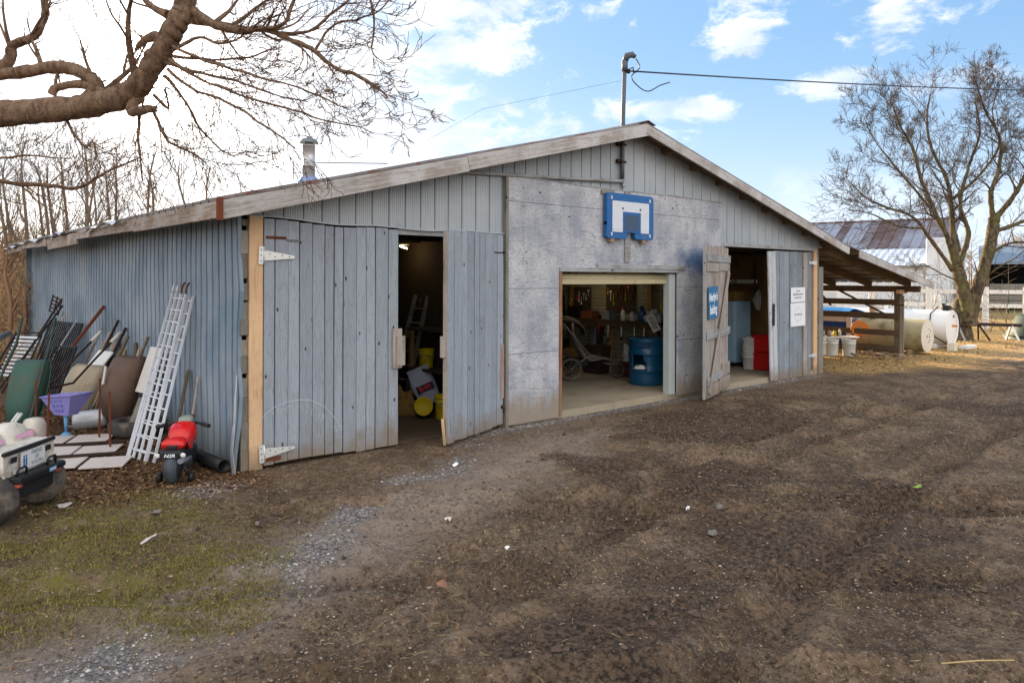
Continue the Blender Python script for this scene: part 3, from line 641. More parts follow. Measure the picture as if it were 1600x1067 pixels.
# long side wall with wavy torn near edge, faces -x
def side_wall():
    mb = MB(); pr = []; y = -.03; k = 0
    while y < DEP:
        p = .212
        pr += [(y, 0), (y + .005, .042), (y + .046, .042), (y + .052, 0), (y + .06, -.003), (y + .075, -.008), (y + .09, -.003), (y + .11, 0), (y + .135, -.003), (y + .15, -.008), (y + .165, -.003), (y + .19, 0)]
        y += p; k += 1
    zs = [0, .12, .3, .5, .8, 1.1, 1.5, 1.9, 2.3, 2.86]; vs = []; n = len(zs)
    for (yy, d) in pr:
        for z in zs:
            ed = max(0, 1 - (yy + .03) / .22)
            wav = ed * (.035 * math.sin(z * 5.2 + 1) - .10 * max(0, .7 - z)) ; flare = -ed * (.02 + .10 * max(0, .75 - z))
            dent = .008 * math.sin(yy * 2.1 + z * 1.3) + .005 * math.sin(yy * .7 + z * 4)
            vs.append((d - .02 - .12 * max(0, 1 - max(0, yy) / 4) + dent + flare, yy + wav, max(.0, z)))
    fs = []
    for i in range(len(pr) - 1):
        for j in range(n - 1): fs.append((i * n + j, i * n + j + 1, (i + 1) * n + j + 1, (i + 1) * n + j))
    return mb.add(vs, fs)
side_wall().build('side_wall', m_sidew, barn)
# torn bright metal edge curling off the corner
mb = MB(); pts = [(-.17, -.03, 1.02), (-.19, -.05, .8), (-.21, -.08, .5), (-.24, -.10, .25), (-.22, -.12, .02)]
for i in range(len(pts) - 1):
    a, b = pts[i], pts[i + 1]; wa, wb = .02 + .02 * i, .03 + .02 * i
    mb.add([a, b, (b[0] + .0, b[1] + wb, b[2]), (a[0], a[1] + wa, a[2]), (a[0] + .004, a[1], a[2]), (b[0] + .004, b[1], b[2]), (b[0] + .004, b[1] + wb, b[2]), (a[0] + .004, a[1] + wa, a[2])],
           [(0, 1, 2, 3), (7, 6, 5, 4), (0, 4, 5, 1), (3, 2, 6, 7)])
mb.build('corner_flashing', m_steel, barn)
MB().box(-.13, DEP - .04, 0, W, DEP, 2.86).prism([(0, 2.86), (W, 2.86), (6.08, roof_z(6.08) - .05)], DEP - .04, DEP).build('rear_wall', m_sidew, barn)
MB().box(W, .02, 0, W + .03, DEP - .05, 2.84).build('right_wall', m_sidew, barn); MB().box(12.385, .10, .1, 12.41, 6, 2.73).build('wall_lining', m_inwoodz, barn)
# stacked corner blocking with dark gaps
mb = MB(); z = 0
while z < 2.62:
    h = rng.uniform(.16, .34); g = rng.choice([.0, .02, .05]); mb.box(-.125 + rng.uniform(-.012, .012), -.02 + rng.uniform(-.012, .01), z, -.045, .12, min(2.66, z + h), b=.006); z += h + g
mb.build('corner_blocking', m_greyz, barn)
MB().box(-.045, -.05, 0, .10, .06, 2.70, b=.004).build('corner_post', m_pine, barn)
MB().box(12.12, -.04, 0, 12.28, .06, 2.70, b=.004).build('corner_post', m_pine, barn)
MB().box(12.30, -.06, 0, 12.50, -.02, 2.30, b=.004).build('corner_board', m_greyz, barn)
# header trims
def wavy_board(x0, x1, z0f, h, y0, y1, step=.25):
    mb = MB(); n = max(2, int((x1 - x0) / step)); vs = []
    for i in range(n + 1):
        x = x0 + (x1 - x0) * i / n; z = z0f(x); vs += [(x, y0, z), (x, y0, z + h), (x, y1, z + h), (x, y1, z)]
    fs = []
    for i in range(n):
        a = i * 4; b = a + 4
        for j in range(4): fs.append((a + j, a + (j + 1) % 4, b + (j + 1) % 4, b + j))
    fs += [(0, 3, 2, 1), (n * 4, n * 4 + 1, n * 4 + 2, n * 4 + 3)]
    return mb.add(vs, [tuple(reversed(f)) for f in fs])
wavy_board(-.05, 3.5, lambda x: zb_l(x) - .012, .014, -.06, -.032).build('drip_edge', m_gable, barn)
MB().box(1.80, -.02, 2.575, 2.50, .05, 2.665).build('door_header', m_trim, barn)
MB().box(8.7, -.075, 2.63, 12.12, -.02, 2.70, b=.004).build('door_header', m_trim, barn)
# plywood front of the middle bay: panel pieces around the opening
def ply_top(x): return 3.46 - .012 * (x - 3.5) - .018 * math.sin((x - 3.5) * 1.1)
mb = MB()
def pcol(x0, x1, zb, zt0, zt1, y0=-.075, y1=-.05): mb.prism([(x0, zb), (x1, zb), (x1, zt1), (x0, zt0)], y0, y1)
xsx = [3.515, 4.0, 4.5]
pcol(3.515, 4.5, .03, 2.2, 2.2)
pcol(7.32, 8.72, .06, 2.2, 2.2)
n = 12
for i in range(n):
    a = 3.515 + (8.60 - 3.515) * i / n; b = 3.515 + (8.60 - 3.515) * (i + 1) / n; pcol(a, b, 2.2, ply_top(a), ply_top(b))
mb.build('plywood_cladding', m_ply, barn)
wavy_board(3.5, 8.62, lambda x: ply_top(x) - .002, .014, -.085, -.045).build('drip_edge', m_trim, barn)
MB().box(8.60, -.062, 2.2, 8.72, -.046, 2.70).build('patch_board', m_trim, barn)
# garage opening
MB().box(4.5, -.09, .04, 4.555, .12, 2.14, b=.004).build('door_jamb', wood('rusty_jamb', srgb(150, 118, 92), srgb(132, 84, 58), srgb(80, 50, 38), peel=.6, mud=True), barn)
MB().box(7.13, -.05, .08, 7.29, .08, 2.12, b=.004).build('door_jamb', plain('pale_jamb_paint', srgb(178, 186, 184), .6, 0, .12, 5, .1, dirt=srgb(130, 120, 104), dirt_amt=.3), barn)
MB().box(4.5, -.10, 2.14, 7.34, .0, 2.205, b=.004).build('door_header', m_trim, barn)
MB().box(5.3, -.112, 2.19, 7.5, -.078, 2.26).build('trim_strip', m_trim, barn)
mb = MB(); mb.lathe([(0.0, 0), (.065, 0), (.065, 2.56), (0, 2.56)], 16, TR(4.56, .08, 2.05, ry=R(90))); mb.box(4.56, .02, 1.955, 7.13, .045, 2.03); 
mb.build('rolled_door', plain('cream_roller_door', srgb(188, 176, 142), .6, 0, .15, 6, .1, dirt=srgb(110, 90, 60), dirt_amt=.4), barn)
# floors
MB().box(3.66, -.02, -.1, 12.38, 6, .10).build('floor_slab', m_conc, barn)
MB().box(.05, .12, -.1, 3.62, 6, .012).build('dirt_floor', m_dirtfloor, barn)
# partitions lined with horizontal ribbed sheet, back walls, ceiling with joists
def hrib(x, y0, y1, z0, z1, pitch=.075, amp=.014, face=-1):
    mb = MB(); pr = []; z = z0
    while z < z1: pr += [(z, 0), (z + pitch * .3, amp * face), (z + pitch * .6, amp * face), (z + pitch * .85, 0)]; z += pitch
    vs = [];
    for (zz, d) in pr: vs += [(x + d, y0, zz), (x + d, y1, zz)]
    fs = [(2 * i, 2 * i + 1, 2 * i + 3, 2 * i + 2) for i in range(len(pr) - 1)]
    return mb.add(vs, fs)
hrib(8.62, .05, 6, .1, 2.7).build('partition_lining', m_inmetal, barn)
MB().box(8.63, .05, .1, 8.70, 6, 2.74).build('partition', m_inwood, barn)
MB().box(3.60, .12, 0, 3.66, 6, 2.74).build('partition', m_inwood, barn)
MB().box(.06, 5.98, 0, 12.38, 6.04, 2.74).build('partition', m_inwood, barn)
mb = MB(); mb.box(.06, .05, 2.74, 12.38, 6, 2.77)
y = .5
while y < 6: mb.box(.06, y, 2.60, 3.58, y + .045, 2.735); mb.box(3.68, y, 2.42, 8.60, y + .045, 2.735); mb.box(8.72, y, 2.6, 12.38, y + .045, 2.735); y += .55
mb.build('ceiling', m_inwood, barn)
for y in (.9, 1.45, 3.6, 5.0): MB().box(8.53, y, .1, 8.6, y + .09, 2.7).build('wall_stud', m_inwoodz, barn)
for y in (1.2, 2.6, 4.0): MB().box(12.30, y, .1, 12.37, y + .09, 2.7).build('wall_stud', m_inwoodz, barn)
# roof: ribbed sheet with real thickness, two slopes and the lean-to
def roof_sheet(xa, za, xb, zb, y0, y1, pitch=.24, th=.02):
    mb = MB(); pr = []; y = y0
    while y < y1: pr += [(y, 0), (y + .03, .022), (y + .05, .022), (y + .08, 0)]; y += pitch
    pr.append((y1, 0)); vs = []
    for (yy, d) in pr:
        vs += [(xa, yy, za + d), (xb, yy, zb + d), (xa, yy, za + d - th), (xb, yy, zb + d - th)]
    fs = []
    for i in range(len(pr) - 1):
        a = i * 4; b = a + 4; fs += [(a, b, b + 1, a + 1), (a + 2, a + 3, b + 3, b + 2), (a, a + 2, b + 2, b), (a + 1, b + 1, b + 3, a + 3)]
    fs += [(0, 1, 3, 2)]
    return mb.add(vs, fs)
YE = -.42
roof_sheet(-.50, roof_z(-.50), 6.08, roof_z(6.08), YE, DEP + .2).build('roof', m_roof, barn)
roof_sheet(6.08, roof_z(6.08), 12.95, roof_z(12.95), YE, DEP + .2).build('roof', m_roof, barn)
mb = MB(); mb.prism([(5.9, roof_z(5.9) + .025), (6.08, roof_z(6.08) + .03), (6.26, roof_z(6.26) + .025), (6.26, roof_z(6.26) + .035), (6.08, roof_z(6.08) + .045), (5.9, roof_z(5.9) + .035)], YE - .02, DEP + .2); mb.build('ridge_cap', m_roof, barn)
# soffit boards under the front overhang and dark lath ends
mb = MB()
for (xa, xb) in ((-.45, 6.07), (6.09, 12.9)):
    for (y0, y1) in ((-.36, -.21), (-.20, -.06)):
        za, zb = roof_z(xa) - .035, roof_z(xb) - .035
        mb.add([(xa, y0, za), (xb, y0, zb), (xb, y1, zb), (xa, y1, za), (xa, y0, za - .02), (xb, y0, zb - .02), (xb, y1, zb - .02), (xa, y1, za - .02)],
               [(0, 3, 2, 1), (4, 5, 6, 7), (0, 1, 5, 4), (2, 3, 7, 6), (1, 2, 6, 5), (3, 0, 4, 7)])
mb.build('soffit', m_oldx, barn)
for i in range(8):
    x = 6.9 + i * .78; MB().box(x, -.36, roof_z(x) - .145, x + .09, -.05, roof_z(x) - .06).build('purlin_end', m_oldy, barn)
# rake fascias, in plank lengths with slight steps
def rake(segs, depth, y0=-.41, th=.035):
    out = []
    for (xa, xb, dz, nm) in segs:
        M = None; mb = MB(); za, zb = roof_z(xa) - .022 + dz, roof_z(xb) - .022 + dz
        L = math.hypot(xb - xa, zb - za); ang = math.atan2(zb - za, xb - xa)
        mb.box(0, -th / 2, -depth, L, th / 2, 0, b=.004); o = mb.build('fascia', m_fascia, barn, (xa, y0 + dz * .5, za), (0, -ang, 0)); out.append(o)
    return out
rake([(-.50, 2.55, 0, ''), (2.556, 6.078, .012, '')], .185)
rake([(6.085, 9.4, 0, ''), (9.404, 12.95, -.006, '')], .15)
# eave fascia running back along the left side, broken in lengths
ye = -.44
for k, (L, dz, dx, dp, tw) in enumerate([(3.1, 0, 0, .17, 0), (3.5, .005, .012, .16, 1.2), (2.6, -.02, .0, .19, -2), (2.9, -.03, -.02, .14, 2), (2.6, -.06, -.03, .12, -1.5)]):
    MB().box(-.02, 0, -dp, .015, L - .02, 0, b=.004).build('eave_fascia', m_fasciaY, barn, (-.49 + dx, ye, roof_z(-.5) - .02 + dz), (R(tw) * .3, R(tw) * 2, 0)); ye += L
MB().box(-.525, -.47, 2.60, -.47, -.42, 2.825, b=.004).build('fascia_end_block', m_rust, barn)
# bent strips of roof edge hanging at the far left eave
for (y0, y1, dz) in ((3.0, 5.2, .02), (6.8, 8.3, .03), (9, 12.4, .0), (12.2, 14.3, -.05)):
    k = 8; vs = []; mb = MB()
    for i in range(k + 1):
        yy = y0 + (y1 - y0) * i / k; zz = 2.80 + dz - .03 * math.sin(i * 1.7) - .05 * (i / k) ** 2
        vs += [(-.52, yy, zz), (-.60 - .02 * math.sin(i * 2.3), yy, zz - .03 - .02 * math.sin(i * 1.1))]
    mb.add(vs, [(2 * i, 2 * i + 1, 2 * i + 3, 2 * i + 2) for i in range(k)]); mb.build('loose_drip_strip', m_steel, barn)
# chimney
cx_, cy_ = 1.17, 1.1; cz = roof_z(1.17)
ch = MB().lathe([(.078, 0), (.078, .2), (.081, .2), (.081, .215), (.078, .215), (.078, .46), (.082, .46), (.082, .475), (.05, .48), (.05, .52)], 20, TR(cx_, cy_, cz + .03)).build('chimney', m_steel, barn)
MB().lathe([(.12, .5), (.115, .515), (.09, .545), (.04, .565), (0, .57)], 20, TR(cx_, cy_, cz + .03)).lathe([(.12, .5), (0, .505)], 20, TR(cx_, cy_, cz + .03)).build('chimney_cap', m_steeld, ch)
MB().lathe([(.17, -.05), (.11, .05), (.085, .075)], 20, TR(cx_, cy_, cz + .03)).build('flashing', plain('bluish_flashing', srgb(140, 154, 186), .4, .5, .2, 9, .1), ch)
MB().tube([(cx_ + .08, cy_, cz + .29), (cx_ + 1.1, cy_ - .1, cz + .37)], .006, 5).tube([(cx_ + .08, cy_, cz + .29), (cx_ + .24, cy_ + .1, cz + .05)], .005, 5).build('chimney_stay', m_rustdk, ch)
# service mast with weatherhead, straps and long conduit
mx = 5.86
mast = MB().tube([(mx, -.10, 3.60), (mx, -.10, 3.8), (mx + .015, -.10, 4.6), (mx + .05, -.10, 5.42)], .033, 12).build('service_mast', m_mast, barn)
MB().tube([(mx + .05, -.10, 5.30), (mx + .05, -.10, 5.47)], .048, 12).tube([(mx + .05, -.10, 5.45), (mx + .07, -.13, 5.54), (mx + .13, -.18, 5.56), (mx + .17, -.22, 5.52)], [.045, .055, .05, .03], 12).build('weatherhead', m_mast, mast)
for z in (3.85, 4.12): MB().box(mx - .06, -.135, z, mx + .06, -.04, z + .035, b=.004).box(mx - .10, -.10, z + .0, mx - .06, -.05, z + .06).build('mast_strap', m_rustdk, mast)
MB().tube([(2.0, -.075, 3.37), (3.2, -.08, 3.44), (4.4, -.08, 3.49), (5.2, -.08, 3.535), (5.75, -.09, 3.56), (5.9, -.09, 3.575)], .024, 10).tube([(5.86, -.09, 3.54), (5.87, -.10, 3.68)], .030, 10).build('conduit', m_trim, barn)
MB().box(mx + .055, -.062, 3.5, mx + .14, -.048, 4.38).build('mast_backing_board', m_gable, barn)

# --- doors
def board_leaf(x0, x1, z0f, z1f, n, th=.03, y=0, gap=.008, seed=1, jitter=.012, sag=0):
    r = random.Random(seed); mb = MB(); cuts = [x0]; ws = [r.uniform(.8, 1.25) for _ in range(n)]; tot = sum(ws)
    for w_ in ws: cuts.append(cuts[-1] + (x1 - x0) * w_ / tot)
    for i in range(n):
        a, b = cuts[i], cuts[i + 1] - gap * r.uniform(.5, 1.8); zb = z0f((a + b) / 2) + r.uniform(-jitter, jitter); zt = z1f((a + b) / 2) + r.uniform(-jitter, jitter) * .3
        dy = r.uniform(-.003, .003); k = 4; vs = []
        for j in range(k + 1):
            z = zb + (zt - zb) * j / k; w1 = r.uniform(-.0015, .0015); bow = .003 * math.sin(j * 1.3 + i)
            c = .004
            vs += [(a + w1, y + dy + c + bow, z), (a + c + w1, y + dy + bow, z), (b - c + w1, y + dy + bow, z), (b + w1, y + dy + c + bow, z), (b + w1, y + dy + th, z), (a + w1, y + dy + th, z)]
        fs = []
        for j in range(k):
            for q in range(6): fs.append((j * 6 + q, j * 6 + (q + 1) % 6, j * 6 + 6 + (q + 1) % 6, j * 6 + 6 + q))
        fs += [tuple(range(5, -1, -1)), tuple(k * 6 + q for q in range(6))]
        mb.add(vs, fs)
    return mb
d1 = board_leaf(.112, 1.80, lambda x: .03 + .01 * math.sin(x * 3), lambda x: zb_l(x) - .03, 12, y=-.045, seed=3).build('large_door', m_door, barn, label='closed left door of wide blue grey boards')
def strap_hinge(x, z, parent, y=-.062, L=.34, tilt=0):
    mb = MB(); M = TR(x, y, z, ry=R(tilt))
    mb.box(-.06, -.004, -.095, -.008, .004, .095, M); mb.prism([(.0, -.055), (.05, -.05), (L, -.014), (L, .014), (.05, .05), (0, .055)], -.004, .004, M)
    mb.tube([M @ Vector((-.004, -.006, -.09)), M @ Vector((-.004, -.006, .09))], .009, 8)
    h = mb.build('strap_hinge', m_zinc, parent); sc = MB()
    for (a, b) in ((-.035, .06), (-.035, 0), (-.035, -.06), (.06, .02), (.12, -.01), (.2, .01), (.28, 0)): sc.lathe([(.0075, 0), (.006, .003), (0, .004)], 8, M @ TR(a, -.004, b, rx=R(90)))
    sc.build('screw', m_rustdk, h)
strap_hinge(.105, 2.28, d1, y=-.068, tilt=2); strap_hinge(.115, .17, d1, y=-.068, tilt=-3)
MB().box(.13, -.056, 2.46, .36, -.046, 2.49).tube([(.2, -.058, 2.475), (.34, -.06, 2.476)], .007, 6).build('old_hinge', m_rust, d1)
MB().box(.36, -.055, 2.44, .52, -.047, 2.462).build('old_hinge', plain('dull_iron_plate', srgb(110, 112, 110), .6, .4), d1)
MB().box(.13, -.056, .075, .30, -.048, .115).build('old_hinge', m_rust, d1)
MB().box(1.70, -.078, .95, 1.83, -.048, 1.43, b=.006).box(1.74, -.10, .98, 1.86, -.079, 1.34, b=.006).build('edge_block', m_bare, d1)
arc = [(.06, .50), (.12, .58), (.22, .645), (.36, .69), (.52, .70), (.66, .675), (.80, .60), (.90, .50), (.98, .40), (1.03, .30)]
mb = MB()
def strip(pts, w, y):
    vs = []
    for i, (x, z) in enumerate(pts):
        a = pts[max(0, i - 1)]; b = pts[min(len(pts) - 1, i + 1)]; dx, dz = b[0] - a[0], b[1] - a[1]; l = math.hypot(dx, dz) or 1; vs += [(x - dz / l * w, y, z + dx / l * w), (x + dz / l * w, y, z - dx / l * w)]
    mb.add(vs, [(2 * i, 2 * i + 1, 2 * i + 3, 2 * i + 2) for i in range(len(pts) - 1)])
strip([(x, z) for x, z in arc], .0028, -.0545)
for i in range(26):
    x = rng.uniform(.2, 1.0); z = .68 - ((x - .45) ** 2) * 1.0 - rng.uniform(.04, .16) * (x); l = rng.uniform(.015, .06)
    strip([(x, z), (x + rng.uniform(-.01, .02), z - l)], .0016, -.0545); strip([(x, z), (x + l * .8, z - .01)], .0014, -.0545)
mb.build('scratch_mark', m_scratch, d1)
# ajar narrow door, hinge on the right
ang = math.atan2(.42, 1.27)
d2 = board_leaf(-1.34, -.06, lambda x: .03 + .05 * (x + 1.34) / 1.3, lambda x: 2.63, 9, y=-.02, seed=8).build('ajar_door', m_door, barn, (3.50, -.03, 0), (0, 0, ang), label='narrow left door swung partly outwards')
MB().box(-1.36, -.012, .04, -1.343, .045, 2.62).build('door_edge_stile', m_bare, d2); MB().beam((-1.37, .01, .02), (-1.39, .03, .34), .016, .035).build('split_lath', m_pine, d2)
MB().box(-1.42, .0, 1.08, -1.362, .05, 1.34, b=.006).build('edge_block', m_bare, d2)
MB().box(-.14, -.035, .42, -.065, -.021, 1.15).build('patch_strip', wood('pinkish_bare_strip', srgb(178, 158, 150), srgb(160, 130, 118), srgb(90, 66, 56), peel=.5), d2)
MB().box(-.3, -.028, 2.38, -.06, -.021, 2.395).lathe([(.018, 0), (.02, .01), (.008, .02), (0, .03)], 10, TR(-.07, -.022, 2.40, rx=R(90))).build('hinge', m_rustdk, d2)
MB().lathe([(.03, 0), (.02, .02), (.008, .03), (0, .03)], 10, TR(-.1, -.022, .30, rx=R(90))).box(-.08, -.03, .22, .03, -.0215, .26).build('hinge', m_rustdk, d2)
MB().box(3.47, -.10, -.01, 3.512, .04, 3.45).build('wall_stile', m_greyz, barn)
# open plank door of the right bay, folded back against the plywood, its braced inner face outwards
ang = math.atan2(.50, 1.47) 
DL = 1.50
d3 = board_leaf(-DL, 0, lambda x: .05, lambda x: 2.60 + .012 * math.sin(x * 9), 13, th=.025, y=0, seed=21, jitter=.02).build('braced_door', m_bare, barn, (8.76, -.13, 0), (0, 0, ang), label='unpainted plank door with a diagonal brace, folded right back')
mb = MB(); 
mb.box(-DL + .06, -.03, 2.33, .06, -.004, 2.46, b=.004); mb.build('ledge_board', m_trim, d3)
MB().box(-DL + .05, -.024, 2.16, -.72, -.004, 2.31, b=.004).box(-.70, -.026, 2.18, .02, -.004, 2.32, b=.004).build('ledge_board', m_bare, d3)
MB().box(-DL + .07, -.028, 1.04, .05, -.004, 1.18, TR(0, 0, 0, ry=R(-.6)), b=.004).build('ledge_board', m_trim, d3)
MB().box(-DL + .12, -.028, .34, .04, -.004, .46, TR(0, 0, 0, ry=R(-3)), b=.004).build('ledge_board', m_trim, d3)
MB().box(-DL + .12, -.03, .06, -.72, -.004, .26, b=.004).build('ledge_board', m_bare, d3)
MB().box(-.66, -.03, .09, .03, -.004, .30, b=.004).box(-.5, -.03, .33, .02, -.006, .55, b=.004).build('ledge_board', m_bare, d3)
MB().beam((-DL + .14, -.044, .12), (-.10, -.044, 2.16), .022, .085, up=(1, 0, 0)).build('diagonal_brace', m_bare, d3)
MB().box(-DL - .03, -.01, .05, -DL - .002, .03, 2.58).build('door_edge_stile', m_trim, d3)
# closed right door, boards of uneven tone, lighter stiles
d4 = board_leaf(10.52, 12.0, lambda x: .03, lambda x: 2.60, 8, y=-.05, seed=33).build('shut_door', m_door2, barn, label='closed half of the right door carrying two notices')
board_leaf(0, .27, lambda x: 0, lambda x: 2.56, 2, th=.03, seed=5).build('leaning_stile', m_trim if False else wood('pale_stile_boards', srgb(196, 200, 206), srgb(176, 172, 168), srgb(80, 78, 84), peel=.35, mud=True), d4, (10.33, -.085, .02), (0, R(-2.6), 0))
MB().box(11.62, -.074, .05, 11.76, -.055, 2.58, b=.003).build('cover_board', m_bare, d4)
MB().box(10.36, -.105, 1.12, 10.43, -.09, 1.55).build('latch_slot', m_black, d4)
for z in (2.38, .42): MB().box(12.0, -.07, z - .04, 12.18, -.055, z + .04, b=.003).box(11.86, -.068, z - .02, 12.0, -.056, z + .02).build('hinge', m_zinc, d4)
MB().box(8.72, -.05, .1, 8.80, .06, 2.63).build('door_jamb', m_greyz, barn)
# lean-to
LX = 17.5
lz = lambda x: 2.80 + (1.98 - 2.80) * (x - 12.75) / (LX + .1 - 12.75)
roof_sheet(12.70, lz(12.70) + .03, LX + .35, lz(LX + .35) + .03, -.34, 11).build('lean_to_roof', m_roof, barn)
def slope_board(x0, x1, y, h, th, mat, nm, dz=0):
    z0, z1 = lz(x0) + dz, lz(x1) + dz; a = math.atan2(z1 - z0, x1 - x0); L = math.hypot(x1 - x0, z1 - z0)
    return MB().box(0, -th / 2, -h, L, th / 2, 0, b=.005).build(nm, mat, barn, (x0, y, z0), (0, -a, 0))
slope_board(13.55, LX + .33, -.37, .16, .035, m_fascia, 'lean_to_fascia')
for k in range(6): slope_board(12.5, LX + .1, .12 + k * 1.0, .17, .05, m_oldx, 'rafter', -.005)
for k in range(8):
    x = 12.9 + k * .62; z = lz(x) - .0; MB().box(x, -.3, z - .005, x + .09, 6.5, z + .022).build('lean_to_lath', m_oldy, barn)
MB().box(LX - .07, -.15, 1.70, LX + .07, 11, 1.86, b=.005).build('eave_beam', m_oldy, barn)
MB().box(LX - .08, .3, -.05, LX + .08, .46, 1.72, b=.008).build('lean_to_post', m_oldz, barn)
MB().box(LX + .085, .28, -.02, LX + .13, .46, 1.60, b=.004).build('lean_to_post', m_greyz, barn)
for y in (5.4, 10.4): MB().box(LX - .08, y, -.05, LX + .08, y + .16, 1.70, b=.008).build('lean_to_post', m_oldz, barn)
MB().box(LX - .35, .2, 1.66, LX + .12, .30, 1.76, b=.004).build('beam_bracket', m_pine, barn)
MB().beam((LX - .1, 1.95, 1.74), (LX - .1, .42, .98), .04, .09, up=(1, 0, 0)).build('knee_brace', m_oldy, barn)
MB().beam((LX - .1, 2.15, 1.30), (LX - .1, 2.55, 1.74), .04, .07, up=(1, 0, 0)).build('knee_brace', m_oldy, barn)
MB().box(LX - .1, .2, 1.34, LX - .07, .5, 1.37).build('bracket', m_rustdk, barn)
rf = thing('rail_fence', 'four brown rails fencing the open side of the lean to', 'fence', (LX, 0, 0))
for (z0, z1, w_) in ((1.35, 1.33, .155), (.98, 1.00, .16), (.54, .56, .15), (.13, .14, .15)):
    mb = MB(); mb.box(-.115, .32, -w_ / 2, -.082, 5.7, w_ / 2, b=.006); mb.build('rail', m_oldy, rf, (0, 0, z0 + w_ / 2), (R((z1 - z0) * 8), 0, 0))

# ------------------------------------------------------------------ things on the front wall
bb = thing('basketball_backboard', 'small blue and white basketball backboard without a hoop, fixed high on the plywood', 'backboard', (5.98, -.075, 2.66))
def rrect(x0, z0, x1, z1, r, n=5):
    p = []
    for (cx, cz, a0) in ((x1 - r, z0 + r, -90), (x1 - r, z1 - r, 0), (x0 + r, z1 - r, 90), (x0 + r, z0 + r, 180)):
        for i in range(n + 1): a = R(a0 + 90 * i / n); p.append((cx + r * math.cos(a), cz + r * math.sin(a)))
    return p
mb = MB()  # board with a notch cut for the hoop bracket, built as three prisms
def slab(poly, y0, y1): mb.prism(poly, y0, y1)
slab(rrect(-.56, .14, .56, .70, .07), -.10, -.03)
slab(rrect(-.56, .0, -.08, .30, .05), -.099, -.031); slab(rrect(.10, .0, .56, .30, .05), -.099, -.031)
mb.build('board_frame', m_blue, bb)
MB().prism(rrect(-.44, .13, .44, .58, .015), -.106, -.1005).prism([(-.44, .10), (-.08, .10), (-.08, .128), (-.44, .128)], -.106, -.1005).prism([(.10, .10), (.44, .10), (.44, .128), (.10, .128)], -.106, -.1005).build('board_panel', m_bbwhite, bb)
MB().prism(rrect(-.20, .10, .23, .42, .005), -.110, -.1065).build('target_frame', m_blue, bb)
MB().prism(rrect(-.155, .13, .185, .375, .005), -.113, -.1105).build('target_square', m_bbgrey, bb)
for (x, z) in ((-.46, .60), (.46, .60), (-.46, .04), (.46, .04)): MB().prism([(x - .012, z), (x + .012, z), (x + .012, z + .05), (x - .012, z + .05)], -.112, -.1).build('bolt', m_white, bb)
for (x, z) in ((-.20, .47), (.22, .47)): MB().prism([(x - .015, z - .015), (x + .015, z - .015), (x + .015, z + .015), (x - .015, z + .015)], -.11, -.1065).build('bolt', m_inkdk, bb)
for x in (-.42, .34): MB().box(x - .04, -.09, -.06, x + .05, -.0, .12, b=.004).build('mounting_block', m_pine, bb)
MB().box(-.05, -.025, -.36, .08, -.002, .75).build('mounting_batten', m_trim, bb)
MB().box(-.6, -.03, .68, -.3, -.0, .74).build('mounting_batten', m_greyz, bb)

sg = thing('hand_painted_sign', 'blue hand lettered board hung on the unpainted braced door', 'sign')
sg.parent = None
aa = ang
n3 = Vector((math.sin(aa), -math.cos(aa), 0)); ex = Vector((math.cos(aa), math.sin(aa), 0)); h3 = Vector((8.76, -.13, 0))
sc3 = h3 + ex * (-1.13) + Vector((0, 0, 1.64)) + n3 * .032
Ms = face_M(sc3, n3)
MB().box(-.28, -.27, -.006, .29, .27, .006, Ms @ Matrix.Rotation(R(2), 4, 'Z'), b=.002).build('sign_board', m_signblue, sg)
for (s, y, k) in (("Merilyn's", .09, .185), ("baking", -.12, .215)):
    text(s, k, Ms @ Matrix.Translation((0, y, .0075)) @ Matrix.Rotation(R(3), 4, 'Z'), m_whitepaint, 'lettering', sg, .0008, .006, shear=.1, squash=.78)

def notice(label, x, z, w, h, rot, lines):
    o = thing('paper_notice', label, 'notice', group='paper notices on the right door')
    M = face_M((x, -.0785, z), (0, -1, 0)) @ Matrix.Rotation(R(rot), 4, 'Z')
    MB().box(-w / 2, -h / 2, -.0015, w / 2, h / 2, .0015, M).build('paper', m_paper, o)
    mb = MB()
    for (yy, x0, x1, hh) in lines:
        x_ = x0
        while x_ < x1:
            l = rng.uniform(.008, .03); mb.add([(x_, yy - hh / 2 * rng.uniform(.5, 1), .003), (x_ + l, yy - hh / 2, .003), (x_ + l, yy + hh / 2 * rng.uniform(.4, 1), .003), (x_, yy + hh / 2, .003)], [(0, 1, 2, 3)], M); x_ += l + rng.uniform(.006, .014)
    mb.build('print', m_ink, o); return o, M
notice('white paper notice with three lines of print, the upper of two on the shut door', 11.38, 1.715, .58, .30, 1, [(.08, -.08, .08, .035), (.01, -.2, .2, .04), (-.06, -.14, .12, .035)])
o, M = notice('taller white notice with a round emblem, pinned below the smaller one', 11.38, 1.31, .60, .48, 1, [(0, -.14, .15, .035)])
mb = MB(); 
for k in range(30):
    a0 = k / 30 * 2 * math.pi; 
    if k % 5 == 4: continue
    a1 = a0 + .18; mb.add([(math.cos(a) * r_, math.sin(a) * r_, .003) for a, r_ in ((a0, .13), (a1, .13), (a1, .145), (a0, .145))], [(0, 1, 2, 3)], M)
mb.build('emblem', plain('faint_print', srgb(186, 194, 204), .8), o)

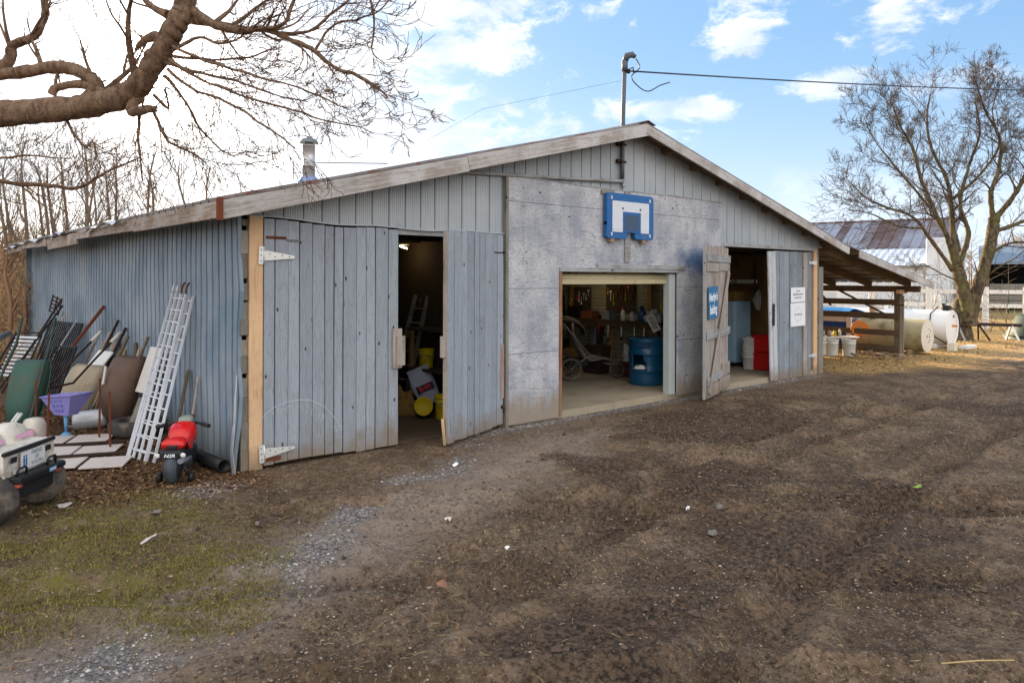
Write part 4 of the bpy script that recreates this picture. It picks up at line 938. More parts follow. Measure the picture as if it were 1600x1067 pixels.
# overhead service cable from the mast off to the right
cb = thing('overhead_cable', 'dark service cable strung from the mast above the ridge off to the right', 'cable')
a = Vector((mx + .06, -.14, 5.30)); b = D(1850, 134, 34); pts = []
for i in range(25):
    q = i / 24; p = a.lerp(b, q); p.z -= 4 * .22 * q * (1 - q); pts.append(p)
MB().tube(pts, [.013] * 8 + [.015] * 17, 6).build('cable', m_cable, cb)
mb = MB(); w2 = Vector((mx + .17, -.22, 5.50))
mb.tube(curve_pts([w2, w2 + Vector((.06, -.03, -.14)), a + Vector((.08, -.02, -.08)), a + Vector((.22, -.05, -.22)), a + Vector((.50, -.02, -.24)), a + Vector((.85, .02, -.08)), a + Vector((1.15, .05, .03))], 6), .009, 6)
mb.build('drip_loop', m_cable, cb)
MB().tube([a + Vector((-.06, 0, 0)), a + Vector((.02, -.02, .02)), a + Vector((.08, -.05, .06)), a + Vector((.10, -.05, -.02)), a + Vector((.16, -.06, .0))], .012, 6).lathe([(.0, -.04), (.03, -.03), (.03, .03), (0, .04)], 10, TR(a.x + .03, a.y, a.z)).build('insulator', m_rustdk, cb)
gw = MB().tube([(mx, -.05, 5.15), (4.9, 2.2, 4.95), (4.0, 4.2, 4.05)], .0022, 4).build('guy_wire', m_cable); tag(gw, 'thin guy wire slanting from the mast down behind the roof', 'wire')

# ------------------------------------------------------------------ inside the left bay
l1 = thing('wooden_stepladder', 'grey stepladder leaning in the dark left bay', 'ladder', (3.40, 2.55, .01), R(-84))
for s in (-.2, .2): MB().beam((s, 0, 0), (s * .75 + .45, .15, 1.75), .03, .07).build('side_rail', m_greyz, l1)
for i in range(7): q = .1 + i * .13; MB().beam((-.2 + (.05 + .45) * q, .15 * q, 1.75 * q), (.2 + (-.05 + .45) * q, .15 * q, 1.75 * q), .08, .02).build('rung', m_greyz, l1)
MB().beam((-.05, .6, 0), (.4, .16, 1.7), .03, .05).build('rear_leg', m_greyz, l1)
def pail(name, label, cat, loc, r, h, mat, group=None, rot=None, lid=True, handle=True):
    t = thing(name, label, cat, loc, 0, group)
    if rot: t.rotation_euler = rot
    MB().lathe([(0, .004), (r * .84, .0), (r * .86, .01), (r * .955, h * .72), (r * 1.03, h * .735), (r * 1.03, h * .76), (r * .965, h * .775), (r * .985, h * .9), (r * 1.04, h * .91), (r * 1.04, h), (r * .97, h), (r * .95, h * .9), (r * .85, .02), (0, .02)], 24).build('pail_body', mat, t)
    if lid: MB().lathe([(0, h * 1.02), (r * .9, h * 1.02), (r * .93, h * 1.045), (r * 1.07, h * 1.045), (r * 1.09, h * 1.03), (r * 1.09, h * .955), (r * 1.05, h * .95)], 24).build('lid', mat, t)
    if handle:
        MB().tube([(r * 1.04 * math.cos(a), -r * 1.02 * abs(math.sin(a)) * 1.0 - .004, h * .82 - .30 * h * abs(math.sin(a))) for a in [math.pi * i / 12 for i in range(13)]], .0035, 6).build('handle', m_steel, t)
    return t
pail('yellow_pail', 'yellow pail lying on its side with its lid towards the door of the left bay', 'pail', (3.12, 1.36, .14), .125, .28, m_yellow, 'yellow pails in the left bay', (R(78), 0, R(-35)))
pail('yellow_pail', 'yellow pail standing upright behind the edge of the ajar door', 'pail', (3.22, 1.0, .012), .13, .34, m_yellow, 'yellow pails in the left bay', lid=False)
pail('yellow_pail', 'yellow pail up on the dark shelf in the left bay', 'pail', (3.34, 1.62, .685), .12, .28, m_yellow, 'yellow pails in the left bay', lid=False)
sk = thing('feed_sack', 'shiny silver feed sack with a red lettered badge in the left bay', 'sack', (3.30, 1.42, .16), R(-28))
def soft_box(w, d, h, seed, seg=7, amp=.03, pinch=.5):
    vs = []; n = 16
    for j in range(seg + 1):
        q = j / seg; s = 1 - pinch * max(0, q - .75) * 2
        for i in range(n):
            a = 2 * math.pi * i / n; ca, sa = math.cos(a), math.sin(a); e = .5
            x = math.copysign(abs(ca) ** e, ca) * w / 2 * (1 + .08 * math.sin(q * 9 + seed)); y = math.copysign(abs(sa) ** e, sa) * d / 2 * s * math.sin(math.pi * min(1, .12 + q * 1.0)) ** .3 if q < .99 else math.copysign(abs(sa) ** e, sa) * d * .04
            nz = mnoise.noise(Vector((x * 6 + seed, y * 6, q * 5))) * amp; vs.append((x * (1 + nz * 3), y + nz * 1.5 * (1 if sa > 0 else -1), q * h + nz))
    fs = [(j * n + i, j * n + (i + 1) % n, (j + 1) * n + (i + 1) % n, (j + 1) * n + i) for j in range(seg) for i in range(n)] + [tuple(range(n - 1, -1, -1)), tuple(seg * n + i for i in range(n))]
    return MB().add(vs, fs, None, True)
b_ = soft_box(.36, .16, .58, 3).build('sack_body', m_sack, sk, (0, 0, 0), (R(-8), R(-22), 0))
Mb = Matrix.Translation((0, -.105, .26)) @ Matrix.Rotation(R(90), 4, 'X')
MB().box(-.13, -.055, -.002, .13, .055, .004, Mb).build('badge', m_inkdk, b_)
text("B-W", .10, Mb @ Matrix.Translation((0, 0, .006)), m_redd, 'lettering', b_, .001, .004)
o = MB(); 
for (x, y, z, s, q) in ((2.95, 2.15, .15, .30, 1), (3.2, 2.35, .3, .34, 2), (3.0, 1.9, .10, .22, 3)):
    pass
hp = thing('cloth_heap', 'heap of tan burlap at the foot of the stepladder', 'cloth', (2.75, 2.0, .01))
def lump(rx, ry, rz, seed, amp=.28, n=28, m=14):
    vs = []
    for j in range(m + 1):
        t = math.pi / 2 * j / m * 1.0
        for i in range(n):
            a = 2 * math.pi * i / n; d = Vector((math.cos(a) * math.cos(t), math.sin(a) * math.cos(t), math.sin(t)))
            k = 1 + amp * mnoise.fractal(d * 2.2 + Vector((seed, 0, 0)), 1, 2, 4); vs.append((d.x * rx * k, d.y * ry * k, d.z * rz * k))
    fs = [(j * n + i, j * n + (i + 1) % n, (j + 1) * n + (i + 1) % n, (j + 1) * n + i) for j in range(m) for i in range(n)]
    return MB().add(vs, fs, None, True)
lump(.42, .38, .42, 4, .5).build('folds', m_burlap, hp); lump(.2, .2, .3, 9, .6).build('folds', m_burlap, hp, (.25, -.3, 0))
shf = thing('rough_shelf', 'dark plank shelf along the partition of the left bay', 'shelf', (3.4, 1.5, .64))
MB().box(-.2, -.9, 0, .18, .45, .04, b=.004).build('plank', m_inwood, shf); MB().box(-.2, -.9, .6, .18, .45, .64, b=.004).build('plank', m_inwood, shf)
for y in (-.8, .36): MB().box(-.18, y, -.63, -.12, y + .06, .6).build('upright', m_inwoodz, shf)
bt = thing('tube_lamp', 'lit warm tube lamp under the ceiling of the left bay', 'lamp', (3.3, 2.2, 2.54), R(25))
MB().tube([(-.10, 0, 0), (.10, 0, -.03)], .013, 8).build('tube', m_lamp, bt); MB().box(-.13, -.03, .02, .13, .03, .05, b=.005).build('fitting', m_white, bt)
lp = bpy.data.lights.new('lamp_glow', 'POINT'); lp.energy = .8; lp.color = (1, .78, .45); lp.shadow_soft_size = .15; lo = bpy.data.objects.new('lamp_glow', lp); col.objects.link(lo); lo.location = (0, 0, -.08); lo.parent = bt

# ------------------------------------------------------------------ inside the garage bay
PX = 8.60       # face of the ribbed partition
ws = thing('tool_shelf', 'long dark shelf across the ribbed wall of the garage bay', 'shelf', (PX - .2, 2.7, 1.16))
MB().box(-.16, -1.6, 0, .18, 2.6, .04, b=.004).build('plank', m_inwood, ws); MB().box(-.16, -1.6, -.10, -.13, 2.6, -.005).build('shelf_edge', m_inwood, ws)
for y in (-1.5, 0, 1.4, 2.5): MB().beam((-.12, y, -.02), (.17, y, -.3), .03, .04).build('bracket', m_inwood, ws)
def toolboard(y0, y1, z0, z1, label, seed):
    t = thing('tool_board', label, 'tool board', (PX - .03, 0, 0), 0, 'pegboards of tools in the garage bay')
    MB().box(-.015, y0, z0, .012, y1, z1, b=.003).build('board', m_inwood, t); r = random.Random(seed)
    for i in range(9):
        y = y0 + (y1 - y0) * (i + .6) / 9.4; l = r.uniform(.10, .24); z = z1 - r.uniform(.05, .22)
        mb = MB(); mb.tube([(-.03, y, z), (-.03, y, z - l)], r.uniform(.006, .012), 6); k = r.random()
        if k < .5: mb.box(-.04, y - .03, z - .02, -.02, y + .03, z + .02, b=.003)
        else: mb.lathe([(.0, 0), (.018, .0), (.018, .05), (0, .05)], 8, TR(-.03, y, z - l - .03))
        mb.build('hanging_tool', r.choice([m_steel, m_redd, m_white, m_yellow, m_rust]), t)
toolboard(1.9, 2.65, 1.35, 1.92, 'brown tool board with pale handled tools above the middle of the shelf', 3)
toolboard(3.1, 3.75, 1.3, 1.85, 'brown tool board above the left end of the shelf', 4)
bx = thing('black_cabinet', 'small black cabinet standing on the left end of the shelf', 'cabinet', (PX - .2, 4.1, 1.20)); MB().box(-.14, -.28, 0, .12, .28, .46, b=.01).build('case', m_black, bx)
for i in range(5): MB().box(-.146, -.2 + i * .09, .04, -.141, -.17 + i * .09, .07).build('label_tab', m_white, bx)
def bottle(label, y, r, h, mat, capm, neck=.35):
    t = thing('bottle', label, 'bottle', (PX - .24, y, 1.20), 0, 'bottles standing on the garage shelf')
    MB().lathe([(0, 0), (r, .0), (r, h * .62), (r * .8, h * .72), (r * neck, h * .8), (r * neck, h * .9), (0, h * .9)], 14).build('bottle_body', mat, t)
    MB().lathe([(r * neck * 1.2, h * .88), (r * neck * 1.2, h), (0, h)], 12).build('cap', capm, t)
bottle('white spray bottle on the garage shelf', 2.02, .045, .26, m_white, m_redd)
bottle('dark bottle between the white and the blue one', 1.78, .05, .22, m_clear, m_black)
bottle('stout blue jug with a dark top on the shelf', 1.55, .075, .30, m_barrel, m_black, .5)
bag = thing('plastic_bag', 'crumpled white plastic bag on the right end of the shelf', 'bag', (PX - .22, 1.27, 1.20)); lump(.13, .2, .2, 12, .5).build('bag_body', m_clear, bag)
for (y, l, m_) in ((3.3, .32, m_white), (2.95, .2, m_rust), (2.3, .26, m_whitedirty), (1.62, .30, m_whitedirty), (1.95, .22, m_whitedirty), (1.38, .2, m_whitedirty), (2.55, .18, m_redd)):
    t = thing('hanging_brush', 'pale handled tool hanging under the garage shelf', 'tool', (PX - .37, y, 1.10), 0, 'tools hanging from the edge of the garage shelf')
    MB().tube([(0, 0, 0), (0, .01, -l)], .010, 8).build('tool_handle', m_, t); MB().box(-.012, -.03, -l - .06, .012, .04, -l, b=.004).build('tool_head', m_rustdk, t)
lp_ = thing('licence_plate', 'white licence plate hanging aslant at the right end of the shelf', 'licence plate', (PX - .45, 1.10, 1.20)); 
Mp = face_M((0, 0, 0), (-1, -.35, 0)) @ Matrix.Rotation(R(-62), 4, 'Z')
MB().box(-.17, -.085, -.002, .17, .085, .002, Mp, b=.0008).build('plate', m_whitedirty, lp_)
mb = MB()
for i in range(6):
    x = -.125 + i * .043; mb.box(x, -.045, .0022, x + .009, .045, .0035, Mp); mb.box(x + .009, .03 if i % 2 else -.045, .0022, x + .026, .045 if i % 2 else -.03, .0035, Mp); mb.box(x + .020, -.02, .0022, x + .028, .04, .0035, Mp)
mb.build('plate_characters', m_inkdk, lp_)
# blue barrel with a cut front
brl = thing('blue_barrel', 'tall blue plastic barrel with a jagged hole cut in its side', 'barrel', (7.78, .95, .10), R(-70)); brl.scale = (1, 1, .84)
r = .33; H_ = 1.02; n = 48; zz = [0, .02, .06, .2, .30, .31, .34, .35, .45, .52, .60, .66, .67, .70, .71, .80, .92, .96, 1.0, H_]
rr = [.92, .97, 1, 1, 1, 1.03, 1.03, 1, 1, 1, 1, 1, 1.03, 1.03, 1, 1, .98, 1.02, 1.02, .99]
vs = [(r * q * math.cos(2 * math.pi * i / n), r * q * math.sin(2 * math.pi * i / n), z) for z, q in zip(zz, rr) for i in range(n)]
fs = []
for j in range(len(zz) - 1):
    for i in range(n):
        a = (i + .5) / n * 360; z = (zz[j] + zz[j + 1]) / 2
        da = (a - 262)
        if .34 < z < .68 and (-20 < da < 12 or (z < .5 and -20 < da < 24)): continue
        fs.append((j * n + i, j * n + (i + 1) % n, (j + 1) * n + (i + 1) % n, (j + 1) * n + i))
fs.append(tuple(range(n - 1, -1, -1))); mb = MB(); mb.add(vs, fs, None, True); o = mb.build('barrel_body', m_barrel, brl)
md = o.modifiers.new('thickness', 'SOLIDIFY'); md.thickness = .006
MB().lathe([(r * .98, H_ - .02), (r * .9, H_ + .0), (0, H_ + .0)], 32).build('barrel_top', m_barrel, brl)
MB().lathe([(0, .05), (r * .94, .05)], 24).build('dark_contents', m_black, brl)
lump(.13, .06, .07, 5, .4).build('rag', m_white, brl, (-.03, -r * .80, .36))
MB().box(-.12, -.012, -.03, .12, .012, .05, TR(0.05, -r - .006, .86, rz=R(6)), b=.01).build('barrel_handle', plain('dark_blue_moulding', srgb(14, 52, 90), .4), brl)
# bags beside the barrel
def bagthing(label, loc, s, mat, seed):
    t = thing('bin_bag', label, 'bag', loc, 0, 'bags beside the barrel'); lump(s * .9, s * .8, s * 1.7, seed, .35).build('bag_body', mat, t)
    MB().tube([(0, 0, s * 1.6), (.01, 0, s * 1.75), (.05, -.02, s * 1.95)], [.05, .018, .05], 8).build('tied_neck', mat, t); return t
bagthing('clear bag of rubbish tied at the neck, right of the barrel', (8.05, .72, .10), .30, m_burlap, 3)
bagthing('pale grey bag bulging left of the barrel', (8.34, 1.75, .42), .22, m_clear, 8)
cr = thing('red_crate', 'low dark red crate under the pale grey bag', 'crate', (8.36, 1.72, .10)); MB().box(-.2, -.28, 0, .2, .28, .02).box(-.2, -.28, .02, -.18, .28, .3).box(.18, -.28, .02, .2, .28, .3).box(-.18, -.28, .02, .18, -.26, .3).box(-.18, .26, .02, .18, .28, .3).build('crate_body', plain('dull_red_crate', srgb(84, 44, 38), .6, 0, .3), cr)
for (y, h, c, lb) in ((2.75, 1.0, m_rustdk, 'dark brown board standing against the ribbed wall'), (2.45, .85, m_inwoodz, 'shorter plank standing by the dark board'), (2.95, .92, m_steeld, 'grey length of ducting standing against the ribbed wall')):
    t = MB().box(-.02, -.06, 0, .02, .07, h, b=.006).build('leaning_board', c, None, (PX - .2, y, .1), (0, R(8), 0)); tag(t, lb, 'board', 'boards standing in the garage bay')
# clutter round the garage bay
for i, (lb, x, y, z, dx, dy, dz, m_) in enumerate((
    ('brown carton under the left of the garage shelf', 8.3, 3.3, .10, .2, .28, .42, m_burlap), ('dark tool chest under the middle of the garage shelf', 8.28, 2.62, .10, .22, .2, .55, m_rustdk),
    ('dark metal case on the floor at the back of the garage bay', 8.3, 4.0, .10, .24, .3, .6, m_blackiron), ('small grey carton on the garage shelf by the tool board', 8.38, 2.42, 1.20, .12, .10, .16, m_steeld),
    ('squat brown box on the garage shelf', 8.38, 2.95, 1.20, .12, .16, .14, m_rust), ('flat dark case standing on the shelf behind the bottles', 8.46, 3.45, 1.20, .06, .16, .22, m_blackiron))):
    t = thing('carton' if 'carton' in lb else 'box', lb, 'box', (x, y, z)); MB().box(-dx, -dy, 0, dx, dy, dz, b=.01).build('box_sides', m_, t); MB().box(-dx * 1.02, -dy * 1.02, dz + .001, dx * 1.02, dy * 1.02, dz + .02, b=.004).build('box_lid', m_, t)
for i, (x, y, z, l, m_, lb) in enumerate(((6.2, 1.5, 2.3, .35, m_rustdk, 'coil of dark wire hanging from the garage joists'), (6.9, 2.6, 2.3, .45, m_black, 'black strap hanging from the garage joists'), (7.4, 1.6, 2.35, .25, m_rust, 'rusty chain hanging near the bulb'), (5.6, 2.1, 2.3, .3, m_steeld, 'grey hose hanging at the left of the garage bay'))):
    mb = MB(); mb.tube([(math.sin(a * .7) * .10, math.cos(a * .7) * .06, -l * .5 - math.cos(a * .7 + .3) * l * .4) for a in range(28)], .012, 6); o = mb.build('hanging_coil', m_, None, (x, y, z)); tag(o, lb, 'coil', 'coils hanging from the garage joists')
for k in range(5):
    y = 1.5 + k * .62; o = MB().tube([(8.50, y, 2.05 + .02 * k), (8.48, y + .5, 2.04)], .012 + .004 * (k % 2), 6).build('long_handle', [m_oldx, m_rustdk, m_steeld][k % 3]); tag(o, ['first', 'second', 'third', 'fourth', 'fifth'][k] + ' from the right of the long handles hung level high on the ribbed wall', 'tool handle', 'long handles hung on the ribbed wall')
# jogging stroller
st = thing('stroller', 'three wheeled grey jogging stroller parked in the garage bay', 'stroller', (7.45, 2.2, .10), R(-125)); st.scale = (1.1, 1.1, 1.1)
def wheel(parent, loc, r, w=.035, spokes=10, rot=0):
    M = Matrix.Translation(loc) @ Matrix.Rotation(rot, 4, 'Z') @ Matrix.Rotation(R(90), 4, 'Y')
    ty = MB(); k = 32; ty.tube([M @ Vector((math.cos(2 * math.pi * i / k) * (r - w / 2), math.sin(2 * math.pi * i / k) * (r - w / 2), 0)) for i in range(k + 1)], w / 2, 8, cap=False)
    wo = ty.build('wheel', m_rubber, parent); rm = MB(); rm.tube([M @ Vector((math.cos(2 * math.pi * i / k) * (r - w * 1.1), math.sin(2 * math.pi * i / k) * (r - w * 1.1), 0)) for i in range(k + 1)], .006, 6, cap=False)
    for i in range(spokes): a = 2 * math.pi * i / spokes; rm.tube([M @ Vector((math.cos(a) * (r - w), math.sin(a) * (r - w), 0)), M @ Vector((math.cos(a) * .01, math.sin(a) * .01, 0))], .003, 4)
    rm.lathe([(0, -.03), (.018, -.03), (.018, .03), (0, .03)], 10, M); rm.build('rim', m_strol, wo)
# local: y forward
wheel(st, (-.28, -.30, .20), .20); wheel(st, (.28, -.30, .20), .20); wheel(st, (0, .58, .15), .15)
mb = MB()
for s in (-.24, .24):
    mb.tube([(s, -.30, .20), (s, .02, .42), (s * .5, .40, .34), (s * .16, .58, .30), (s * .16, .58, .15)], .013, 8)
    mb.tube([(s, .05, .42), (s, -.20, .70), (s, -.42, .98), (s, -.52, 1.02)], .013, 8)
mb.tube([(-.24, -.52, 1.02), (.24, -.52, 1.02)], .016, 8); mb.tube([(-.28, -.30, .20), (.28, -.30, .20)], .012, 8)
mb.build('stroller_frame', m_strol, st)
mb = MB(); prof = [(.32, .40), (.12, .36), (-.02, .42), (-.14, .62), (-.26, .88)]
vs = []
for (y, z) in prof: vs += [(-.21, y, z), (0, y - .03, z - .03), (.21, y, z), (.21, y - .03, z - .04), (0, y - .06, z - .07), (-.21, y - .03, z - .04)]
fs = [(i * 6 + j, i * 6 + (j + 1) % 6, i * 6 + 6 + (j + 1) % 6, i * 6 + 6 + j) for i in range(4) for j in range(6)]
mb.add(vs, fs, None, True).build('seat', m_fabric, st)
mb = MB(); vs = []
for j in range(7):
    a = R(-10 + j * 18); 
    for i in range(7): x = -.23 + .46 * i / 6; y0 = -.22 + .36 * math.cos(a) ; z0 = .80 + .26 * math.sin(a) - .06 * (2 * i / 6 - 1) ** 2; vs.append((x, y0 - .18, z0 + .04))
o = mb.add(vs, [(j * 7 + i, j * 7 + i + 1, j * 7 + 8 + i, j * 7 + 7 + i) for j in range(6) for i in range(6)], None, True).build('canopy', m_fabric, st); md = o.modifiers.new('t', 'SOLIDIFY'); md.thickness = .008
MB().box(-.2, -.34, .22, .2, .02, .36, b=.03).build('basket', m_blackcloth, st)
MB().box(-.12, .34, .25, .12, .56, .27, b=.005).build('footrest', m_fabric, st)
gl = thing('hanging_bulb', 'bare bulb in a socket hanging under the garage joists', 'lamp', (7.7, 2.6, 2.02)); MB().lathe([(0, -.06), (.03, -.045), (.035, -.015), (.02, .02)], 14).build('bulb', m_lamp, gl); MB().lathe([(.022, .02), (.05, .06), (.05, .1), (.01, .14), (.01, .4)], 14).build('socket', m_white, gl)
lp = bpy.data.lights.new('lamp_glow', 'POINT'); lp.energy = 1.8; lp.color = (1, .8, .5); lp.shadow_soft_size = .08; lo = bpy.data.objects.new('lamp_glow', lp); col.objects.link(lo); lo.location = (0, 0, -.13); lo.parent = gl
coil = thing('hose_coil', 'yellow hose coiled on a wall stud near the white jamb', 'hose', (PX - .12, 1.05, 1.52)); mb = MB(); mb.tube([(-.02 - .004 * (i // 12), .10 * math.cos(i * math.pi / 6) * (1 + i * .002), .14 * math.sin(i * math.pi / 6) - .02) for i in range(50)], .008, 6); mb.build('coil', m_yellow, coil)

# ------------------------------------------------------------------ inside the right bay
fr = thing('fridge', 'pale blue grey fridge standing in the right bay', 'fridge', (11.35, 1.40, .12), 0)
MB().box(.05, 0, .06, .68, .80, 1.42, b=.012).build('cabinet', m_fridge, fr); MB().box(0, .005, .10, .046, .795, .98, b=.008).build('lower_door', m_fridge, fr); MB().box(0, .005, .99, .046, .795, 1.42, b=.008).build('upper_door', m_fridge, fr)
MB().box(.02, .01, 0, .6, .79, .058).build('plinth', m_black, fr); MB().box(-.03, .70, .70, -.001, .73, .93, b=.004).build('door_handle', m_white, fr)
def stack(name, label0, x, y, nst, mat, group, r=.145, h=.36, step=.11, topl=None):
    for k in range(nst):
        pail(name, label0[k], 'bucket', (x, y, .10 + k * step), r, h, mat, group, lid=False, handle=(k == nst - 1))
stack('white_bucket', ['white bucket at the bottom of the nested white stack', 'second white bucket of the nested stack', 'third white bucket of the nested stack', 'top white bucket of the nested stack beside the red ones'], 11.28, .98, 4, m_white, 'nested white buckets', h=.34)
pail('white_bucket', 'single white bucket with a lid behind the nested stack', 'bucket', (11.68, 1.08, .42), .17, .34, m_white, 'nested white buckets')
bs = thing('storage_bin', 'low grey bin carrying the lidded white bucket', 'bin', (11.72, 1.1, .10)); MB().box(-.2, -.2, 0, .2, .2, .31, b=.02).box(-.22, -.22, .28, .22, .22, .315, b=.01).build('bin_body', m_white, bs)
def redbin(label, z):
    t = thing('red_bin', label, 'bin', (11.42, .66, z), R(4), 'two stacked red bins')
    mb = MB(); mb.box(-.17, -.22, 0, .17, .22, .34, b=.02); mb.build('bin_body', m_redd, t); MB().box(-.19, -.24, .31, .19, .24, .37, b=.012).build('rim', m_redd, t)
redbin('lower red bin of the stack inside the right doorway', .10); redbin('upper red bin of the stack inside the right doorway', .475)
fan = thing('round_fan', 'round whitish fan head hanging beside the fridge', 'fan', (11.90, 1.18, 1.56), R(20))
mb = MB(); k = 28
for rr_ in (.06, .12, .18, .22): mb.tube([(math.cos(2 * math.pi * i / k) * rr_, -.05, math.sin(2 * math.pi * i / k) * rr_) for i in range(k + 1)], .005 if rr_ < .2 else .011, 5, cap=False)
for i in range(16): a = 2 * math.pi * i / 16; mb.tube([(math.cos(a) * .03, -.06, math.sin(a) * .03), (math.cos(a) * .22, -.05, math.sin(a) * .22)], .003, 4)
mb.build('guard', m_white, fan); mb = MB()
for i in range(4): a = math.pi / 2 * i; mb.add([(0, -.02, 0), (.19 * math.cos(a - .4), -.0, .19 * math.sin(a - .4)), (.2 * math.cos(a), -.02, .2 * math.sin(a)), (.19 * math.cos(a + .4), -.04, .19 * math.sin(a + .4))], [(0, 1, 2, 3)])
mb.build('blades', m_white, fan); MB().lathe([(.20, -.005), (.20, .0), (.08, .05), (0, .1)], 24, TR(0, 0, 0, rx=R(-90))).build('motor', m_whitedirty, fan); MB().box(-.02, .02, -.0, .02, .05, .9).build('hanger', m_black, fan)
sh = thing('upper_shelf', 'high shelf on the far wall of the right bay holding three pale trays', 'shelf', (12.1, 1.2, 1.9)); MB().box(-.15, -.8, 0, .2, 2.6, .035).build('plank', m_inwoodz, sh)
for i in range(3): tr = thing('pale_tray', ['left', 'middle', 'right'][i] + ' of the three pale trays on the high shelf', 'tray', (12.02, 2.6 - i * .55, 1.936), 0, 'pale trays on the high shelf'); MB().box(-.1, -.2, 0, .12, .2, .09, b=.01).build('tray_body', m_tancap, tr)
bxs = thing('cardboard_box', 'flattened cardboard boxes lying on top of the fridge', 'box', (11.65, 1.8, 1.54)); MB().box(-.2, -.35, 0, .25, .35, .22, b=.01).build('box_body', m_burlap, bxs)

# ------------------------------------------------------------------ left side: toy car
tc = thing('toy_car', 'muddy white ride-on toy car with a friend of youth plate', 'toy car', (-2.19, -.09, 0), R(50))
def fat_wheel(parent, x, y, r, w):
    n = 40; k = 9; vs = []
    for i in range(n):
        a = 2 * math.pi * i / n; tread = (.010 if i % 2 else 0)
        for j in range(k):
            q = j / (k - 1) * 2 - 1; rr_ = r * (1 - .16 * abs(q) ** 3.0) - tread * (1 - abs(q) ** 2) * (1 if (j % 2) == (i // 2 % 2) else .3); vs.append((q * w / 2, math.cos(a) * rr_, math.sin(a) * rr_))
    fs = [(i * k + j, i * k + j + 1, ((i + 1) % n) * k + j + 1, ((i + 1) % n) * k + j) for i in range(n) for j in range(k - 1)]
    o = MB().add(vs, fs, TR(x, y, r), True).build('wheel', m_rubber, parent)
    for s in (-1, 1): MB().lathe([(r * .84, 0), (r * .6, .02), (r * .5, -.01), (r * .25, -.01), (r * .2, .02), (0, .02)], 24, TR(x + s * w / 2, y, r, ry=R(90 * s))).build('hub', m_rubber, o)
for (x, y) in ((-.33, -.09), (.33, -.09), (-.33, .95), (.33, .95)): fat_wheel(tc, x, y, .215, .20)
# tub: tapered shell with panel facing local -y
mb = MB(); sec = [(-.19, .34, .60, .335), (-.21, .42, .595, .345), (.0, .44, .60, .345), (.5, .42, .57, .345), (1.1, .40, .53, .33), (1.28, .40, .46, .25)]
vs = []
for (y, zb, zt, hw) in sec:
    for (x, z) in ((-hw * .9, zb - .06), (-hw, zb + .06), (-hw * 1.0, zt - .015), (-hw * .96, zt), (hw * .96, zt), (hw * 1.0, zt - .015), (hw, zb + .06), (hw * .9, zb - .06)): vs.append((x, y, z))
fs = [(i * 8 + j, i * 8 + (j + 1) % 8, i * 8 + 8 + (j + 1) % 8, i * 8 + 8 + j) for i in range(len(sec) - 1) for j in range(8)] + [tuple(range(7, -1, -1)), tuple((len(sec) - 1) * 8 + j for j in range(8))]
mb.add(vs, fs).build('car_body', m_offw, tc)
MB().box(-.35, -.226, .572, .35, -.19, .606, b=.008).build('rear_rail', m_black, tc)
for s in (-.17, .17):
    mb = MB(); vs = []; n = 14
    for j in range(9):
        z = .57 + .19 * j / 8; wv = .168 * (1 if j < 5 else math.sqrt(max(.02, 1 - ((j - 5) / 3.2) ** 2))); d = .055
        vs += [(s - wv, -.02 + .01 * j, z), (s - wv * .8, -.06 + .01 * j, z), (s + wv * .8, -.06 + .01 * j, z), (s + wv, -.02 + .01 * j, z), (s + wv * .8, d + .01 * j, z), (s - wv * .8, d + .01 * j, z)]
    fs = [(j * 6 + i, j * 6 + (i + 1) % 6, j * 6 + 6 + (i + 1) % 6, j * 6 + 6 + i) for j in range(8) for i in range(6)] + [(48, 49, 50, 51, 52, 53)]
    mb.add(vs, fs, TR(0, .02, -.01), True).build('seat_back', m_offw, tc); MB().add([(s - .10, -.052, .63), (s + .10, -.052, .63), (s + .10, -.046, .665), (s - .10, -.046, .665)], [(0, 1, 2, 3)], TR(0, .005, 0)).build('decal', m_pink, tc)
MB().box(-.30, -.32, .335, .35, -.20, .392, b=.012).box(-.27, -.329, .348, .32, -.321, .38).build('bumper', m_black, tc)
for s in (-.19, .22):
    MB().tube([(s - .06, -.26, .39), (s - .058, -.265, .435), (s - .04, -.268, .452), (s + .04, -.268, .452), (s + .058, -.265, .435), (s + .06, -.26, .39)], .010, 8).build('bumper_loop', m_black, tc)
    MB().box(s - .035, -.225, .40, s + .035, -.205, .44, b=.006).build('tail_lamp', m_whitedirty, tc)
for s in (-.26, .28): MB().box(s - .028, -.30, .30, s + .028, -.24, .352, b=.01).build('tow_hook', plain('faded_red_plastic', srgb(180, 84, 62), .6), tc)
MB().box(-.24, -.27, .20, .24, -.12, .36, b=.01).tube([(-.3, 0, .215), (.3, 0, .215)], .03, 8).build('axle_housing', m_black, tc)
for s in (-.22, .25): MB().box(s - .035, -.222, .50, s + .035, -.208, .545, b=.005).build('side_lamp', m_black, tc)
Mt = Matrix.Translation((.02, -.224, .49)) @ Matrix.Rotation(R(90), 4, 'X')
MB().box(-.165, -.075, -.002, .165, .075, .002, Mt).build('plate', m_white, tc)
for i, s in enumerate(("FRIEND", "OF", "YOUTH")): text(s, .046, Mt @ Matrix.Translation((.05, .046 - i * .046, .003)), m_ink, 'lettering', tc, .0005, .0008)
mb = MB()
for s in (-.125, -.095): mb.box(s - .010, -.045, .0022, s + .010, .02, .004, Mt); mb.lathe([(0, .0022), (.010, .0022), (.010, .004), (0, .004)], 10, Mt @ Matrix.Translation((s, .034, 0)))
mb.build('emblem', m_blue, tc)
Mq = Matrix.Translation((.13, -.331, .364)) @ Matrix.Rotation(R(90), 4, 'X'); MB().box(-.05, -.017, -.001, .05, .017, .001, Mq).build('sticker', m_ltblue, tc); 
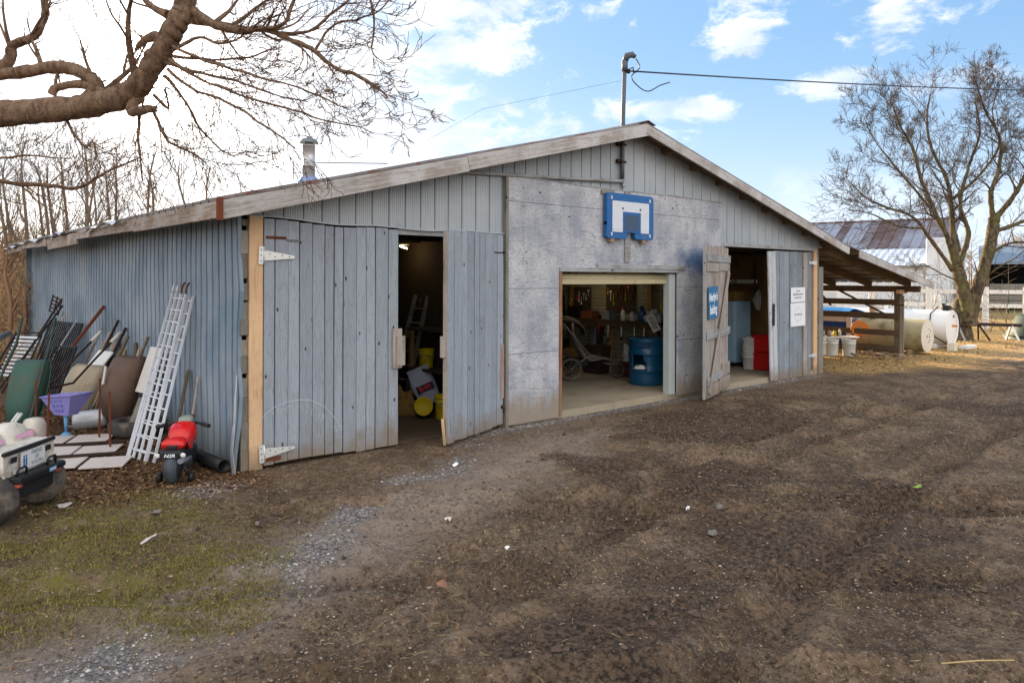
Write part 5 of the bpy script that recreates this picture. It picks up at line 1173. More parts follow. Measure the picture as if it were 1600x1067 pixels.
mb = MB(); [mb.box(-.038 + i * .02, -.008, .0012, -.026 + i * .02, .009, .002, Mq) for i in range(4)]; mb.build('sticker_print', m_white, tc)
# toy motorbike
bk = thing('toy_motorbike', 'small red ride-on toy motorbike standing before the wall', 'toy motorbike', (-.82, -.05, 0), R(-32))
def bike_wheel(y, r, w, nm='wheel'):
    n = 32; k = 7; vs = []
    for i in range(n):
        a = 2 * math.pi * i / n
        for j in range(k): q = j / (k - 1) * 2 - 1; rr_ = r * (1 - .3 * q * q); vs.append((q * w / 2, math.cos(a) * rr_, math.sin(a) * rr_))
    fs = [(i * k + j, i * k + j + 1, ((i + 1) % n) * k + j + 1, ((i + 1) % n) * k + j) for i in range(n) for j in range(k - 1)]
    o = MB().add(vs, fs, TR(0, y, r), True).build('wheel', plain('worn_plastic_tyre', srgb(66, 72, 80), .55, 0, .3, 9, .2, dirt=srgb(120, 116, 104), dirt_amt=.4), bk)
    for s in (-1, 1): MB().lathe([(r * .72, -.004), (r * .6, .012), (r * .2, .02), (0, .02)], 20, TR(s * w / 2, y, r, ry=R(90 * s))).build('hub', m_black, o)
bike_wheel(.04, .155, .12); bike_wheel(.66, .15, .10)
for s in (-1, 1): MB().lathe([(0, -.01), (.05, -.01), (.05, .03), (0, .03)], 16, TR(s * .15, .10, .05, ry=R(90))).tube([(s * .05, .10, .20), (s * .15, .10, .05)], .015, 8).build('training_wheel', m_black, bk)
# bodywork by cross sections along y : (y, zc, half-width, half-height)
def sect_body(secs, n=16, ex=.75):
    mb = MB(); vs = []
    for (y, zc, hw, hh) in secs:
        for i in range(n): a = 2 * math.pi * i / n; c, s = math.cos(a), math.sin(a); vs.append((math.copysign(abs(c) ** ex, c) * hw, y, zc + math.copysign(abs(s) ** ex, s) * hh))
    fs = [(j * n + i, j * n + (i + 1) % n, (j + 1) * n + (i + 1) % n, (j + 1) * n + i) for j in range(len(secs) - 1) for i in range(n)] + [tuple(range(n - 1, -1, -1)), tuple((len(secs) - 1) * n + i for i in range(n))]
    return mb.add(vs, fs, None, True)
sect_body([(.02, .375, .10, .035), (.05, .39, .115, .05), (.14, .375, .10, .05), (.22, .38, .085, .05)]).build('tail_cowl', m_red, bk)
sect_body([(.20, .36, .07, .05), (.28, .41, .115, .10), (.38, .44, .135, .11), (.48, .43, .12, .12), (.58, .40, .10, .11), (.66, .38, .07, .06)]).build('tank_fairing', m_red, bk)
for s in (-1, 1): MB().prism([(.10, .40), (.24, .30), (.30, .30), (.42, .40), (.3, .42)], s * .10 - .015, s * .10 + .015, Matrix.Rotation(R(90), 4, 'Z')).build('side_fairing', m_red, bk)
sect_body([(.14, .26, .05, .07), (.25, .24, .08, .10), (.45, .24, .08, .11), (.58, .28, .05, .08)]).build('engine_block', m_black, bk)
sect_body([(-.035, .29, .10, .028), (.0, .30, .11, .045), (.1, .31, .09, .05), (.2, .32, .07, .05)], ex=.5).build('tail_frame', m_black, bk)
MB().box(-.055, -.005, .345, .055, .03, .385, b=.008).build('tail_lamp', m_black, bk)
for s in (-1, 1): MB().lathe([(.0, .0), (.022, .0), (.026, .012), (.012, .02), (0, .02)], 14, TR(s * .12, -.045, .30, rx=R(90))).build('indicator', m_white, bk)
MB().tube([(.09, -.04, .24), (.10, .1, .22), (.10, .3, .2)], [.028, .028, .018], 12).build('exhaust', m_steeld, bk)
Mk = Matrix.Translation((-.005, -.062, .298)) @ Matrix.Rotation(R(90), 4, 'X'); MB().box(-.085, -.024, -.003, .085, .024, .001, Mk).build('number_plate', m_black, bk)
text("N2R", .044, Mk @ Matrix.Translation((0, 0, .002)), m_whitepaint, 'lettering', bk, .0006, .001, shear=.25, squash=1.25)
mb = MB(); mb.tube([(-.24, .40, .50), (-.12, .50, .515), (0, .53, .52), (.12, .50, .515), (.24, .40, .50)], .014, 8); mb.tube([(0, .53, .52), (0, .62, .3), (0, .66, .15)], .02, 8); mb.build('handlebar', m_black, bk)
for s in (-1, 1): MB().tube([(s * .17, .46, .51), (s * .26, .385, .498)], .021, 10).build('grip', m_black, bk)
sect_body([(.44, .535, .06, .02), (.50, .545, .075, .045), (.58, .54, .06, .045), (.64, .50, .03, .03)]).build('dash_cowl', plain('dusty_grey_visor', srgb(128, 138, 130), .5, 0, .2, 8, .1), bk)

# aluminium ladders leaning on the side wall
ld = thing('aluminium_ladder', 'pair of nested aluminium ladders leaning steeply on the side wall', 'ladder', (-.065, -.02, 0))
def ladder_section(A, B, A2, B2, rails, rungs, rad):
    A, B, A2, B2 = map(Vector, (A, B, A2, B2))
    for q in rails:
        MB().beam(A.lerp(B, q), A2.lerp(B2, q), .022, .030, up=(1, 0, 0)).build('side_rail', m_alu, ld)
    for i in range(rungs):
        q = (i + .6) / rungs; MB().tube([A.lerp(A2, q), B.lerp(B2, q)], rad, 8).build('rung', m_alu, ld)
ladder_section((-.80, 1.44, .02), (-.70, 1.12, .0), (-.11, 2.14, 1.84), (-.10, 1.66, 1.84), (0, .33, .66, 1), 13, .011)
ladder_section((-.80, 1.40, .02), (-.64, 1.00, .0), (-.065, 2.05, 1.80), (-.055, 1.53, 1.82), (0, .72, 1), 12, .011)
for q in (0, .33, .66, 1): p = Vector((-.11, 2.14, 1.84)).lerp(Vector((-.10, 1.66, 1.84)), q); MB().tube([p, p + Vector((.01, .01, .08)), p + Vector((.05, .03, .14))], .012, 6).build('rail_tip', m_alu if q < .6 else m_rust, ld)
t = MB().box(0, -.20, 0, .02, .20, .62, b=.003).build('white_board', m_whitedirty, None, (-.36, 2.82, .52), (0, R(19), R(8))); tag(t, 'white board with a latch behind the ladders', 'board')
t = MB().box(0, -.16, 0, .02, .16, .50, b=.003).build('grey_board', m_greyz, None, (-.58, 2.52, .02), (0, R(22), R(8))); tag(t, 'worn grey board standing below the white one behind the ladders', 'board')

# black drain pipe, planks, shovel near the corner
t = thing('drain_pipe', 'black plastic drain pipe lying along the foot of the side wall', 'pipe', (-.27, .06, .075), R(6)); mb = MB(); mb.tube([(0, 0, 0), (0, 1.3, .01)], .06, 20, cap=False); o = mb.build('pipe_wall', m_black, t); md = o.modifiers.new('t', 'SOLIDIFY'); md.thickness = .006
def lean(name, label, cat, x0, y0, h, topx, dy, w, th, mat, group=None, tube=False):
    topx = min(topx, -.05 - .14 * max(0, 1 - y0 / 4)); o = MB(); a = Vector((x0, y0, 0)); b = Vector((topx, y0 + dy, h))
    if tube: o.tube([a, a.lerp(b, .5), b], w / 2, 8)
    else: o.beam(a, b, w, th, up=(1, 0, 0))
    return tag(o.build(name, mat), label, cat, group)
lean('leaning_plank', 'dark brown plank leaning on the wall right of the ladders', 'plank', -.38, 1.42, .92, -.05, .2, .09, .02, m_oldz)
lean('garden_tool', 'tool with a worn straw coloured handle right of the ladders', 'tool', -.30, 1.15, .88, -.04, .08, .03, .03, m_bare, tube=True)
t = tag(MB().tube([(-.31, 1.10, .0), (-.27, 1.14, .30), (-.22, 1.18, .45)], .02, 8).build('tool_socket', m_rust), 'rusty iron socket at the foot of the straw handled tool', 'tool head')
lean('leaning_plank', 'thin brown board standing against the wall by the tyre', 'plank', -.12, 4.2, 1.06, -.05, .15, .13, .02, m_oldz)
# the heap against the side wall
def tray_body(mat, L, w0, w1, d, parent, M, nm='tray'):
    """wheelbarrow tray: flared pan with rolled rim; local x across, z up the leaning length, y depth"""
    vs = []; sec = [(0, .55, .15), (.10, .85, .7), (.35, 1, 1), (.7, 1, .9), (.92, .92, .6), (1.0, .8, .25)]
    for (q, s, dd) in sec:
        w = (w0 + (w1 - w0) * q) * s / 2
        vs += [(-w, 0, q * L), (-w * .8, d * dd * .7, q * L), (-w * .45, d * dd, q * L), (w * .45, d * dd, q * L), (w * .8, d * dd * .7, q * L), (w, 0, q * L)]
    fs = [(i * 6 + j, i * 6 + j + 1, i * 6 + 7 + j, i * 6 + 6 + j) for i in range(len(sec) - 1) for j in range(5)]
    fs += [(0, 5, 4, 3, 2, 1)]
    mb = MB(); mb.add(vs, fs, M, True); o = mb.build(nm, mat, parent); md = o.modifiers.new('t', 'SOLIDIFY'); md.thickness = .006
    rim = [Vector((-(w0 + (w1 - w0) * q) * s / 2, 0, q * L)) for (q, s, dd) in sec] ; rim2 = [Vector((-p.x, p.y, p.z)) for p in rim][::-1]
    MB().tube([M @ p for p in rim + rim2 + [rim[0]]], .011, 6).build('rim', mat, o)
    return o
gb = thing('wheelbarrow', 'chipped green wheelbarrow stood on end at the left of the heap', 'wheelbarrow', (-1.55, 3.85, 0), R(-35), 'wheelbarrows stood on end')
tray_body(m_green, .92, .42, .52, -.22, gb, TR(0, 0, .04, rx=R(-18), rz=R(0)))
mb = MB()
for s in (-.24, .24): mb.tube([(s * 1.3, -.55, .05), (s * 1.15, -.30, .30), (s, .05, .85), (s * .9, .28, 1.15), (s * .9, .42, 1.48)], .018, 8)
mb.build('handles', m_dgreen, gb)
MB().tube([(-.10, .30, .2), (.0, .42, .12), (.1, .30, .2)], .012, 6).build('leg_brace', m_steel, gb)
be = thing('wheelbarrow', 'beige wheelbarrow with rust blooms, its underside facing out', 'wheelbarrow', (-.86, 4.35, 0), R(-62), 'wheelbarrows stood on end')
tray_body(m_beige, .80, .55, .70, -.20, be, TR(0, 0, .0, rx=R(-20)))
mb = MB()
for s in (-.20, .20): mb.tube([(s * .4, -.42, .52), (s * .9, -.15, .56), (s, .20, .88), (s, .50, 1.12)], .017, 8)
mb.build('handles', m_rustdk, be)
for s in (-.20, .20): MB().tube([(s, .44, 1.08), (s, .62, 1.22)], .026, 8).build('grip', m_whitedirty, be)
br = thing('wheelbarrow', 'brown rusty wheelbarrow tray with a pale sticker, right of the heap', 'wheelbarrow', (-.52, 3.30, 0), R(-66), 'wheelbarrows stood on end')
tray_body(m_brown, .90, .50, .66, -.28, br, TR(0, 0, .08, rx=R(-14)))
MB().box(-.10, -.36, .56, -.07, -.34, .80, TR(0, .08, 0, rx=R(-10))).build('sticker', m_whitedirty, br)
mb = MB()
for s in (-.20, .20): mb.tube([(s, .10, .85), (s, .30, 1.22)], .022, 8)
mb.build('handles', m_oldz, br)
# more poles standing in the heap
for (x, y, h, tx, dy, w, m_, lb) in (
    (-.75, 5.0, 1.35, -.03, .35, .055, m_rustdk, 'tall dark brown pole leaning right of the beige wheelbarrow'),
    (-.70, 4.6, 1.25, -.04, .3, .06, m_rustdk, 'short thick dark post leaning between the two right hand barrows'),
    (-1.2, 6.1, 1.55, -.03, .2, .07, m_rust, 'red brown post rising behind the dark grille'),
    (-1.3, 8.0, 1.6, -.2, 1.1, .05, m_rustdk, 'dark angle iron slanting up to the left of the grille'),
    (-1.5, 7.4, 1.5, -.3, 1.0, .04, m_blackiron, 'thin black bar beside the dark angle iron'),
    (-1.8, 7.0, 1.05, -1.1, .9, .05, m_blackiron, 'short bent black bar low at the left of the heap')):
    lean('leaning_pole', lb, 'pole', x, y, h, tx, dy, w, w * .7, m_, 'poles leaning in the heap')
cr_ = thing('slotted_rack', 'small slotted metal rack on top of the slanting angle iron', 'rack', (-.30, 8.9, 1.30), R(-60)); mb = MB()
for i in range(5): mb.box(-.24 + i * .0, -.01, i * .075, .02, .01, i * .075 + .02)
for x in (-.24, -.12, .0): mb.box(x, -.012, 0, x + .02, .008, .34)
mb.build('rack_grid', m_rustdk, cr_, None, (0, R(18), 0))
def grille(label, loc, rz, tilt, w, h, nb, mat, cross=3, wf=.03, slw=.018):
    g = thing('metal_grille', label, 'grille', loc, rz, 'metal grilles leaning in the heap'); M = Matrix.Rotation(R(tilt), 4, 'X')
    MB().box(-w / 2, -.012, 0, -w / 2 + wf, .012, h, M).box(w / 2 - wf, -.012, 0, w / 2, .012, h, M).box(-w / 2 + wf, -.012, 0, w / 2 - wf, .012, wf, M).box(-w / 2 + wf, -.012, h - wf, w / 2 - wf, .012, h, M).build('frame', mat, g)
    mb = MB()
    for i in range(nb): x = -w / 2 + wf + (w - 2 * wf) * (i + .5) / nb; mb.box(x - slw / 2, -.008, wf, x + slw / 2, .008, h - wf, M)
    for j in range(cross): z = h * (j + 1) / (cross + 1); mb.box(-w / 2 + wf, .009, z - .012, w / 2 - wf, .02, z + .012, M)
    mb.build('bars', mat, g); return g
grille('tall dark grille of close upright bars against the side wall', (-.60, 8.3, .10), R(-80), -18, 1.55, 1.15, 17, m_blackiron, 0, slw=.03)
grille('narrower grille with cross bars leaning in front of the tall one', (-1.0, 5.9, .05), R(-70), -22, .62, .95, 9, m_blackiron, 4, slw=.02)
ch_ = thing('slatted_chair', 'folded chair with pale blue slats behind the heap', 'chair', (-1.15, 8.6, .1), R(-62)); M = Matrix.Rotation(R(-26), 4, 'X'); mb = MB()
for i in range(11): mb.box(-.32, -.008, .12 + i * .075, .32, .008, .16 + i * .075, M)
mb.build('slats', m_steel, ch_); MB().tube([M @ Vector(p) for p in ((-.34, 0, 0), (-.34, 0, .95), (-.28, 0, .99), (.28, 0, .99), (.34, 0, .95), (.34, 0, 0))], .014, 8).build('frame', m_blackiron, ch_)
t = tag(MB().tube([(-3.2, 6.5, .25), (-2.0, 7.8, .62), (-1.1, 8.9, .98)], .055, 14).build('grey_pipe', m_steeld), 'fat grey pipe slanting up from the far left edge', 'pipe')
for i, (x, y, h, tx, dy, w, m_, lb) in enumerate((
    (-.55, 5.4, 1.12, -.04, .5, .10, m_bare, 'weathered grey board leaning behind the beige barrow'), (-.9, 5.2, .95, -.3, .6, .07, m_oldz, 'brown stick leaning across the beige barrow rim'), (-.62, 6.2, 1.18, -.05, .2, .05, m_greyz, 'grey stake leaning between the grille and the offcuts'),
    (-1.1, 6.8, 1.25, -.2, .9, .035, m_steel, 'bright steel tube slanting behind the green barrow'), (-.35, 3.9, .98, -.04, .2, .08, m_bare, 'pale board standing behind the brown barrow tray'), (-1.75, 6.0, .95, -1.2, .9, .03, m_rust, 'rusty bar slanting at the left of the green barrow'))):
    lean('leaning_pole', lb, 'pole', x, y, h, tx, dy, w, w * .5, m_, 'poles leaning in the heap')
wd = [('short board end with split tip, leftmost of the pale offcuts', -.62, 4.9, 1.02, .05), ('pale squared offcut in the middle of the heap', -.48, 4.75, 1.08, .09), ('broad pale board end beside the brown pole', -.42, 4.95, 1.00, .12), ('yellowish offcut showing under the pale ends', -.40, 4.55, .92, .07)]
for (lb, x, y, h, w) in wd: lean('wood_offcut', lb, 'offcut', x, y, h, x + .35, .45, w, w * .8, m_bare if h > .95 else m_pine, 'pale timber offcuts in the heap')
t = tag(MB().box(0, -.25, 0, .03, .25, .5, b=.01).build('tilted_board', m_white, None, (-.62, 4.9, .52), (0, R(38), R(10))), 'slanting white panel behind the beige barrow handles', 'panel')
# small toys and tins
cart = thing('toy_cart', 'lavender toy shopping cart basket on a light blue foot', 'toy cart', (-1.18, 3.10, 0), R(-58)); mb = MB()
top = [(-.24, -.15), (.24, -.15), (.28, .15), (-.24, .15)]; bot = [(-.10, -.07), (.12, -.07), (.12, .07), (-.10, .07)]
z0, z1 = .30, .52
for (P, s) in ((0, 0),):
    vs = [(x, y, z1 + (.05 if x > 0 else 0)) for x, y in top] + [(x, y, z0) for x, y in bot]
    mb.add(vs, [(1, 2, 6, 5), (2, 3, 7, 6), (3, 0, 4, 7), (4, 5, 6, 7)])
# front face with window holes
def lerp2(u, v):
    a = Vector(vs[4]).lerp(Vector(vs[5]), u); b = Vector(vs[0]).lerp(Vector(vs[1]), u); return a.lerp(b, v)
us = [0, .22, .34, .40, .52, .58, .70, .78, 1]; vv = [0, .12, .3, .38, .56, .64, .82, 1]; 
for i in range(8):
    for j in range(7):
        if i in (1, 3, 5) and j in (1, 3, 5): continue
        mb.add([lerp2(us[i], vv[j]), lerp2(us[i + 1], vv[j]), lerp2(us[i + 1], vv[j + 1]), lerp2(us[i], vv[j + 1])], [(0, 1, 2, 3)])
o = mb.build('basket', m_lav, cart); md = o.modifiers.new('t', 'SOLIDIFY'); md.thickness = .006
MB().tube([(x * 1.03, y * 1.03, z1 + (.05 if x > 0 else 0)) for x, y in top + top[:1]], .011, 6).build('rim', m_lav, cart)
MB().tube([(.01, 0, .30), (.01, 0, .08)], [.03, .018], 10).lathe([(0, .06), (.03, .06), (.07, .03), (.07, .02), (0, .0)], 14, TR(.01, 0, .01)).build('foot', m_ltblue, cart)
rk = thing('toy_rocker', 'white moulded toy shell with a pink band beside the lavender basket', 'toy', (-1.50, 3.15, 0), R(-50)); rk.scale = (.65, .85, .85); sect_body([(-.14, .15, .12, .14), (-.10, .17, .17, .17), (.04, .17, .18, .17), (.10, .15, .14, .14)], ex=.6).build('shell', m_offw, rk)
MB().tube([(-.20, -.14, .42), (-.30, -.17, .30), (-.36, -.18, .12), (-.40, -.2, .02)], .024, 8).tube([(-.12, -.15, .42), (-.22, -.18, .30), (-.26, -.2, .12), (-.30, -.22, .02)], .024, 8).build('white_arms', m_white, rk); MB().box(-.17, -.205, .09, .17, -.16, .20, b=.02).build('band', m_pink, rk)
wc = thing('watering_can', 'dented pale grey metal can lying beside the tyre', 'can', (-.80, 3.55, .12), R(-25)); MB().lathe([(0, -.2), (.12, -.2), (.125, -.18), (.125, .16), (.10, .2), (0, .2)], 22, TR(0, 0, 0, ry=R(84))).build('can_body', m_alu, wc); MB().tube([(-.20, -.04, .09), (-.28, -.06, .07), (-.28, -.08, -.06), (-.2, -.06, -.08)], .011, 8).build('handle', m_white, wc); MB().tube([(-.05, 0, .12), (-.04, .02, .2), (.03, .02, .13)], .01, 6).build('spout', m_steeld, wc)
ty = thing('old_tyre', 'worn car tyre lying flat at the foot of the side wall', 'tyre', (-.44, 2.75, .0)); mb = MB(); n = 44; pr = [(.19, .02), (.24, .0), (.31, .01), (.33, .05), (.33, .15), (.31, .19), (.24, .2), (.19, .18), (.20, .10)]
mb.lathe(pr + pr[:1], n).build('tyre_ring', m_rubber, ty)
for i, (x, y, h, lb) in enumerate(((-.90, 2.60, .78, 'rusty rod standing left of the pair before the tyre'), (-.92, 1.95, .70, 'rusty rod standing nearest the ladders'), (-1.47, 3.35, .72, 'thin rusty rod left of the toy shell'), (-1.42, 2.85, .62, 'thick rusty rod in front of the toy shell'))):
    tag(MB().beam((x, y, -.02), (x + rng.uniform(-.02, .02), y, h), .022, .022, up=(1, 0, 0)).build('rusty_rod', m_rust), lb, 'rod', 'rusty rods standing in the ground')
# paving boards on the ground, in three tilted rows with two dark battens
pv = [(-1.10, 1.12), (-1.42, 1.30), (-1.12, 1.78), (-1.45, 1.92), (-1.05, 2.42), (-1.40, 2.55)]
rows = [D(0, 0, 0)]
pa = 0
for i, (x, y) in enumerate([(-1.12, 1.22), (-1.52, 1.46), (-1.06, 1.90), (-1.46, 2.12), (-.98, 2.62), (-1.40, 2.84)]):
    lb = ['nearest', 'nearest row left', 'middle row right', 'middle row left', 'farthest row right', 'farthest row left'][i]
    tag(MB().box(-.215, -.24, 0, .215, .24, .018, b=.003).build('ground_slab', m_tilew, None, (x, y, .022 + i * .002), (R(rng.uniform(-1.5, 1.5)), R(rng.uniform(-1.5, 1.5)), R(-26))), 'pale square slab on the leaves, ' + lb + (' corner towards the ladders' if i == 0 else ' of the six'), 'slab', 'pale slabs laid on the leaves')
for i, ((x0, y0), (x1, y1)) in enumerate((((-1.75, 1.80), (-.78, 1.42)), ((-1.72, 2.52), (-.72, 2.08)))): tag(MB().beam((x0, y0, .06), (x1, y1, .06), .035, .03).build('batten', m_rustdk), ['dark batten lying across the nearer slabs', 'dark batten lying across the farther slabs'][i], 'batten', 'battens on the slabs')
# loose scraps on the yard
def scrap(nm, lb, cat, p, s, mat, seed, rz=0):
    vs = []; r = random.Random(seed); n = 9
    for i in range(n): a = 2 * math.pi * i / n; q = r.uniform(.6, 1.1); vs.append((math.cos(a) * s[0] * q, math.sin(a) * s[1] * q, r.uniform(.006, .03) * s[2]))
    vs.append((0, 0, .03 * s[2])); fs = [(i, (i + 1) % n, n) for i in range(n)]
    o = MB().add(vs, fs).build(nm, mat, None, (p[0], p[1], float(ground_h(np.array([p[0]]), np.array([p[1]]))[0]) + .004), (0, 0, rz)); md = o.modifiers.new('t', 'SOLIDIFY'); md.thickness = .003; return tag(o, lb, cat)
def gp(x, y): d = ray(x, y); t = -2.05 / d.z; return CAM + d * t
def flat(nm, lb, cat, px, s, mat, seed, rz=0): return scrap(nm, lb, cat, gp(*px), s, mat, seed, rz)
flat('cardboard_piece', 'diamond of brown card on the grass before the toy car wheel', 'card', (103, 792), (.09, .06, .6), m_tilew, 1, .5)
flat('torn_paper', 'torn tan strip lying across the grass', 'paper', (232, 851), (.10, .02, 1), m_tilew, 2, .7)
flat('flat_stone', 'flat blue grey stone at the edge of the grass', 'stone', (246, 805), (.05, .035, 1.2), m_ystone, 3)
flat('pale_stone', 'pale lump of stone near the end of the gravel spill', 'stone', (405, 816), (.03, .025, 1.5), m_ystone, 4)
flat('paper_scrap', 'white paper scrap on the mud before the ajar door', 'paper', (713, 726), (.04, .03, 1.6), m_paper, 5)
flat('paper_scrap', 'crumpled white scrap in the middle of the yard', 'paper', (793, 875), (.028, .016, 1.6), m_paper, 6)
flat('paper_scrap', 'white scrap on the mud to the right', 'paper', (1075, 796), (.028, .02, 1.6), m_paper, 7)
flat('green_leaf', 'single bright green leaf on the mud at the right', 'leaf', (1436, 761), (.07, .05, 1.6), plain('fresh_green_leaf', srgb(140, 170, 70), .6), 8)
flat('brown_leaf', 'curled brown leaf in the foreground mud', 'leaf', (692, 942), (.05, .05, 2.2), plain('curled_leaf', srgb(140, 100, 78), .8), 9)
flat('wood_chip', 'chip of grey wood in the middle of the yard', 'wood chip', (760, 844), (.05, .014, 1.4), m_bare, 10, .9)
flat('fallen_leaf', 'pale dead leaf on the mud left of the wood chip', 'leaf', (700, 819), (.035, .03, 1.4), m_tilew, 11)
flat('wood_chip', 'long pale splinter of wood near the gravel band', 'wood chip', (497, 928), (.07, .010, 1.0), m_bare, 12, .9)
p = gp(1530, 1040); tag(MB().tube([(p.x - .17, p.y + .12, .03), (p.x, p.y + .0, .035), (p.x + .16, p.y - .12, .03)], .004, 5).build('straw_stalk', m_straw), 'long straw stalk in the bottom right corner', 'straw')
for i, (px, lb) in enumerate((((1125, 790), 'largest grey stone right of the middle of the yard'), ((1114, 831), 'grey stone just nearer than the largest one'), ((1330, 648), 'small grey stone near the ruts at the right'))):
    p = gp(*px); o = lump(.045, .035, .03, i + 20, .45, 16, 8).build('yard_stone', m_ystone, None, (p.x, p.y, -.01)); tag(o, lb, 'stone')

# ------------------------------------------------------------------ right side: tanks, boat, buckets
def tank(label, loc, r, L, body, cap, capy=.06, rz=0):
    t = thing('fuel_tank', label, 'fuel tank', loc, rz, 'fuel tanks beyond the lean to')
    M = TR(0, 0, 0, rx=R(-90)); n = 48
    MB().lathe([(r, 0), (r, L)], n, Matrix.Translation((0, 0, 0)) @ M).build('tank_shell', body, t)
    MB().lathe([(r + .008, -.004), (r + .008, .03)], n, M).build('rim_band', body, t); MB().lathe([(r + .008, L - .03), (r + .008, L)], n, M).build('rim_band', body, t)
    for q in (.34, .67): MB().lathe([(r, L * q - .012), (r + .006, L * q - .006), (r + .006, L * q + .006), (r, L * q + .012)], n, M).build('weld_seam', body, t)
    MB().lathe([(0, -.025), (r * .6, -.02), (r * .97, .0), (r + .006, .0)], n, M).build('tank_end', cap, t); MB().lathe([(r, L), (0, L + .02)], n, M).build('tank_end', body, t)
    return t
tt = tank('mildewed tan tank lying behind the lean-to post', (18.72, .10, .50), .44, 1.8, m_tan, m_tancap)
for k in range(9): a = rng.uniform(0, 6.28); q = rng.uniform(.03, .2); MB().lathe([(0, 0), (.018, 0), (.012, .012), (0, .012)], 8, TR(q * math.cos(a), -.022, q * math.sin(a), rx=R(90))).build('rust_spot', m_rustdk, tt)
for y in (.35, 1.4): b_ = tag(MB().box(-.42, -.05, 0, .42, .05, .12, b=.01).build('support_block', m_pine, None, (18.72, .1 + y, 0)), 'timber block under the %s end of the tan tank' % ('near' if y < 1 else 'far'), 'block', 'blocks under the tanks')
wt = tank('white tank with a black hose looped over its end', (21.15, .30, .60), .52, 3.2, m_wtank, m_wtank)
for y in (.35, 2.4): tag(MB().box(-.46, -.06, 0, .46, .06, .14, b=.01).build('support_block', m_white, None, (21.15, .3 + y, 0)), 'white block under the %s end of the white tank' % ('near' if y < 1 else 'far'), 'block', 'blocks under the tanks')
tag(MB().box(-.32, -.12, 0, .45, .12, .10, b=.01).build('concrete_pad', m_white, None, (21.3, -.05, 0)), 'white slab on the ground before the white tank', 'slab')
tag(MB().box(-.12, -.1, 0, .12, .1, .24, b=.01).build('white_box', m_tancap, None, (20.25, .0, 0)), 'small cream block between the two tanks', 'block')
MB().tube([(-.10, .35, .62), (-.42, .45, .42), (-.57, .42, .05), (-.52, .30, -.25), (-.34, .02, -.46), (-.04, -.10, -.50), (.20, -.10, -.24), (.31, -.10, .12), (.26, -.07, .42), (.10, .10, .62)], .018, 8).build('hose', m_black, wt)
MB().box(-.12, .05, .50, .10, .25, .66, b=.02).tube([(-.1, .15, .6), (-.22, .1, .72), (-.3, .05, .86)], .012, 6).lathe([(0, .5), (.05, .5), (.05, .72), (0, .72)], 14, TR(.14, .3, 0)).build('pump', m_black, wt)
MB().box(-.16, -.035, -.03, .28, -.026, .03, TR(.05, 0, .06, ry=R(4)), b=.003).build('rust_streak', m_orange, wt)
MB().lathe([(0, .48), (.07, .48), (.07, .6), (0, .6)], 16, TR(0, 1.5, 0)).build('filler_cap', m_tancap, wt)
Me = TR(-.0, 1.9, .52); MB().prism([(.17 * math.cos(R(a)), .17 * math.sin(R(a))) for a in range(0, 181, 15)], -.01, .01, Me).build('lifting_lug', m_wtank, wt)
for (x, z) in ((-.02, .30), (.06, .30)): MB().box(x, -.03, z, x + .05, -.02, z + .08).build('warning_label', m_ink, wt)
bo = thing('covered_boat', 'white and blue boat under a blue tarp beyond the rails', 'boat', (18.9, 2.1, 0), R(-4)); mb = MB()
secs = [(0, .55, .50), (.3, .62, .5), (2, .72, .48), (4, .7, .5), (5.2, .35, .6)]
def hull(z0f, z1f, sc, mat, nm):
    vs = []
    for (y, hw, zb) in secs: vs += [(-hw * z0f[1], y - z0f[0] * 0, z0f[0]), (-hw * z1f[1], y - (.15 if y == 0 else 0) * (z1f[0] > .7), z1f[0]), (hw * z1f[1], y - (.15 if y == 0 else 0) * (z1f[0] > .7), z1f[0]), (hw * z0f[1], y, z0f[0])]
    fs = [(i * 4 + j, i * 4 + (j + 1) % 4, i * 4 + 4 + (j + 1) % 4, i * 4 + 4 + j) for i in range(len(secs) - 1) for j in range(4)] + [(3, 2, 1, 0), tuple(16 + j for j in range(4))]
    MB().add(vs, fs).build(nm, mat, bo)
hull((.15, .8), (.80, .98), 1, m_boatb, 'lower_hull'); hull((.802, .99), (1.0, 1.06), 1, m_boatw, 'upper_hull')
mb = MB(); vs = []
for (y, hw, zb) in secs:
    for i in range(9): q = i / 8 * 2 - 1; vs.append((q * hw * 1.1, y, .96 + .22 * (1 - abs(q) ** 1.6) + .03 * math.sin(y * 9 + i)))
mb.add(vs, [(j * 9 + i, j * 9 + i + 1, j * 9 + 10 + i, j * 9 + 9 + i) for j in range(4) for i in range(8)]).build('tarp', m_tarp, bo)
MB().box(-.62, -.16, .2, -.56, -.02, .95, TR(0, 0, 0, ry=0)).build('transom_trim', m_boatw, bo); MB().box(-.3, .2, .0, .3, .4, .22).box(-.3, 3, 0, .3, 3.2, .22).build('cradle', m_oldx, bo)
mb = MB(); mb.tube([(-.75, 1.9, .35), (-.75, 1.8, .75), (-.75, 1.5, .95), (-.75, 1.2, .72), (-.76, 1.0, .4)], .02, 8); tag(mb.build('bent_pipe', m_rustdk, None, (18.4, 2.0, -.1)), 'dark hoop of pipe before the boat', 'pipe')
pail('white_bucket', 'white pail standing on the tan tank behind the rails', 'bucket', (18.62, 1.5, .94), .14, .42, m_white, 'white buckets by the lean-to', handle=False)
pail('white_bucket', 'squat white pail on top of the white tank behind the post', 'bucket', (21.05, 2.35, 1.115), .13, .26, m_white, 'white buckets by the lean-to', handle=False)
for (x, y, lb) in ((16.25, 1.85, 'white bucket half hidden behind the grey corner board'), (16.36, 1.62, 'white bucket with a dark smudge, left of the last one'), (16.62, 1.28, 'white bucket nearest the lean-to post')):
    pail('white_bucket', lb, 'bucket', (x, y, 0), .175, .44, m_white, 'white buckets by the lean-to', lid=False)
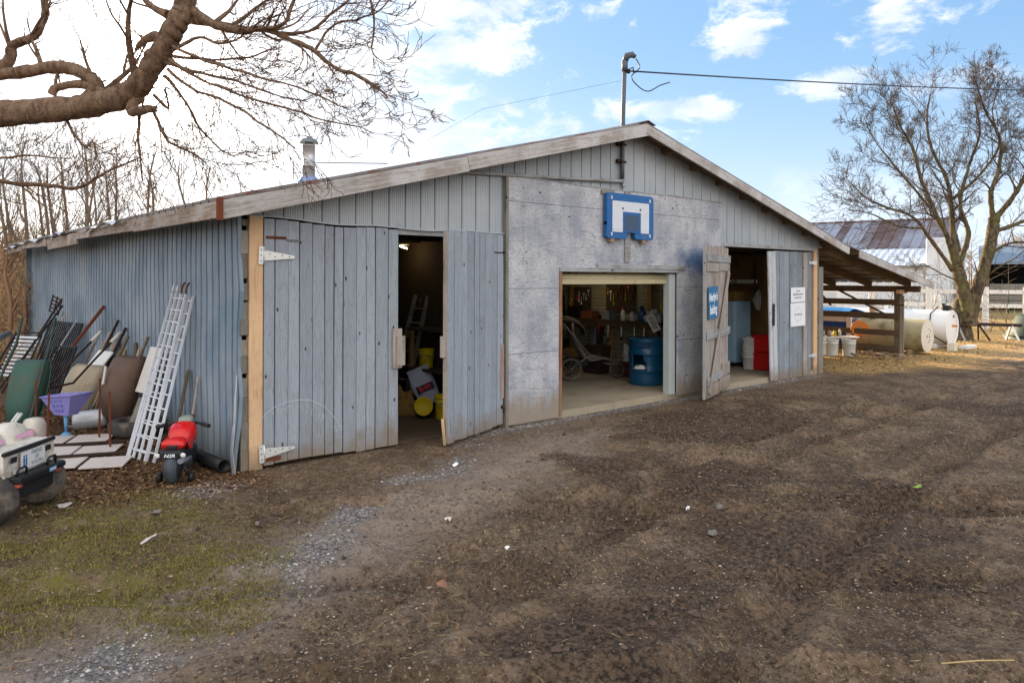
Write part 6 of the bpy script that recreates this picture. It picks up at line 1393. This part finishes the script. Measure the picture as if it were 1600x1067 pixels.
wtable = thing('low_bench', 'low plank bench behind the white buckets holding odds and ends', 'bench', (17.0, 2.0, 0), R(-42)); MB().box(-.75, -.18, .42, .75, .18, .46, b=.005).build('bench_top', m_twood, wtable)
for x in (-.6, .55): MB().box(x, -.12, 0, x + .06, .12, .42).build('bench_leg', m_oldz, wtable)
hc = thing('hose_coil', 'orange hose coiled at the right end of the low bench', 'hose', (17.55, 1.42, .47), 0); mb = MB(); pts = []
for i in range(100): a = i * .45; q = .10 + .19 * (i / 100); pts.append((math.cos(a) * q * .8 - 0, math.cos(a) * q * -.45, .22 + math.sin(a) * q * .72))
mb.tube(pts, .022, 7).build('coil', m_hose, hc)
for i in range(10): 
    x = rng.uniform(-.65, .3); c = rng.choice([m_yellow, m_redd, m_pine, m_tancap, m_steel, m_blue]); h = rng.uniform(.06, .2); w = rng.uniform(.03, .06); p = Vector((17.0, 2.0, .461)) + Matrix.Rotation(R(-42), 3, 'Z') @ Vector((-.68 + i * .105, rng.uniform(-.1, .1), 0))
    kn = ['can', 'jar', 'tin', 'bottle'][i % 4]; o = MB().lathe([(0, 0), (w, 0), (w, h * .7), (w * .6, h * .8), (w * .6, h), (0, h)], 12).build('small_' + kn, c, None, p); tag(o, 'small ' + kn + ' among the clutter on the low bench', kn, 'clutter on the low bench')
for i in range(12):
    x, y = rng.uniform(16.2, 17.4), rng.uniform(.0, 1.2); l = rng.uniform(.15, .45)
    tag(MB().beam((x, y, .04 + .03 * rng.random()), (x + l * rng.uniform(.3, 1), y + rng.uniform(-.3, .3), .05 + .05 * rng.random()), rng.uniform(.04, .1), .04).build('firewood', rng.choice([m_pine, m_bare, m_oldz])), 'split stick of firewood under the rails', 'firewood', 'firewood under the rails')
sb = thing('sawhorse', 'rusty sawhorse with spread legs beside the white tank', 'sawhorse', (25.0, .6, 0), R(-35)); MB().tube([(-1.2, 0, .50), (-.3, .02, .55), (1.3, 0, .50)], .055, 8).build('beam', m_rustdk, sb)
for (x, mt) in ((-.95, m_steeld), (.95, m_steel)):
    for s in (-1, 1): MB().beam((x, 0, .52), (x + .05, s * .28, 0), .06, .04).build('leg', mt, sb)
MB().beam((-.25, 0, .50), (.0, .3, .02), .05, .05).build('leg', m_rustdk, sb); MB().beam((-.2, 0, .50), (-.05, -.3, .02), .05, .05).build('leg', m_rustdk, sb)
dg = thing('green_drum', 'dark green upturned tub at the right edge', 'tub', (27.15, -.35, 0)); MB().lathe([(1.0, 0), (.97, .1), (.62, .78), (.55, .84), (0, .84)], 28).build('tub_shell', m_dgreen, dg); MB().lathe([(.99, .10), (1.04, .12), (.99, .16)], 28).build('lip', m_dgreen, dg)
# ------------------------------------------------------------------ trees
def randdir(r, d, spread):
    v = Vector((r.gauss(0, 1), r.gauss(0, 1), r.gauss(0, 1))); v -= d * v.dot(d); v.normalize(); return (d * math.cos(spread) + v * math.sin(spread)).normalized()
def roughen(mb, amp, sc):
    mb.v = [tuple(Vector(p) + mnoise.noise_vector(Vector(p) * sc) * amp + mnoise.noise_vector(Vector(p) * sc * 2.7) * amp * .4) for p in mb.v]
def grow(mb, p, d, L, r0, level, r, up=.15, wig=.22, kids_=5, minr=.0035, spread=(.5, 1.0), ratio=.55, nseg=6):
    pts = [p]; rad = [r0]; cur = p.copy(); n = nseg if level > 0 else 5; tip = r0 * (.35 if level > 0 else .2)
    for i in range(n):
        d = (d + Vector((r.gauss(0, wig), r.gauss(0, wig), r.gauss(0, wig))) * .5 + Vector((0, 0, up * .5))).normalized(); cur = cur + d * L / n; pts.append(cur.copy()); rad.append(max(minr, r0 + (tip - r0) * (i + 1) / n))
    mb.tube(pts, rad, 6 if r0 > .03 else (4 if r0 > .012 else 3), cap=False)
    if level <= 0: return
    for k in range(kids_):
        q = r.uniform(.25, 1.0) if k else 1.0; i = min(n - 1, int(q * n)); a = pts[i].lerp(pts[i + 1], q * n - i) if i < n else pts[-1]
        dd = (pts[min(n, i + 1)] - pts[i]).normalized()
        grow(mb, a, randdir(r, dd, r.uniform(*spread)), L * ratio * r.uniform(.7, 1.25), max(minr, rad[i] * r.uniform(.45, .7)), level - 1, r, up, wig, kids_, minr, spread, ratio, nseg)
def limb(mb, P, R0, R1, r, side, lv, sl, up=.1, wig=.22, steps=4, kids_=4, minr=.0031, frm=.2, spread=(.4, .9), mbt=None, ratio=.55):
    steps = steps * 3 if R0 > .06 else steps + 2; pts = curve_pts(P, steps); n = len(pts); rad = [R0 + (R1 - R0) * (i / (n - 1)) ** .8 for i in range(n)]
    pts = [pts[0]] + [p + Vector((r.gauss(0, 1), r.gauss(0, 1), r.gauss(0, 1))) * min(R1 * .25, R0 * .03) for p in pts[1:]]
    mb.tube(pts, [q * (1 + .04 * math.sin(i * .7) + .03 * math.sin(i * 1.9)) for i, q in enumerate(rad)], 22 if R0 > .06 else 7, cap=True)
    for k in range(side):
        q = frm + (1 - frm) * (k + r.random()) / side; i = min(n - 2, int(q * (n - 1))); a = pts[i].lerp(pts[i + 1], q * (n - 1) - i); dd = (pts[i + 1] - pts[i]).normalized()
        grow(mbt or mb, a, randdir(r, dd, r.uniform(*spread)), sl * r.uniform(.6, 1.2), max(minr, rad[i] * r.uniform(.3, .5)), lv, r, up, wig, kids_, minr, spread, ratio)
m_twig = plain('dark_ash_twigs', srgb(74, 66, 62), .95, 0, .4, 14, .3)
# big oak: trunk outside the frame to the left, one heavy limb reaching across
r_ = random.Random(5)
oak = thing('oak_tree', 'old bare tree whose heavy limb hangs over the left of the barn', 'tree', (0, 0, 0))
T = 8.0
base = D(-520, 434, T); base.z = 0; oak.location = (base.x, base.y, 0); OFF = -Vector((base.x, base.y, 0))
def P(l): return [D(x, y, t) + OFF for (x, y, t) in l]
mb = MB(); mb.tube(curve_pts([(0, 0, -.1), (.03, .02, .6), (-.05, .05, 1.6), (.0, .0, 2.6), (.1, 0, 3.6), (.0, .1, 5.2), (.2, .2, 7.5)], 4), [.50, .42, .38, .37, .36, .36, .36, .35, .35, .34, .34, .33, .33, .32, .31, .30, .3, .28, .26, .25, .23, .21, .19, .17, .15], 14); mb.build('trunk', m_barkdark, oak)
mb = MB(); tw = MB()
# the heavy limb, fork up out of the frame
limb(mb, P([(-500, 330, 8.0), (-250, 240, 8.1), (-60, 190, 8.0), (60, 176, 7.9), (150, 164, 7.8), (205, 145, 7.7), (240, 100, 7.6), (268, 50, 7.5), (288, 5, 7.5), (300, -90, 7.4)]), .16, .095, r_, 3, 2, 1.0, mbt=tw, kids_=4)
limb(mb, P([(215, 150, 7.7), (205, 175, 7.65), (232, 172, 7.6), (245, 172, 7.6)]), .07, .03, r_, 2, 1, .3, mbt=tw)
limb(mb, P([(120, 170, 7.9), (150, 135, 7.9), (105, 108, 8.0), (50, 112, 8.2), (-40, 125, 8.4)]), .075, .065, r_, 4, 2, .6, up=.1, mbt=tw)
limb(mb, P([(80, 150, 8.0), (90, 138, 8.0), (140, 136, 7.9), (180, 160, 7.8)]), .045, .045, r_, 2, 1, .3, mbt=tw)
limb(mb, P([(-60, 150, 8.3), (10, 100, 8.4), (20, 75, 8.4), (55, 55, 8.3), (70, 20, 8.3), (60, -30, 8.3)]), .07, .03, r_, 6, 2, .7, mbt=tw)
limb(mb, P([(255, 60, 7.55), (240, 58, 7.6), (222, 66, 7.6), (212, 80, 7.6)]), .07, .02, r_, 5, 2, .6, mbt=tw)
limb(mb, P([(262, 25, 7.5), (235, 10, 7.6), (215, -10, 7.6)]), .05, .02, r_, 3, 2, .5, mbt=tw)
# long branch to the right
limb(mb, P([(300, 18, 7.5), (330, 38, 7.4), (370, 48, 7.3), (412, 46, 7.2), (440, 58, 7.1), (485, 78, 7.0), (520, 105, 7.0), (555, 118, 6.9), (585, 136, 6.9), (605, 152, 6.9)]), .050, .008, r_, 22, 3, .40, up=-.02, mbt=tw, kids_=3, frm=.12)
limb(mb, P([(405, 46, 7.2), (440, 40, 7.0), (455, 10, 7.0), (470, -20, 7.0)]), .022, .012, r_, 7, 2, .5, mbt=tw)
limb(mb, P([(430, 52, 7.2), (480, 50, 7.2), (520, 20, 7.2), (560, -10, 7.2)]), .018, .010, r_, 9, 2, .5, mbt=tw)
limb(mb, P([(490, 82, 7.0), (520, 40, 7.0), (560, 30, 7.0), (600, 10, 6.9), (610, -20, 6.9)]), .014, .006, r_, 10, 2, .4, mbt=tw)
limb(mb, P([(575, -20, 7.2), (585, 40, 7.2), (580, 80, 7.2), (600, 100, 7.2)]), .014, .004, r_, 9, 2, .35, mbt=tw)
# knot of wiry branches right of the fork
for q in ([(262, 95, 7.5), (300, 118, 7.3), (345, 138, 7.2), (400, 158, 7.1), (450, 170, 7.1), (510, 190, 7.0), (565, 200, 7.0)],
          [(260, 110, 7.5), (300, 140, 7.4), (350, 160, 7.2), (400, 190, 7.1), (440, 215, 7.1), (460, 232, 7.0)],
          [(258, 100, 7.5), (320, 118, 7.4), (370, 128, 7.3), (430, 150, 7.3), (480, 160, 7.2)],
          [(268, 80, 7.5), (310, 60, 7.4), (345, 70, 7.3), (380, 55, 7.3), (395, 20, 7.3)],
          [(270, 90, 7.5), (330, 95, 7.6), (390, 90, 7.6), (430, 75, 7.6)],
          [(255, 120, 7.6), (290, 160, 7.6), (310, 200, 7.6), (345, 235, 7.6), (368, 246, 7.6)],
          [(240, 150, 7.6), (262, 170, 7.6), (258, 140, 7.6), (282, 155, 7.5)],
          [(262, 70, 7.5), (330, 100, 7.2), (400, 120, 7.0), (470, 140, 6.9), (540, 170, 6.9)],
          [(240, 178, 7.7), (260, 220, 7.6), (300, 240, 7.6), (320, 255, 7.6)],
          [(218, 178, 7.7), (215, 215, 7.7), (220, 255, 7.7), (222, 285, 7.7)],
          [(120, 180, 7.9), (105, 190, 7.9), (130, 230, 7.9), (145, 225, 7.9), (150, 250, 7.9)]):
    limb(mb, P(q), .020, .006, r_, 15, 2, .40, up=-.03, mbt=tw, kids_=3, frm=.15)
# two thin low boughs crossing the left background
limb(mb, P([(-120, 275, 8.8), (0, 286, 8.8), (40, 290, 8.8), (85, 292, 8.8), (120, 296, 8.8), (160, 275, 8.7), (185, 262, 8.7), (215, 250, 8.7)]), .035, .010, r_, 12, 2, .5, mbt=tw, kids_=3)
limb(mb, P([(-100, 250, 8.8), (0, 249, 8.8), (50, 246, 8.8), (110, 250, 8.8)]), .018, .008, r_, 7, 2, .4, mbt=tw, kids_=3)
roughen(mb, .016, 5.5); mb.build('limbs', m_barkdark, oak); tw.build('twigs', m_barkdark, oak)

# ash tree on the right
r_ = random.Random(9); TT = 24.6
ash = thing('bare_tree', 'tall bare tree with a forked trunk behind the white tank', 'tree', (24.7, 1.2, 0)); OFF = -Vector((24.7, 1.2, 0))
mb = MB(); tw = MB()
mb.tube(curve_pts([(0, 0, -.1), (-.05, 0, .5), (0, 0, 1.1), (-.02, 0, 1.45)], 4), [.40, .35, .32, .31, .30, .30, .29, .29, .28, .27, .25, .22, .16], 20); roughen(mb, .04, 3)
mb.build('trunk', m_barkgreen, ash); mb = MB()
def L_(pts, a, b, side, lv=3, sl=1.05, k=5, fr=.2, **kw): limb(mb, P([(x, y + (430 - y) * .07, t) for (x, y, t) in pts]), a * .82, b, r_, side, lv, sl, up=.10, mbt=tw, kids_=k, minr=.0045, frm=fr, wig=.30, **kw)
L_([(1516, 512, 24.7), (1512, 480, 24.7), (1503, 445, 24.7), (1494, 408, 24.7)], .27, .19, 0)
L_([(1492, 410, 24.7), (1482, 370, 24.6), (1462, 325, 24.4), (1440, 270, 24.2), (1425, 215, 24.0), (1405, 175, 23.9), (1395, 145, 23.8)], .13, .02, 15)
L_([(1495, 410, 24.7), (1489, 360, 24.9), (1486, 310, 25.0), (1478, 265, 25.0), (1455, 215, 25.1), (1448, 165, 25.1), (1452, 125, 25.2)], .14, .02, 15)
L_([(1498, 410, 24.8), (1513, 360, 24.7), (1500, 310, 24.6), (1512, 250, 24.5), (1530, 190, 24.4), (1522, 135, 24.3)], .12, .02, 14)
L_([(1488, 420, 24.7), (1455, 370, 24.3), (1425, 330, 24.0), (1385, 315, 23.7), (1355, 300, 23.5), (1330, 275, 23.4)], .09, .015, 16, sl=1.0)
L_([(1440, 350, 24.1), (1400, 345, 24.0), (1360, 325, 23.9), (1325, 318, 23.8)], .05, .012, 10, sl=1.2, lv=2)
L_([(1460, 325, 24.4), (1425, 280, 24.2), (1390, 235, 24.1), (1365, 200, 24.0), (1350, 165, 24.0)], .06, .012, 14, sl=1.0)
L_([(1488, 300, 25.0), (1530, 260, 25.3), (1560, 210, 25.5), (1550, 155, 25.6), (1560, 112, 25.7)], .07, .014, 12)
L_([(1517, 512, 24.7), (1520, 480, 24.65), (1538, 415, 24.6), (1550, 360, 24.6), (1553, 330, 24.6)], .25, .17, 1, lv=1)
L_([(1552, 335, 24.6), (1548, 290, 24.5), (1560, 250, 24.5), (1562, 200, 24.4), (1538, 150, 24.3), (1525, 105, 24.2)], .12, .02, 15)
L_([(1553, 335, 24.6), (1580, 300, 24.4), (1605, 250, 24.3), (1615, 180, 24.2), (1640, 110, 24.2)], .13, .02, 14)
L_([(1552, 355, 24.6), (1580, 345, 24.3), (1620, 330, 24.0), (1680, 310, 23.8), (1720, 270, 23.7)], .10, .02, 12)
L_([(1545, 395, 24.6), (1575, 375, 25.0), (1620, 370, 25.3), (1670, 350, 25.5)], .07, .02, 8, lv=2)
L_([(1540, 430, 24.7), (1560, 415, 24.4), (1585, 400, 24.2), (1600, 385, 24.1)], .05, .012, 8, lv=2, sl=.9)
L_([(1500, 440, 24.7), (1470, 425, 24.3), (1440, 410, 24.0), (1425, 430, 24)], .04, .01, 7, lv=2, sl=.8)
roughen(mb, .02, 4); mb.build('limbs', m_barkgreen, ash); tw.build('twigs', m_twig, ash)

# bare trees beyond the left side of the barn
def small_tree(label, p, H, seed, lean_=.05, r0=.11, mat=None, lv=3, forks=1, spread=1.0, name='bare_tree', group='bare trees behind the barn', up=.22, kids_=4):
    r = random.Random(seed); t = thing(name, label, 'tree', (p.x, p.y, 0), 0, group); mb = MB(); tb = MB()
    for f in range(forks):
        a = r.uniform(0, 6.28); l = lean_ * H * (1 + f * .8)
        pts = curve_pts([(0, 0, -.1), (math.cos(a) * l * .15, math.sin(a) * l * .15, H * .25), (math.cos(a) * l * .5, math.sin(a) * l * .5, H * .55), (math.cos(a) * l + r.uniform(-.2, .2), math.sin(a) * l, H * .85), (math.cos(a) * l * 1.2, math.sin(a) * l * 1.2, H)], 3)
        n = len(pts); rad = [r0 * (1 - .9 * i / (n - 1)) + .008 for i in range(n)]; tb.tube(pts, rad, 8)
        for k in range(12):
            q = .25 + .75 * k / 12; i = min(n - 2, int(q * (n - 1))); dd = (pts[i + 1] - pts[i]).normalized()
            grow(mb, pts[i], randdir(r, dd, r.uniform(.45, 1.1)), H * (.34 - .16 * q) * spread * r.uniform(.7, 1.2), max(.008, rad[i] * .5), lv - 1, r, up, .25, kids_, .0065, (.4, 1.0), .58, 5)
    tb.build('trunk', mat or m_bark, t); mb.build('crown', mat or m_bark, t); return t
def gnd(px, t): d = D(px, 434, t); d.z = 0; return d
for i, (px, t, top, seed, fk, lb) in enumerate((
    (42, 27, 215, 1, 1, 'slim bare tree with a straight pole trunk at the far left'), (22, 33, 250, 2, 2, 'twin stemmed bare tree at the left edge'), (95, 24, 262, 3, 2, 'leaning twin stemmed bare tree above the eave at the left'),
    (138, 22, 225, 4, 1, 'tall dark bare tree standing straight above the left eave'), (115, 30, 250, 5, 2, 'bare tree with crossing stems left of the tall dark one'), (182, 32, 255, 6, 2, 'pinkish bare tree just right of the tall dark one'),
    (218, 28, 232, 7, 1, 'bare tree with a fine upright crown between the eave and the chimney'), (248, 36, 262, 8, 1, 'fine twigged bare tree, second from the right of the row'), (318, 34, 256, 9, 2, 'small fan shaped bare tree nearest the chimney'),
    (-40, 24, 215, 10, 2, 'bare tree at the edge of the frame on the left'), (70, 40, 270, 12, 1, 'distant bare tree left of the eave'), (160, 44, 275, 13, 2, 'distant pale bare tree behind the roof edge'))):
    H_ = 2.05 + (434 - top) / FOC * t; small_tree(lb, gnd(px, t), H_, seed * 3 + 1, .07, .05 + t * .0014, None, 3, fk)
# brush and thicket past the back corner of the barn
def thicket(label, p, w, h, seed, mat, n=60, nm='bramble_bush'):
    r = random.Random(seed); mb = MB(); t = thing(nm, label, 'bush', (p.x, p.y, 0), 0, 'bare bushes past the back corner')
    for i in range(n):
        a = Vector((r.uniform(-w, w) * .5, r.uniform(-w, w) * .5, 0)); d = Vector((r.gauss(0, .45), r.gauss(0, .45), 1)).normalized()
        grow(mb, a, d, h * r.uniform(.5, 1.05), r.uniform(.009, .02), 1, r, -.08, .35, 5, .006, (.4, 1.2), .5, 6)
    mb.build('stems', mat, t)
for i, (px, t, w, h, c, lb) in enumerate(((12, 18.5, 2.2, 2.2, m_brush, 'tan tangled bush nearest the left edge'), (38, 21, 2.2, 2.6, m_brush, 'tan tangled bush against the back corner of the barn'), (-25, 20, 2.6, 2.6, m_bark, 'grey brown bush at the frame edge'),
    (20, 25, 3.5, 3.4, m_bark, 'taller grey brown bush behind the tan ones'), (55, 29, 4, 3.2, m_brush, 'wide tan bush behind the barn corner'), (-10, 30, 4, 4, m_bark, 'highest grey bush at the back left'), (0, 14.5, 1.8, 1.1, m_brush, 'low dry bush beside the slanting pipe'))):
    thicket(lb, gnd(px, t), w, h, 70 + i, c, 50)
# orange lit sapling stems at the left edge
for i, (px, t, h) in enumerate(((14, 17, 2.6), (30, 18, 1.9))):
    p = gnd(px, t); small_tree(['crooked sapling with orange brown bark at the left edge', 'shorter orange brown sapling near the barn corner'][i], p, h, 90 + i, .18, .07, plain('orange_brown_bark', srgb(138, 106, 80), .95, 0, .4, 9, .8), 2, 1, group='saplings at the left edge')
# shrub with dry seed heads low behind the ash
p = gnd(1432, 33); thicket('tangled dry shrub in front of the rusty barn roof', p, 3.5, 4.2, 200, m_bark, 22, 'dry_shrub')
p = gnd(1570, 29); thicket('low dry shrub right of the forked tree', p, 1.6, 2.6, 201, m_bark, 10, 'dry_shrub')

# far woods as masses
def woods(label, pxs, t, hmin, hmax, seed, mat, n=260):
    r = random.Random(seed); mb = MB()
    for i in range(n):
        px = r.uniform(*pxs); p = gnd(px, t * r.uniform(.9, 1.25)); h = r.uniform(hmin, hmax); w = h * .28
        mb.tube([(p.x, p.y, 0), (p.x + r.uniform(-.3, .3), p.y, h)], [.16, .04], 4)
        for k in range(16):
            z = r.uniform(.25, .95) * h; d = Vector((r.gauss(0, 1), r.gauss(0, 1), r.uniform(.4, 1.6))).normalized(); a = Vector((p.x, p.y, z)); L = w * r.uniform(.5, 1.1); b = a + d * L
            mb.tube([a, b], [.06, .02], 3, cap=False)
            for q in range(3): d2 = (d + Vector((r.gauss(0, .7), r.gauss(0, .7), r.gauss(.3, .5)))).normalized(); c0 = a.lerp(b, r.uniform(.3, 1)); mb.tube([c0, c0 + d2 * L * .6], [.03, .015], 3, cap=False)
    o = mb.build('far_woods', mat); o['kind'] = 'stuff'; tag(o, label, 'woods')
m_farw = plain('far_winter_woods', srgb(128, 116, 104), .95, 0, .3, .2, 0)
woods('bare winter woods far beyond the left of the barn', (-700, 330), 110, 5, 8, 3, m_farw, 170)
woods('faint bare woods far beyond the right hand sheds', (1250, 2300), 150, 7, 12, 4, m_farw, 260)
woods('low scrubby wood behind the left bushes', (-160, 75), 48, 2.5, 5, 6, m_brush, 90)

# ------------------------------------------------------------------ far barn, shed and paddock fence
def _fr():
    t = NT('rust_streaked_barn_roof_panels', .55, 0, .3); i = t.island()
    n = t.noise(scale=.35, detail=8, rough=.7); f = t.noise(scale=2.5, detail=8, rough=.7)
    q = t.M('ADD', t.M('MULTIPLY', i, .55), t.M('ADD', t.M('MULTIPLY', n, .7), t.M('MULTIPLY', f, .3)))
    return t.col(t.mix(t.ramp(q, .56, .86), t.mix(f, srgb(72, 54, 48), srgb(102, 76, 66)), srgb(140, 144, 158)))
m_farroof2 = _fr()
fb = thing('far_barn', 'big old barn with a rust streaked roof beyond the lean-to', 'barn')
A = gnd(1230, 48.5); B = gnd(1462, 43.5); u = (B - A); Lb = u.length; u.normalize(); v = Vector((-u.y, u.x, 0))
if v.dot(Vector(FW + (0,))) < 0: v = -v
MF = Matrix((u, v, Vector((0, 0, 1)))).transposed().to_4x4(); MF.translation = A
def qz(y, t=45): return 2.05 + (434 - y) / FOC * t
zE, zR = qz(388, 50), qz(345, 54)
def rib_slope(x0, x1, y0, z0, y1, z1, pitch, name, mat, amp=.03):
    mb = MB(); vs = []; pr = []; x = x0
    while x < x1: pr += [(x, 0), (x + pitch * .12, amp), (x + pitch * .2, amp), (x + pitch * .3, 0)]; x += pitch
    pr.append((x1, 0))
    for (xx, d) in pr: vs += [(xx, y0, z0 + d), (xx, y1, z1 + d)]
    mb.add(vs, [(2 * i, 2 * i + 2, 2 * i + 3, 2 * i + 1) for i in range(len(pr) - 1)], MF); return mb.build(name, mat, fb)
mb = MB(); x = -1
while x < Lb:
    w_ = .62; mb.add([(x, 4.2, zE), (x + w_ * .93, 4.2, zE), (x + w_ * .93, 9.5, zR), (x, 9.5, zR), (x + w_ * .93, 4.2, zE + .05), (x + w_, 4.2, zE + .05), (x + w_, 9.5, zR + .05), (x + w_ * .93, 9.5, zR + .05)], [(0, 1, 2, 3), (4, 5, 6, 7), (1, 4, 7, 2)], MF); x += w_
mb.build('upper_roof', m_farroof2, fb)
rib_slope(-1, Lb, 9.5, zR, 15, zE, .5, 'upper_roof', m_farroof)
MB().box(-1, 4.4, 0, Lb - .2, 14.8, zE - .05, MF).prism([(4.4, zE - .05), (14.8, zE - .05), (9.5, zR - .1)], -.9, -.8 , MF @ Matrix(((0, 1, 0, 0), (1, 0, 0, 0), (0, 0, 1, 0), (0, 0, 0, 1)))).build('upper_wall', m_white_wall, fb)
MB().prism([(4.3, zE - .05), (14.8, zE - .05), (9.5, zR - .1)], Lb - .4, Lb - .2, MF @ Matrix(((0, 1, 0, 0), (1, 0, 0, 0), (0, 0, 1, 0), (0, 0, 0, 1)))).build('gable_end', m_white_wall, fb)
zl0, zl1 = qz(414, 45), qz(387, 48.5)
rib_slope(2.6, Lb - .3, -.25, zl0, 4.25, zl1, .42, 'lower_roof', m_white_roof)
mb = MB(); x = 3.0; vs = []; pr = []
while x < Lb - .6: pr += [(x, 0), (x + .08, -.03), (x + .14, -.03), (x + .22, 0)]; x += .42
for (xx, d) in pr: vs += [(xx, d, 0), (xx, d, zl0 - .02)]
mb.add(vs, [(2 * i, 2 * i + 2, 2 * i + 3, 2 * i + 1) for i in range(len(pr) - 1)], MF).build('lower_wall', m_white_wall, fb)
MB().box(2.6, -.3, zl0 - .08, Lb - .3, -.24, zl0 + .02, MF).build('gutter', m_steeld, fb)
MB().box(Lb - .5, -.1, 0, Lb + .7, 2.2, qz(372, 45), MF, b=.05).build('corner_tower', m_white_wall, fb)
MB().box(-1.2, 9.4, zR, Lb + .2, 9.6, zR + .12, MF).build('ridge_cap', m_farroof, fb)
sd_ = thing('open_shed', 'low open fronted shed with a blue grey roof at the right edge', 'shed'); 
A2 = gnd(1538, 49); B2 = gnd(1900, 43); u2 = (B2 - A2); L2 = u2.length; u2.normalize(); v2 = Vector((-u2.y, u2.x, 0)); MF2 = Matrix((u2, v2, Vector((0, 0, 1)))).transposed().to_4x4(); MF2.translation = A2
if v2.dot(Vector(FW + (0,))) < 0: MF2 = MF2 @ Matrix.Diagonal((1, -1, 1, 1))
z1, z2 = qz(408, 47), qz(380, 52)
MB().add([(-.3, -.4, z1), (L2, -.4, z1), (L2, 6, z2), (-.3, 6, z2), (-.3, -.4, z1 - .1), (L2, -.4, z1 - .1), (L2, 6, z2 - .1), (-.3, 6, z2 - .1)], [(0, 1, 2, 3), (7, 6, 5, 4), (0, 4, 5, 1), (2, 6, 7, 3), (0, 3, 7, 4), (1, 5, 6, 2)], MF2).build('shed_roof', m_blueroof, sd_)
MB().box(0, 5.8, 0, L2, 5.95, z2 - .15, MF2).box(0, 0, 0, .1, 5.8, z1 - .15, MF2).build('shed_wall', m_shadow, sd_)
for k in range(5): x = .1 + k * L2 / 4.2; MB().box(x, 0, 0, x + .18, .18, z1 - .12, MF2).build('shed_post', m_oldz, sd_)
MB().box(.3, .05, .25, L2, .1, qz(442, 46), MF2).build('front_boards', m_greyz, sd_)
def white_fence(label, pts, h=1.55, rails=(1.35, .72)):
    f = thing('paddock_fence', label, 'fence', (pts[0].x, pts[0].y, 0)); o = Vector((pts[0].x, pts[0].y, 0))
    for p in pts: q = p - o; MB().box(q.x - .10, q.y - .10, -.1, q.x + .10, q.y + .10, h, b=.015).build('post', m_twood, f)
    for a, b in zip(pts, pts[1:]):
        for z in rails: A_, B_ = a - o, b - o; d = (B_ - A_).normalized() * .10; MB().beam((A_.x + d.x, A_.y + d.y, z), (B_.x - d.x, B_.y - d.y, z), .04, .16).build('rail', m_twood, f)
    # stock wire
    mb = MB()
    for a, b in zip(pts, pts[1:]):
        A_, B_ = a - o, b - o
        for k in range(6): z = .1 + k * .2; mb.tube([(A_.x, A_.y + .12, z), (B_.x, B_.y + .12, z)], .006, 3, cap=False)
        n = int((B_ - A_).length / .25)
        for k in range(n): q = A_.lerp(B_, k / n); mb.tube([(q.x, q.y + .12, .08), (q.x, q.y + .12, 1.12)], .005, 3, cap=False)
    mb.build('wire_mesh', m_steeld, f); return f
white_fence('white post and rail fence crossing behind the tanks and the forked tree', [gnd(1180, 35), gnd(1270, 34), gnd(1362, 33), gnd(1452, 32), gnd(1540, 30.5), gnd(1604, 30), gnd(1690, 29), gnd(1800, 28)], 1.72, (1.52, .95))
ep = tag(MB().box(-.11, -.11, 0, .11, .11, 1.35, b=.02).build('white_post', m_twood, None, gnd(1465, 34)), 'lone short white post beyond the tanks', 'post')
pg = thing('metal_gate', 'dark metal gate before the open shed', 'gate'); a, b = gnd(1545, 40), gnd(1640, 39)
mb = MB()
for z in (.3, .6, .9, 1.2): mb.tube([a + Vector((0, 0, z)), b + Vector((0, 0, z))], .03, 6)
for q in (0, .33, .66, 1): c = a.lerp(b, q); mb.tube([c + Vector((0, 0, .2)), c + Vector((0, 0, 1.25))], .03, 6)
mb.build('gate_bars', m_dgreen, pg)
for i, (px, t, lb) in enumerate(((1300, 30, 'dark heap'), )): pass
